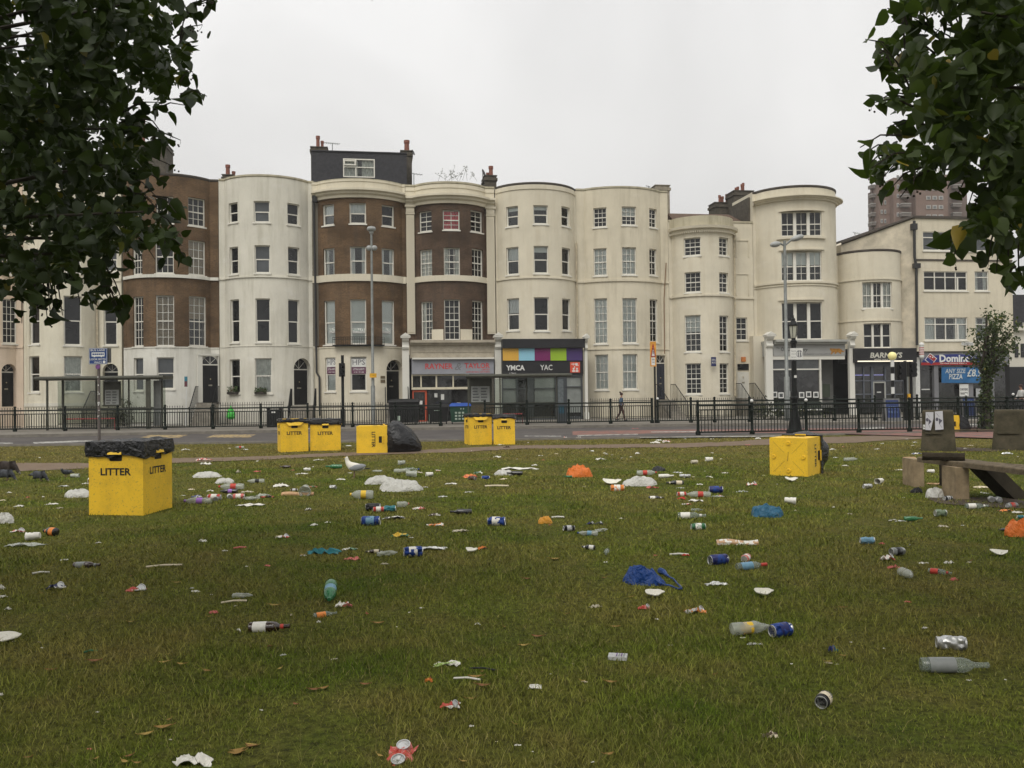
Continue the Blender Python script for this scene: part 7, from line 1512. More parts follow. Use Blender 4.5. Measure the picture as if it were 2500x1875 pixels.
# small planting at gallery front and by the steps
def shrub(label,c,x,y,w_,h_,Yd,n=260):
    p=atY(*cp(c,x,y),Yd); p.z=.16; rn=np.random.default_rng(int(x)); T=thing('shrub',label,'shrub',p,'shrubs in front of the houses'); P=[tuple(rn.normal(0,1,3)*np.array([w_*.28,.25,h_*.25])+np.array([0,0,h_*.5])) for _ in range(n)]
    leaves('foliage',P,.09,MC.get('shr') or MC.setdefault('shr',leafmat('shrub_leaves',(.05,.06,.03),.2)),T,rn,.2); mb=MB(); 
    for i in range(8): q=P[i*5]; mb.tube([p,p+Vector(q)],.012,5)
    build('stems',mb,bark,T)
shrub('wispy grey green shrub seen through the left bus shelter','G',1240,700,1.6,1.6,49)
shrub('low dark shrub beside the gallery steps','H',60,620,1.5,1.0,47); shrub('low clipped plants below the gallery window','E',880,1540,3.2,.8,48.5,420)
# ---------------- the litter ----------------
def clearmat(name,col,alpha,rough=.12):
    m=M(name,col,rough,.12,20,spec=.6,alpha=alpha); return m
petM=clearmat('clear_plastic',(.42,.44,.38),.5,.2); glM=clearmat('clear_glass',(.24,.28,.24),.42,.06); greenG=clearmat('green_glass',(.03,.16,.06),.85,.08); brownG=M('dark_brown_glass',(.028,.014,.008),.1,.3,12,spec=.7); blackG=M('black_glass',(.012,.012,.013),.12,.3,12,spec=.7); foamW=M('white_foam',(.62,.60,.52),.8,.08,9); foil=M('crumpled_foil',(.55,.55,.52),.35,.4,18,metal=.6)
alu=M('bare_aluminium',(.50,.50,.49),.35,.15,14,metal=.7); paperW=M('white_paper',(.62,.60,.55),.85,.15,12); plW=bagmat('white_carrier_bag',(.60,.59,.54),.42,12,.9,.18)
COL={'red':(.42,.045,.03),'blue':(.012,.04,.19),'lilac':(.26,.12,.42),'yellow':(.62,.40,.03),'orange':(.62,.20,.04),'navy':(.015,.02,.10),'green':(.03,.12,.05),'black':(.015,.015,.016),'white':(.62,.60,.54),'teal':(.02,.14,.16),'pink':(.50,.14,.12),'brown':(.06,.035,.02),'silver':(.42,.42,.41),'tan':(.42,.26,.14),'skyblue':(.13,.25,.34),'beige':(.42,.38,.29),'cream':(.60,.52,.38),'greygreen':(.12,.16,.10),'lime':(.30,.42,.12),'grey':(.20,.21,.20),'purple':(.12,.05,.2)}
def cm(c,rough=.5): return M(c+('_print' if rough<.7 else '_card'),COL[c],rough,.14,16)
def twotone(a,b,sc_=22):
    k=f'{a}_{b}_crumpled_print'
    if k in MC: return MC[k]
    m=bpy.data.materials.new(k); m.use_nodes=True; nt=m.node_tree; N=nt.nodes; L=nt.links; bb=N['Principled BSDF']; bb.inputs['Roughness'].default_value=.5; tcx=N.new('ShaderNodeTexCoord'); n=N.new('ShaderNodeTexNoise'); n.inputs['Scale'].default_value=sc_; n.inputs['Detail'].default_value=1; L.new(tcx.outputs['Object'],n.inputs[0]); q=N.new('ShaderNodeValToRGB'); q.color_ramp.interpolation='CONSTANT'; q.color_ramp.elements[0].color=(*COL[a],1); q.color_ramp.elements[1].position=.52; q.color_ramp.elements[1].color=(*COL[b],1); L.new(n.outputs[0],q.inputs[0]); L.new(q.outputs[0],bb.inputs['Base Color']); MC[k]=m; return m
XR=Matrix.Rotation(PI/2,4,'Y')   # local z -> +x
def band_mesh(r0,a,b,r1=None,n=18,e=.0012):
    mb=MB(); r1=r1 or r0; mb.lathe([(r0+e,a),(r0+e*1.2,(a+b)/2),(r1+e,b)],n,mat=XR); mb.f=mb.f[:-2]; mb.m=mb.m[:-2]; mb.uv=mb.uv[:-2]; return mb
def bottle(T,L,style,mat,lab=None,cap=None,dent=0,seed=0,rf=None):
    if style=='pet': r=L*(rf or .135); pr=[(r*.55,0),(r*.9,.004),(r,L*.05),(r,L*.28),(r*.93,L*.31),(r*.93,L*.52),(r,L*.55),(r,L*.62),(r*.82,L*.76),(r*.45,L*.88),(r*.30,L*.92),(r*.30,L*.97),(r*.22,L*.975)]; lb=(.31,.53,r*.93); cp_=(.93,1.0,r*.34)
    elif style=='glass': r=L*(rf or .125); pr=[(r*.85,0),(r,.006),(r,L*.55),(r*.85,L*.64),(r*.45,L*.72),(r*.36,L*.90),(r*.42,L*.91),(r*.42,L*.96),(r*.38,L*.965)]; lb=(.10,.42,r); cp_=(.90,.985,r*.44)
    elif style=='wine': r=L*(rf or .125); pr=[(r*.9,0),(r,.006),(r,L*.62),(r*.8,L*.70),(r*.38,L*.78),(r*.34,L*.95),(r*.40,L*.955),(r*.40,L*.99),(r*.3,L*.995)]; lb=(.12,.5,r); cp_=(.80,1.0,r*.42)
    mb=MB(); mb.lathe(pr,20,mat=XR,dent=dent,seed=seed); b=build('body',mb,mat,T,smooth=True)
    if lab: build('paper_label',band_mesh(lb[2]*(1-dent*.2),L*lb[0],L*lb[1]),cm(lab),b,smooth=True)
    if lab and style=='glass': build('neck_label',band_mesh(r*.42,L*.74,L*.82,r*.40),cm('red' if lab=='white' and mat is brownG else lab),b,smooth=True)
    if cap: mb=MB(); mb.lathe([(cp_[2],L*cp_[0]),(cp_[2],L*cp_[1])],14,mat=XR); build('cap',mb,cm(cap),b,smooth=True)
    return r,(L*.5)
def can(T,L,mat,dent=.0,seed=0,r=None,band_=None,opn=True):
    r=r or L*.30; mb=MB(); mb.lathe([(r*.80,0),(r*.82,.003),(r,L*.07),(r,L*.5),(r,L*.90),(r*.84,L*.97)],20,mat=XR,dent=dent,seed=seed); b=build('can_body',mb,mat,T,smooth=True)
    for (a,s_) in ((-.001,-1),(L*.97,1)):
        mb=MB(); mb.lathe([(r*.86,a),(r*.86,a+.005*s_),(r*.80,a+.005*s_),(r*.74,a-.004*s_),(r*.1,a-.005*s_)] if s_>0 else [(r*.1,a+.006),(r*.6,a+.008),(r*.74,a-.001),(r*.80,a-.003),(r*.84,a)],20,mat=XR); build('can_end',mb,alu,b,smooth=True)
    if band_: build('printed_band',band_mesh(r*(1-dent*.1),L*.25,L*.7),cm(band_),b,smooth=True)
    return r
def crumple(T,w_,d,h,mat,seed=0,name='crumpled_sheet',n=9,m_=6,parent=None):
    rn=random.Random(seed); g=[[None]*m_ for _ in range(n)]
    for i in range(n):
        for j in range(m_):
            u=i/(n-1)-.5; v=j/(m_-1)-.5; k=1+.28*noise.noise(Vector((u*3+seed,v*3,1)))
            z=h*(.12+.9*abs(noise.noise(Vector((u*4.2+seed*1.7,v*3.1,seed))))+.5*max(0,.5-abs(v)*1.2)*(1-abs(u)))*(1-.55*(2*abs(u))**3)
            g[i][j]=Vector((w_*u*k+rn.gauss(0,w_*.02),d*v*k*(1-.35*abs(u))+rn.gauss(0,d*.05),max(.003,z+rn.gauss(0,h*.10))))
    vs=[p for r_ in g for p in r_]+[p-Vector((0,0,min(p.z,.0035))) for r_ in g for p in r_]; N_=n*m_; fs=[]
    for i in range(n-1):
        for j in range(m_-1):
            a=i*m_+j; q=(a,a+m_,a+m_+1,a+1)
            fs+= [(q[0],q[1],q[2]),(q[0],q[2],q[3])] if (i+j)%2 else [(q[0],q[1],q[3]),(q[1],q[2],q[3])]
            fs.append(tuple(N_+k for k in q[::-1]))
    rim=[(i,0) for i in range(n)]+[(n-1,j) for j in range(1,m_)]+[(i,m_-1) for i in range(n-2,-1,-1)]+[(0,j) for j in range(m_-2,0,-1)]; ri=[i*m_+j for i,j in rim]
    for a,b in zip(ri,ri[1:]+ri[:1]): fs.append((b,a,N_+a,N_+b))
    mb=MB(); mb.add(vs,fs); return build(name,mb,mat,T)
def bagm(T,w_,d,h,mat,seed=0,sm=True,peak=0):
    n,m_=40,14; vs=[]
    for j in range(m_+1):
        ph=PI/2*j/m_
        for i in range(n):
            a=2*PI*i/n; u=Vector((math.cos(a),math.sin(a),0)); k=1+.30*noise.noise(Vector((u.x*1.6+seed,u.y*1.6,j*.06)))+.10*abs(noise.noise(Vector((u.x*6+seed,u.y*6,j*.15))))
            rr=math.cos(ph)**.75*k; z=1.15*h*math.sin(ph)**.9*(1+.38*noise.noise(Vector((u.x*rr*2.1+seed,u.y*rr*2.1,5)))-.30*abs(noise.noise(Vector((u.x*rr*2.6+seed*2,u.y*rr*2.6,9)))))-(.008+h*.34)*abs(noise.noise(Vector((u.x*3.4+seed,u.y*3.4,ph*.9))))*math.cos(ph*.7)-(.004+h*.12)*abs(noise.noise(Vector((u.x*8+seed,u.y*8,ph*1.6))))
            x=u.x*rr*w_/2; z+= -peak*h*x/(w_/2)*.35*math.sin(ph)
            vs.append((x,u.y*rr*d/2,max(0.001,z)))
    fs=[(j*n+i,j*n+(i+1)%n,(j+1)*n+(i+1)%n,(j+1)*n+i) for j in range(m_) for i in range(n)]; mb=MB(); mb.add(vs,fs); return build('bag_body',mb,mat,T,smooth=sm)
def plate_(T,w_,d,h,mat):
    n=22; vs=[];fs=[]; rows=[(0,0,0),(.55,0,.0),(.85,.5,.0),(1,1,.0),(.99,1,.006),(.82,.55,.006),(.5,.02,.006),(0,0,.006)]
    mb=MB()
    for (q,z,e) in rows:
        for i in range(n):
            a=2*PI*i/n; kk=1+.22*noise.noise(Vector((math.cos(a)*1.2+w_*40,math.sin(a)*1.2,1))); xx=w_/2*q*math.cos(a)*kk; vs.append((xx,d/2*q*math.sin(a)*(1-.35*math.cos(a))*kk,h*z+e+.9*h*(2*xx/w_)**2+.8*h*noise.noise(Vector((xx*22,q*2,w_*30)))))
    for j in range(len(rows)-1):
        for i in range(n): fs.append((j*n+i,j*n+(i+1)%n,(j+1)*n+(i+1)%n,(j+1)*n+i))
    mb.add(vs,fs); return build('dish',mb,mat,T,smooth=True)
NS=[0]
def item(kind,c,x,y,wpx,hd,label,col='white',col2=None,cap=None,L=None,group=None,cat=None,hpx=None,tilt=0,dent=None,rf=None,name=None,band_=None,dz=0):
    """x,y: photo position of the middle of the item's lower edge; wpx: its width in the crop"""
    px,py=cp(c,x,y); p=gnd(px,py); sc_=CROP[c][2]; Z=proj(p)[2]; W_=wpx/sc_*Z/F; NS[0]+=1; sd=NS[0]; ca=abs(math.cos(R(hd)))
    dent=(.30 if kind=='can' else .10 if kind=='cup' else 0) if dent is None else dent
    cats={'pet':('plastic_bottle','bottle'),'glass':('glass_bottle','bottle'),'wine':('glass_bottle','bottle'),'can':('drink_can','can'),'crush':('crushed_can','can'),'crumple':('crumpled_wrapper','wrapper'),'bag':('plastic_bag','bag'),'plate':('food_tray','food tray'),'cup':('plastic_cup','cup'),'strip':('cardboard_strip','cardboard'),'box':('small_packet','packet'),'stick':('stick','stick'),'paper':('paper_sheet','paper'),'leaf':('fallen_leaf','leaf')}
    nm,ct=cats[kind]; T=thing(name or nm,label,cat or ct,(0,0,0),group); ll=L or W_/max(ca,.35)
    hh=(hpx/sc_*Z/F) if hpx else None; off=.5; zz=0; m1=None
    if kind in('pet','glass','wine'):
        mt={'clear':petM if kind=='pet' else glM,'green':greenG,'brown':brownG,'black':blackG}.get(col) or cm(col); r,_=bottle(T,ll,kind,mt,col2,cap,dent,sd,rf); T.matrix_world=Matrix.Translation(p+Vector((0,r*.6,r*.93+dz)))@Matrix.Rotation(R(hd),4,'Z')@Matrix.Rotation(R(-2+tilt),4,'Y')@Matrix.Translation((-ll*.5,0,0)); return T
    if kind=='can':
        ll=min(ll,.30); mt=alu if col=='silver' else cm(col,.4); band_=band_ or (col2 if col2!='grey' else None); r=can(T,ll,mt,dent,sd,band_=band_,r=ll*(rf or .27)); T.matrix_world=Matrix.Translation(p+Vector((0,r*.6,r*.92)))@Matrix.Rotation(R(hd),4,'Z')@Matrix.Rotation(R(tilt),4,'Y')@Matrix.Translation((-ll*.5,0,0)); return T
    if kind=='cup':
        mt=cm(col,.6) if col not in('clear',) else petM; r=ll*(rf or .34); mb=MB(); mb.lathe([(r*.70,0),(r*.72,.004),(r,ll*.97),(r*1.06,ll),(r*.97,ll),(r*.92,ll*.9),(r*.68,ll*.06)],20,mat=XR,dent=dent,seed=sd); b=build('cup_wall',mb,mt,T,smooth=True)
        if band_: build('printed_band',band_mesh(r*.86,ll*.3,ll*.7,r*.95),cm(band_),b,smooth=True)
        T.matrix_world=Matrix.Translation(p+Vector((0,r*.6,r*.95)))@Matrix.Rotation(R(hd),4,'Z')@Matrix.Rotation(R(tilt+5),4,'Y')@Matrix.Translation((-ll*.5,0,0)); return T
    mt=MC.get(col) or (twotone(col,col2) if col2 else {'foil':foil,'clear':petM,'foam':foamW,'bagwhite':plW}.get(col) or cm(col,.75))
    if kind=='crumple' : crumple(T,W_*1.05,W_*(.42 if not hh else .5),hh or W_*.22,mt,sd)
    elif kind=='crush':
        crumple(T,W_,W_*.55,hh or W_*.28,mt,sd,'flattened_body',8,6); r=W_*.2; mb=MB(); mb.lathe([(r,0),(r,.006),(r*.85,.006),(r*.75,.001)],18,mat=Matrix.Translation((W_*.3,-.01,(hh or W_*.25)*.55))@Matrix.Rotation(R(55),4,'Y')@Matrix.Rotation(R(30),4,'X')); build('can_end',mb,alu,T,smooth=True)
    elif kind=='bag': bagm(T,W_,W_*.62,hh or W_*.3,mt,sd,peak=tilt)
    elif kind=='plate': plate_(T,W_,W_*.66,W_*.10,mt)
    elif kind=='strip':
        mb=MB(); k=8
        for i in range(k):
            x0=-W_/2+W_*i/k; x1=x0+W_/k; z0=.012*math.sin(i*.8); z1=.012*math.sin((i+1)*.8); D_=hh or W_*.15
            mb.hexa([(x0,-D_/2,.0),(x1,-D_/2,.0),(x1,D_/2,.015),(x0,D_/2,.015),(x0,-D_/2,.02+z0),(x1,-D_/2,.02+z1),(x1,D_/2,.05+z1),(x0,D_/2,.05+z0)])
        build('sheet',mb,mt,T)
    elif kind=='paper':
        mb=MB(); k=6; D_=W_*.75; t=.003
        f=lambda u,v:Vector((W_*(u-.5)*(1-.15*v),D_*(v-.5),.008+(hh or W_*.10)*(math.sin(u*3.1)*.5+v*.4)))
        for i in range(k):
            for j in range(3):
                q=[f(i/k,j/3),f((i+1)/k,j/3),f((i+1)/k,(j+1)/3),f(i/k,(j+1)/3)]; mb.hexa([a-Vector((0,0,t)) for a in q]+q)
        build('sheet',mb,mt,T)
    elif kind=='box':
        mb=MB(); D_=W_*.6; mb.hexa([(-W_/2,-D_/2,0),(W_/2,-D_/2,0),(W_/2,D_/2,0),(-W_/2,D_/2,0),(-W_/2,-D_/2,.022),(W_/2,-D_/2,.022),(W_/2,D_/2,.026),(-W_/2,D_/2,.026)]); o=build('carton',mb,mt,T)
        mb=MB(); 
        for i in range(4): mb.box((W_*(-.05+.13*i),0,.0275),(W_*.05,D_*.8,.003),mi=i%2)
        build('printed_stripes',mb,[cm('purple'),cm('grey')],o)
    elif kind=='stick': mb=MB(); mb.tube([(-W_/2,0,.012),(0,0,.02),(W_/2,0,.012)],max(.003,.0011*Z),6); build('shaft',mb,mt,T)
    elif kind=='leaf':
        mb=MB(); k=7; l=W_; f=lambda u,v:Vector((l*(u-.5),l*.24*v*math.sin(PI*min(1,u*1.05+.02))**.7,.012+l*.22*(u-.5)**2*2+abs(v)*l*.07))
        for i in range(k):
            for v0,v1 in ((-1,0),(0,1)): mb.quad(f(i/k,v0),f((i+1)/k,v0),f((i+1)/k,v1),f(i/k,v1))
        build('blade',mb,mt,T); mb=MB(); mb.tube([f(0,0),f(0,0)+Vector((-l*.25,0,.01))],.0015,4); build('stalk',mb,mt,T)
    T.matrix_world=Matrix.Translation(p+Vector((0,W_*.12 if kind not in('stick','leaf','bag') else (W_*.2 if kind=='bag' else 0),gh(p.x,p.y)+dz+(.02 if kind=='plate' else 0))))@Matrix.Rotation(R(hd),4,'Z')@Matrix.Rotation(R(14 if kind=='plate' else 0),4,'X'); return T
bags={'orange_bag':(.70,.17,.02),'blue_bag':(.004,.045,.21),'petrol_bag':(.012,.10,.18),'black_sack':(.015,.015,.016),'amber_paper':(.66,.30,.03)}
for k_,v_ in bags.items(): bagmat(k_,v_,.36,10,1.0,.10)
I=item
# big bags
I('bag','i',1340,600,235,5,'crumpled bright orange carrier bag in the middle of the lawn','orange_bag',hpx=95)
I('bag','n',1085,375,270,-18,'royal blue carrier bag with stretched handles, the nearest blue bag','blue_bag',hpx=110,tilt=1)
p=gnd(*cp('n',1335,408)); q=gnd(*cp('n',1180,345)); 
T=bpy.data.objects['plastic_bag.001'] if 'plastic_bag.001' in bpy.data.objects else None
I('bag','j',1150,1085,355,-6,'petrol blue cloth like bag slumped in front of the overturned bin','petrol_bag',hpx=105)
I('bag','k',2080,1425,330,0,'orange carrier bag cut by the right edge of the picture','orange_bag',hpx=170)
I('bag','i',1900,692,300,4,'large smooth white carrier bag beside a cola bottle','bagwhite',hpx=72)
I('bag','g',585,546,225,0,'white carrier bag touching the left side of the nearest yellow bin','bagwhite',hpx=55)
I('bag','g',20,752,140,0,'white bag cut by the left edge of the lawn','bagwhite',hpx=72)
I('bag','g',1580,398,215,0,'flat white carrier bag right of the nearest bin, further of two','bagwhite',hpx=38)
I('bag','g',1722,442,150,0,'flat white carrier bag right of the nearest bin, nearer of two','bagwhite',hpx=34)
I('bag','h',1600,385,220,8,'puffed white bag just behind the patterned white bag by the gull','bagwhite',hpx=55)
I('bag','i',665,586,160,0,'white carrier bag with a dark bottle beside it in the middle distance','bagwhite',hpx=44)
I('bag','K',485,1405,250,0,'white foam like bag under the left leg of the plank bench','bagwhite',hpx=125)
I('bag','K',225,1340,150,0,'dark clear plastic bag heap beside the left bench leg','black_sack',hpx=60)
I('bag','i',2062,548,120,5,'small black plastic bag near the cola bottle','black_sack',hpx=38)
# patterned white bag
T=I('bag','h',1755,438,325,-4,'white bag printed with red and orange shapes next to the gull','bagwhite',hpx=78)
mb=MB(); 
for (x,y,r_) in ((-.62,.05,.09),(-.3,.2,.06),(-.12,.12,.05),(-.1,-.2,.07),(.1,.15,.05)):
    pass
# handles of the blue bag
hp=bpy.data.objects.new; 
T=thing('bag_handle_scrap','pair of stretched royal blue bag handles trailing from the nearest blue bag','bag handle',(0,0,0)); a=gnd(*cp('n',1190,300)); b=gnd(*cp('n',1345,412)); c_=gnd(*cp('n',1250,400)); c2=gnd(*cp('n',1140,370)); mb=MB()
for (s_,m_,e) in ((a,gnd(*cp('n',1290,345)),b),(c2,c_,b)):
    pts=[s_.lerp(m_,t)*(1-t)+m_.lerp(e,t)*t for t in [i/8 for i in range(9)]]; mb.tube([q_+Vector((.004*math.sin(i*2.1),0,.04-.025*i/8+.006*math.sin(i*1.7))) for i,q_ in enumerate(pts)],[.030,.022,.013,.008,.007,.008,.007,.010,.006],7)
build('handles',mb,MC['blue_bag'],T,smooth=True)
# plates / trays / papers
for (c,x,y,w_,h_,l) in (('n',1152,462,135,38,'white foam tray just in front of the royal blue bag'),('n',1922,466,135,38,'white rounded foam tray alone right of the foil'),('o',1708,160,120,22,'white foam tray on the right side of the lawn'),('i',375,1288,110,22,'white foam tray beside an orange and black scrap'),('i',1642,682,170,18,'white foam tray left of the large white bag'),('j',1385,734,132,16,'oval white tray in front of the overturned bin'),('l',60,690,190,62,'white food carton cut by the left edge of the picture')):
    I('plate',c,x,y,w_,0,l,'foam',hpx=h_)
I('paper','n',308,1127,95,-6,'small white card near a dark green tuft','white',hpx=8); I('crumple','l',1485,1655,265,-8,'crumpled white napkin at the bottom edge of the picture','white',hpx=110,cat='napkin',name='paper_napkin')
I('bag','i',1030,1028,130,14,'folded amber paper bag standing in the middle of the lawn','amber_paper',hpx=60); I('strip','h',960,478,250,0,'long tan cardboard strip beside the spilled pile','tan',hpx=22)
I('strip','j',845,1382,420,-2,'flattened tan and white newspaper strip on the right','tan','white',hpx=40); I('crumple','h',1160,928,225,0,'torn teal plastic pouch left of centre','teal',hpx=58); I('crumple','h',1390,966,115,0,'salmon orange paper scrap near the teal pouch','pink',hpx=26)
# plastic bottles
def B(k,c,x,y,w_,hd,l,col='clear',lab=None,cap=None,**k2): return I(k,c,x,y,w_,hd,l,col,lab,cap,**k2)
B('pet','g',1520,608,212,180,'large clear bottle with lilac label, nearest in the spilled pile',lab='lilac',cap='lilac'); B('pet','g',1780,494,190,186,'cola bottle with red label and cap behind the spilled pile',lab='red',cap='red')
B('pet','g',1762,522,135,184,'dark bottle with a pale label lying against the cola bottle','black','lilac'); B('pet','g',1970,443,130,190,'small bottle with dark and orange label right of the pile',lab='black'); B('pet','g',1935,575,130,186,'crushed clear bottle inside the spilled pile',dent=.5)
B('pet','h',1460,500,180,184,'fat bottle with a yellow label in front of the gull',lab='yellow',cap='yellow',rf=.19); B('pet','h',1580,296,80,178,'short clear bottle just behind the gull'); B('pet','h',1775,300,130,-8,'clear bottle right of the gull, left one of two'); B('glass','h',1850,286,118,-6,'clear glass bottle with blue cap right of the gull',cap='blue')
B('pet','h',1780,562,92,12,'clear squat jug with a pink cap',cap='pink',rf=.24); B('pet','h',520,110,70,184,'tiny distant cola bottle on the strip between path and road',lab='red')
B('pet','i',1952,592,178,-6,'cola bottle with red cap beyond the large white bag',lab='red',cap='red'); B('pet','i',1420,1138,185,174,'crumpled water bottle with a blue cap, front half of a pair',lab='skyblue',cap='blue',dent=.35); B('pet','i',1545,1105,120,30,'crumpled clear bottle leaning on the water bottle',dent=.5)
B('glass','i',1592,1310,95,-100,'clear glass bottle pointing towards the viewer in the middle',L=.24); B('glass','i',2130,614,140,-6,'slim white glass bottle right of the cola bottle','white'); B('pet','j',440,893,245,176,'large cola bottle lying among crushed cans',lab='red'); B('glass','j',380,1112,290,-9,'long clear glass bottle with a pale label',lab='white')
B('glass','j',425,1030,120,-8,'little clear miniature bottle above the long glass bottle'); B('wine','j',985,1625,325,14,'clear wine bottle with a dark red cap',lab='skyblue',cap='red'); B('pet','j',1985,522,145,4,'empty clear bottle right of the overturned bin'); B('glass','k',1560,1118,255,-6,'clear bottle with white label on bare earth by the bench',lab='white')
B('pet','n',1835,722,290,8,'crumpled clear bottle with yellow edged label beside a blue can',lab='yellow',dent=.3,rf=.16); B('wine','o',1405,992,450,-9,'large flat clear glass bottle with worn white label, lower right',lab='grey',rf=.115); B('pet','o',1058,328,85,-92,'clear round jar shaped bottle seen end on',L=.22,rf=.2); B('glass','o',1295,300,110,-48,'clear bottle with a red neck label pointing down right',lab='red')
B('wine','m',738,500,165,28,'clear glass bottle with an orange label under the green bottle',lab='orange'); B('pet','m',772,380,110,-82,'green bottle with a pale blue base standing on its neck',col='green',lab='skyblue',L=.27,rf=.19,tilt=18,dz=.03); B('pet','l',1868,352,165,-4,'nearly invisible green tinted bottle in the grass',dent=.2)
B('glass','g',668,1102,218,-4,'dark brown bottle with a worn label at the left','brown','grey'); B('glass','m',310,615,330,-2,'brown beer bottle with white and red label, lower left','brown','white'); B('glass','j',197,764,182,183,'dark bottle with white and yellow label near the silver cans','black','cream'); B('glass','i',2040,812,138,-8,'dark bottle with a thin white label, further right','black','white')
B('glass','i',272,945,200,188,'long black bottle lying left of the blue can','black'); B('glass','i',1425,1262,120,160,'short black bottle showing its round base','black','white',rf=.17); B('glass','h',870,262,88,176,'small brown bottle far left of the gull','brown'); B('glass','k',840,1252,205,-8,'dark green bottle beside orange scraps','green'); B('glass','h',1545,920,108,200,'brown bottle with a cream label left of the crumpled clear bottle','brown','cream')
B('glass','h',1245,265,130,186,'green glass bottle far beyond the teal pouch','green'); B('glass','i',1240,612,80,180,'dark green bottle tucked under the orange bag','green'); B('pet','h',1660,940,160,12,'squashed pale green bottle right of the brown bottle',dent=.55,cap=None); B('glass','k',1845,1368,130,200,'black bottle touching the orange bag at the right edge','black'); B('glass','i',758,590,150,182,'dark bottle lying against the white bag in the middle distance','black')
B('glass','g',375,846,125,160,'dark bottle end with an orange label on the left','black','orange',rf=.24)
T=thing('glass_bottle','dark brown bottle standing upright under the bench','bottle',(0,0,0)); bottle(T,.33,'glass',brownG); T.matrix_world=Matrix.Translation(gnd(*cp('K',686,1270)))@Matrix.Rotation(-PI/2,4,'Y')
# cans
def K_(c,x,y,w_,hd,l,col,col2=None,**k2): return I('can',c,x,y,w_,hd,l,col,col2,**k2)
K_('h',1550,592,112,0,'black can with a white stripe, left end of a row of three cans','black',band_='black'); K_('h',1592,602,80,12,'red and white can in the middle of a row of three cans','red','white'); K_('h',1680,598,90,3,'dark teal can at the right end of a row of three cans','teal')
K_('h',1532,708,142,-2,'blue can with white end in the centre left of the lawn','blue',band_='skyblue'); K_('i',600,1048,158,-7,'flattened blue can below the long black bottle','blue','white',dent=.5); K_('i',500,632,70,10,'bright blue crushed can beside the orange box','blue',dent=.4); K_('i',380,640,60,-40,'dark can end in front of the orange box','brown')
K_('j',620,845,135,-4,'navy and red can behind the cola bottle','navy','blue'); K_('j',285,690,60,150,'silver can, left one of a touching pair','silver'); K_('j',325,690,60,30,'silver can, right one of a touching pair','silver'); K_('j',268,882,92,180,'red and white can at the cap end of the cola bottle','red','white'); K_('j',440,1226,142,2,'green and white can below the long glass bottle','green','white')
K_('j',645,1576,190,200,'navy blue can with open silver end, left of the wine bottle','navy','blue',rf=.27,dent=.4); K_('j',925,1545,125,60,'pink and white can hidden behind the wine bottle','pink','white',rf=.30,dent=.4,L=.13); K_('o',172,738,148,205,'bright blue can showing its round silver base','blue','navy',rf=.30,dent=.5); K_('o',1380,832,182,-14,'crushed silver grey can above the large flat glass bottle','silver','grey',dent=.4)
K_('o',478,1235,155,-125,'black tin with a cream printed rim, lower right','black',rf=.36,band_='cream',L=.105); K_('o',778,80,95,-5,'light blue tube shaped can beside a red cap','skyblue',rf=.26); K_('k',1148,1205,118,0,'dull green dented can in front of the bench','greygreen',rf=.36,dent=.3)
K_('K',1230,1470,90,-110,'silver can end facing the viewer, left of two under the bench','silver',L=.13,rf=.34); K_('K',1325,1478,90,-100,'silver can end facing the viewer, right of two under the bench','silver',L=.13,rf=.34); K_('K',640,1450,115,20,'dark and silver can beside the foam bag under the bench','black','silver',dent=.4); K_('k',1950,1112,120,18,'grey and red can on the bare earth at the far right','grey','red',dent=.3)
K_('g',1648,578,100,176,'red printed can inside the spilled pile','red','white'); K_('g',1665,582,62,-80,'dark can seen end on in the spilled pile','grey',L=.16); K_('g',1768,565,66,-70,'silver can seen end on in the spilled pile','silver',L=.16); K_('g',1838,568,85,10,'pink and white can in the spilled pile','pink','white'); K_('h',940,446,50,10,'small brown can behind the cardboard strip','brown','silver')
K_('h',1040,285,50,190,'tiny white can far behind the cardboard strip','white'); K_('h',1240,422,48,-30,'silver can crushed left of the yellow labelled bottle','silver',dent=.5); K_('i',1690,740,122,-4,'orange red and white can left of the large white bag','orange','white'); K_('i',1250,1095,98,190,'black can with a silver end left of the water bottle','black','silver',dent=.4); K_('k',320,888,95,20,'silver can lying open in front of the overturned bin','silver')
K_('h',1860,944,140,12,'blue red and white crushed can pair beyond the plastic bottle','blue','white',dent=.5); K_('k',2040,1225,70,0,'dark teal can cut by the right edge','teal'); K_('o',990,162,100,200,'grey can with a dark bottle end beside the white red can','grey','black')
# the nearest can: stamped flat, both silver ends facing up
T=thing('crushed_can','crushed red can with two silver ends at the bottom edge','can',(0,0,0)); crumple(T,.120,.175,.040,twotone('red','pink',30),77,'flattened_body',9,9)
for (y_,zz_,tl,nm_) in ((.056,.030,6,0),(-.052,.030,8,1)):
    mm=Matrix.Translation((.006,y_,zz_))@Matrix.Rotation(R(tl),4,'X'); mb=MB(); mb.lathe([(.031,-.006),(.032,0),(.0325,.004),(.0285,.004),(.0265,-.002),(.004,-.001 if nm_ else -.007)],22,mat=mm); o_=build('can_end',mb,alu,T,smooth=True)
    if nm_: mb=MB(); mb.hexa([mm@Vector(q) for q in ((-.008,-.004,.001),(.008,-.004,.001),(.008,.018,.001),(-.008,.018,.001),(-.008,-.004,.003),(.008,-.004,.003),(.008,.018,.004),(-.008,.018,.004))]); build('ring_pull',mb,foil,o_)
q=gnd(*cp('m',1315,1600)); T.matrix_world=Matrix.Translation(q+Vector((0,0,.01)))@Matrix.Rotation(R(-6),4,'Z')@Matrix.Rotation(R(12),4,'X')
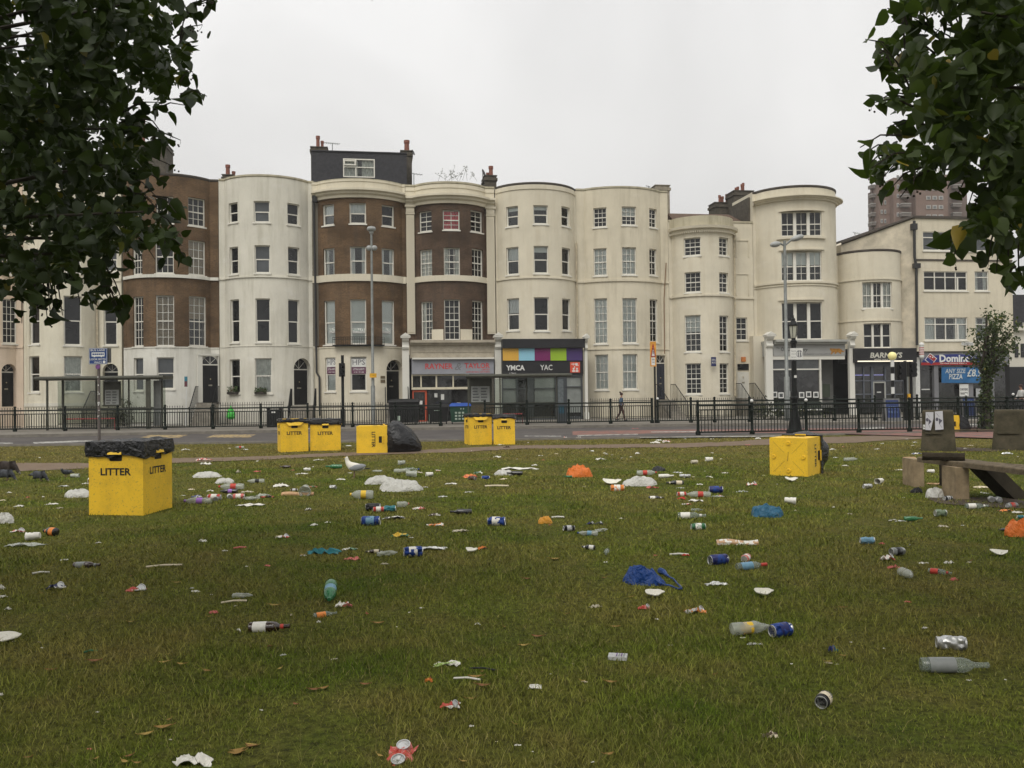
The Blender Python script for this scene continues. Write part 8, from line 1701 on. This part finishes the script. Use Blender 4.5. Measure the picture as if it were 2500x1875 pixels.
# crushed cans and wrappers
def X(k,c,x,y,w_,l,col='white',col2=None,h_=None,hd=0): return I(k,c,x,y,w_,hd,l,col,col2,hpx=h_)
X('crush','l',425,290,130,'navy and white crushed can at the left','navy','white',70); X('crush','l',1045,292,150,'red and white flattened can at the left','red','white',50); X('crush','m',1700,1232,140,'flattened red can with a silver rim near the bottom centre','red','white',58); X('crush','n',1075,542,84,'small crushed red can in front of the foam tray','red','pink',38); X('crush','n',1438,570,145,'flattened silver and orange can right of the small red one','silver','orange',42)
X('crush','h',850,806,100,'flattened white and red can left of the teal pouch','white','red',26); X('crush','g',130,820,108,'crushed red and white can near the left edge','white','red',26); X('crush','i',1442,1040,68,'crushed navy can above the water bottle','navy','black',30); X('crush','i',1518,1038,64,'crushed black can above the water bottle','black','navy',32); X('crush','j',980,768,108,'white and pink crushed can in front of the overturned bin','white','pink',44); X('crush','o',918,192,92,'white crushed can with a red stripe right of the lawn','white','red',55)
X('crumple','m',1682,892,195,'lime green and white crushed wrapper near the bottom centre','lime','white',52); X('crumple','m',878,430,115,'white and pink paper lying against the orange labelled bottle','white','pink',70); X('crumple','n',1592,378,138,'crumpled foil strip below the navy can','foil',None,30); X('crumple','i',352,618,125,'orange and red crisp box in the middle distance','orange','red',46); X('crumple','i',435,575,70,'green and white wrapper behind the orange box','green','white',34)
X('crumple','h',1762,794,136,'green and yellow wrapper in the centre of the lawn','yellow','green',42); X('crumple','h',2032,714,115,'white and orange wrapper right of the blue can','orange','white',32); X('crumple','h',1368,896,106,'green and white wrapper above the salmon scrap','white','green',28); X('crumple','h',2000,890,200,'long frayed foil wrapper right of the squashed bottle','foil',None,34); X('crumple','h',1715,658,150,'black and white crumpled packet under the row of cans','white','black',36)
X('crumple','h',2028,630,88,'brown and white crumpled packet right of the row of cans','brown','white',34); X('crumple','i',472,1260,76,'orange and black scrap near a foam tray','orange','black',46); X('crumple','i',280,1105,130,'beige crumpled sheet below the flattened blue can','beige',None,42); X('crumple','h',590,558,188,'long white twisted wrapper in front of the spilled pile','white',None,24); X('crumple','h',842,412,105,'white folded paper above the cardboard strip','white',None,34)
X('crumple','h',235,206,120,'red and white carton on the worn earth path','red','white',22); X('crumple','h',1070,410,88,'red and green wrapper far above the cardboard strip','red','green',16); X('crumple','h',1052,588,54,'white shell shaped scrap left of the black can','white','black',30); X('crumple','h',1095,706,58,'oval white lid scrap left of the blue can','white',None,22); X('crumple','h',1905,570,92,'pink and white petal like paper right of the jug','white','pink',30)
X('crumple','g',180,934,255,'long transparent wrapper in dry grass at the left','clear',None,42); X('crumple','i',800,535,315,'long white paper roll behind the white bag','white',None,26); X('crumple','i',2000,712,96,'pink cloth scrap against the large white bag','pink',None,34); X('crumple','j',270,918,74,'red scrap under the red and white can','red',None,34); X('crumple','j',410,934,135,'white foam scrap in front of the cola bottle','white',None,28)
X('crumple','j',320,965,90,'red and white scrap below the foam scrap','white','red',22); X('crumple','j',252,795,105,'clear crushed cup below the black labelled bottle','clear',None,18); X('crumple','j',632,886,118,'clear wrap below the navy can','clear',None,24); X('crumple','j',882,832,108,'ring shaped clear lid right of the cans','clear',None,26); X('crumple','k',880,494,110,'blue and white wrapper in front of the flyer plinth','white','blue',26)
X('crumple','k',1195,690,105,'blue and white wrapper seen under the bench','white','blue',30); X('crumple','k',1110,842,210,'tan sack scrap behind the bench legs','tan',None,18); X('crumple','k',1640,878,210,'pale tan sack scrap behind the second bench leg','cream',None,30); X('crumple','k',1885,1150,150,'orange and black wrapper on the bare earth','orange','black',34); X('crumple','h',1745,1,1,'x') if 0 else None
X('crumple','g',2055,558,110,'red flat packet at the right end of the spilled pile','red','black',20); X('crumple','g',2020,552,120,'clear cups tangled in the spilled pile','clear',None,34); X('crumple','g',1510,556,75,'blue and white cup in the spilled pile','blue','white',28); X('crumple','g',1905,516,90,'beige packet at the back of the spilled pile','beige',None,16); X('crumple','k',1345,1,1,'x') if 0 else None
X('crumple','o',535,842,64,'slate blue crumpled scrap right of the blue can','navy','teal',70); X('crumple','o',962,256,82,'coral pink torn cup piece','pink',None,36); X('crumple','o',875,74,36,'small red bottle top next to the light blue tube','pink',None,26); X('crumple','m',1536,1032,54,'small bright orange flower like scrap','orange','red',54); X('crumple','o',90,1462,110,'brown curled leaves and torn paper lower right','brown','cream',60)
X('crumple','l',1645,472,66,'pink torn ring in the grass','pink',None,40); X('crumple','i',690,344,58,'dark brown shoe like scrap at the foot of the middle bins','brown',None,22); X('crumple','J',304,462,80,'pink rag in the far gutter','pink',None,22); X('crumple','i',1218,266,38,'white and pink cup on the near road edge','white','pink',34); X('crumple','i',1336,262,50,'white can like scrap on the near road edge','white','grey',28)
# cups
for q in (('g',245,884,98,190,'white foam cup lying at the left of the lawn','white'),('g',572,406,62,10,'pale cup beside the dark pigeon','clear'),('h',1985,328,52,200,'small white cup far right of the gull','white'),('h',1845,334,84,4,'clear cup between the glass bottles and the white bag','clear'),('h',1770,238,56,190,'clear cup furthest behind the gull','clear'),('h',1022,476,46,-80,'clear domed cup resting on the cardboard strip','clear'),
          ('j',395,552,62,20,'brown rimmed cup left of the white cup','beige'),('j',548,528,74,180,'white cup far left of the overturned bin','white'),('j',1374,958,104,-20,'white cup right of the petrol blue bag','white'),('k',460,842,84,-140,'white cup left of the bench','white'),('k',1030,716,70,0,'white cup seen through the bench legs','white'),('g',690,444,36,-60,'white cup half hidden by the left bin','white')):
    I('cup',*q[:5],q[5],q[6],dent=.12)
# packets, sticks, straws
I('box','n',892,902,132,-12,'silver cigarette packet with purple stripes near the bottom','silver'); I('stick','g',1268,1094,262,14,'long pale straw left of centre','cream'); I('stick','g',1850,958,96,22,'coral red drinking straw','pink'); I('stick','l',700,770,96,20,'green and white plastic stick at the lower left','green'); I('stick','m',1955,935,210,-15,'thin black stick near the bottom centre','black')
I('stick','l',1805,390,190,18,'pale bamboo skewer below the green tinted bottle','cream'); I('stick','m',1835,1020,215,-12,'white and purple plastic knife near the bottom centre','white',cat='cutlery',name='plastic_knife'); I('stick','l',315,172,118,22,'white plastic spoon at the left','white',cat='cutlery',name='plastic_spoon'); I('stick','j',240,1488,190,-3,'white knife with a red handle left of the navy can','white',cat='cutlery',name='plastic_knife'); I('crumple','j',315,1492,66,0,'red knife handle left of the navy can','red',hpx=30)
I('stick','i',600,702,215,-2,'long thin white stick below the white carrier bag','cream'); I('stick','l',1844,614,66,-55,'short white stick beside the beer bottle','white'); I('stick','k',785,552,135,-2,'curved brown stick poking left of the bench','tan'); I('stick','i',1150,972,115,5,'thin white splinter beside the amber bag','white')
# countless little scraps: each its own piece, alike
SG='small torn white scraps strewn over the lawn'
scr={'g':[(330,548,30),(145,624,70,20),(392,607,80,22),(458,638,44),(20,575,44),(70,512,34),(488,466,76,12),(660,446,50),(215,550,34),(490,1052,52),(1560,898,50,20),(750,914,46),(1735,974,40),(1835,364,36,26),(1475,492,52),(1620,502,50),(1410,537,34),(1900,1086,24),(105,290,26),(305,250,20),(1430,188,60),(1895,183,34),(2165,468,90,26),(1270,880,14),(2170,860,90,16),(1985,430,20)],
 'h':[(568,121,34),(1128,202,72,12),(930,278,26),(1090,248,20),(1000,314,92,12),(1370,306,30),(1300,356,60),(1905,304,54,22),(1885,208,18),(2155,388,82,16),(2090,482,66,14),(1955,412,36),(655,296,60),(1200,686,52),(1845,802,32),(1010,945,52),(405,908,30),(1640,1000,60,16),(440,110,20),(240,840,50,18),(1360,92,40),(2050,282,40),(735,1020,50),(255,236,80),(660,208,24)],
 'i':[(375,369,20),(600,434,64),(785,447,16),(1135,394,30,14),(995,413,38),(1455,375,40),(1570,393,34,14),(1018,461,20),(1868,398,40,26),(1810,430,20),(1730,443,22),(1540,460,84),(1385,704,26),(665,634,74,14),(355,744,80,14),(115,784,78,18),(190,676,96,20),(70,552,34),(940,504,54,12),(2060,278,50),(2125,292,60,26),(635,319,58,10),(780,262,32,14),(1018,180,38),(1725,990,42,20),(1045,1042,20),(1585,1380,40,16),(1080,1040,46),(2030,303,80),(885,300,20),(945,180,30),(1585,400,30),(1640,408,24)],
 'j':[(385,682,28),(545,688,66,24),(230,634,88,16),(705,642,64,14),(940,364,96,12),(1040,298,52,18),(112,332,66,26),(448,766,58,24),(1808,986,26,14),(1418,1018,22,22),(1102,672,34),(1800,412,70,18),(1828,496,42,14),(1925,570,62,18),(1905,376,24),(892,1172,14),(575,446,30),(668,500,36),(500,618,20),(1970,1050,50),(828,640,14),(1235,760,14),(250,640,40),(570,300,30),(650,880,60)],
 'k':[(485,378,38),(425,446,56,14),(760,336,36),(823,400,32),(910,442,28),(1475,404,54,16),(1415,448,58,14),(1890,514,110),(2010,543,28),(1960,650,76,18),(690,688,104,12),(785,632,34),(1890,974,46,14),(722,986,26),(1170,1306,98),(910,1358,28,14),(2010,1168,96),(1390,1292,50),(40,416,26),(358,408,24),(850,368,50),(65,632,66,20),(1650,932,60,20),(1600,920,40,14),(1155,750,30),(1330,318,20),(620,1234,50),(690,1250,100,20),(575,1240,40)],
 'o':[(1060,502,42),(658,776,24),(1180,686,36),(1496,1034,54,20),(1170,214,74,14),(1490,206,40,16),(500,922,44),(555,932,24),(1072,84,12,20),(1355,212,60,26),(1385,345,58,30),(1745,1025,26,20),(240,925,20),(890,818,14)],
 'n':[(1265,794,36,16),(576,942,18),(658,1076,40),(1775,734,42),(1862,782,86,24),(415,1020,14),(1155,168,26),(805,212,30),(185,1524,50,16),(712,1658,22,10),(1165,612,34),(735,528,80),(36,1498,18),(285,1570,22),(1820,780,40)],
 'm':[(1915,548,36,22),(1062,476,20,20),(1390,464,20,16),(653,264,10),(1485,428,34),(688,545,30,20),(808,828,50),(480,492,18,24),(1290,570,14),(415,795,40,22),(1868,1368,40),(235,1368,18),(245,1230,30)],
 'l':[(20,350,60,28),(10,298,50,60),(60,446,44,26),(102,686,26,14),(300,686,24),(1505,296,74,14),(1480,270,26,14),(8,1088,30,30),(690,1515,44,14),(325,728,30),(1815,415,24),(1632,322,16),(752,1224,26),(1315,1455,22)],
 'J':[(195,452,50,10),(890,456,30),(1040,430,40,12),(545,578,52,14),(625,592,70,28),(1105,564,40),(1580,558,56,20),(1745,524,30,10),(820,560,24),(2020,436,30,12)]}
sc_cols=['white','white','white','beige','cream','white','foil','white','pink','white']
k_=0
for c_,lst in scr.items():
    for q in lst:
        col=sc_cols[k_%10]; k_+=1; T=I('crumple',c_,q[0],q[1],q[2],random.uniform(-30,30),'small pale torn scrap of paper or foam lying loose in the grass',col,hpx=(q[3] if len(q)>3 else max(9,q[2]*.30)),group=SG,name='torn_scrap',cat='scrap')
LG='fallen yellow brown leaves curled in the grass'
M('dry_leaf_a',(.26,.155,.045),.8,.3,20); M('dry_leaf_b',(.20,.09,.035),.8,.3,20); M('dry_leaf_c',(.32,.22,.06),.8,.3,20)
lv={'l':[(735,850,110,8),(1260,868,88,15),(1597,930,80,-25),(385,914,90,-5),(1130,1425,110,35),(1255,1375,130,12),(1010,190,36,35),(1365,232,60,20),(745,1610,60,80),(985,1600,70,30),(965,1645,80,-30),(1820,1580,120,15),(1930,1525,90,-20),(1400,880,80,-10),(1060,1655,60,0),(350,122,26,0),(1610,505,36,0),(1300,1310,40,50),(210,1590,60,0),(1010,545,50,15),(625,1055,30,0),(325,325,28,0)],
 'm':[(350,424,90,-5),(1150,556,90,5),(320,735,46,60),(385,915,50,55),(725,1080,90,35),(1045,1056,80,-10),(1430,306,30,70),(1870,1180,80,10),(1960,1075,110,-8),(170,1520,110,-20),(1950,955,34,60),(660,1090,90,5),(1165,1610,60,-35),(1895,1005,110,-6),(280,745,30,0),(1460,275,20,0),(60,1560,110,20),(510,1200,60,-40),(1810,1650,50,0),(2125,575,24,60)],
 'n':[(320,738,82,-18),(225,808,76,0),(842,1090,84,-14),(248,342,60,-12),(980,466,44,0),(870,670,76,0),(790,340,30,0),(440,192,60,5),(830,1620,80,20),(530,578,30,0),(90,668,22,60),(175,1390,40,0),(1570,1012,30,0),(645,1082,40,0),(1020,372,24,0),(1540,1,1,0)],
 'o':[(595,550,50,-20),(495,924,50,0),(600,880,50,-25),(1500,200,30,20)],'i':[(1125,1356,90,5),(1680,1018,40,0),(2025,1100,30,0)],'h':[(1005,945,50,-20),(790,528,34,0)]}
k_=0
for c_,lst in lv.items():
    for q in lst:
        if q[1]<5: continue
        k_+=1; I('leaf',c_,q[0],q[1],q[2],q[3]+random.choice((0,180)),'fallen yellow brown leaf lying curled in the grass',['dry_leaf_a','dry_leaf_b','dry_leaf_c'][k_%3],group=LG,cat='leaf')
# ---------------- haze ----------------
mb=MB(); mb.hexa([(-140,-60,-1),(170,-60,-1),(170,230,-1),(-140,230,-1),(-140,-60,75),(170,-60,75),(170,230,75),(-140,230,75)])
hz=build('haze',mb,MC.setdefault('z',bpy.data.materials.new('pale_haze'))); tag(hz,'thin pale sea mist softening the far tower block','haze',kind='stuff')
m=MC['z']; m.use_nodes=True; nt=m.node_tree; 
for n_ in list(nt.nodes): nt.nodes.remove(n_)
o_=nt.nodes.new('ShaderNodeOutputMaterial'); v_=nt.nodes.new('ShaderNodeVolumePrincipled'); v_.inputs['Color'].default_value=(.95,.94,.92,1); v_.inputs['Density'].default_value=.0005; v_.inputs['Anisotropy'].default_value=0; nt.links.new(v_.outputs[0],o_.inputs['Volume'])
for o in C.objects:
    if o.type=='MESH' and o.parent is None and 'label' not in o:
        L_={'grass':'short patchy green and dry grass covering the lawn','grass_stalks':'taller pale dry grass stalks near the viewer'}.get(o.name.split('.')[0]); 
        if L_: o['label']=L_; o['category']='grass'
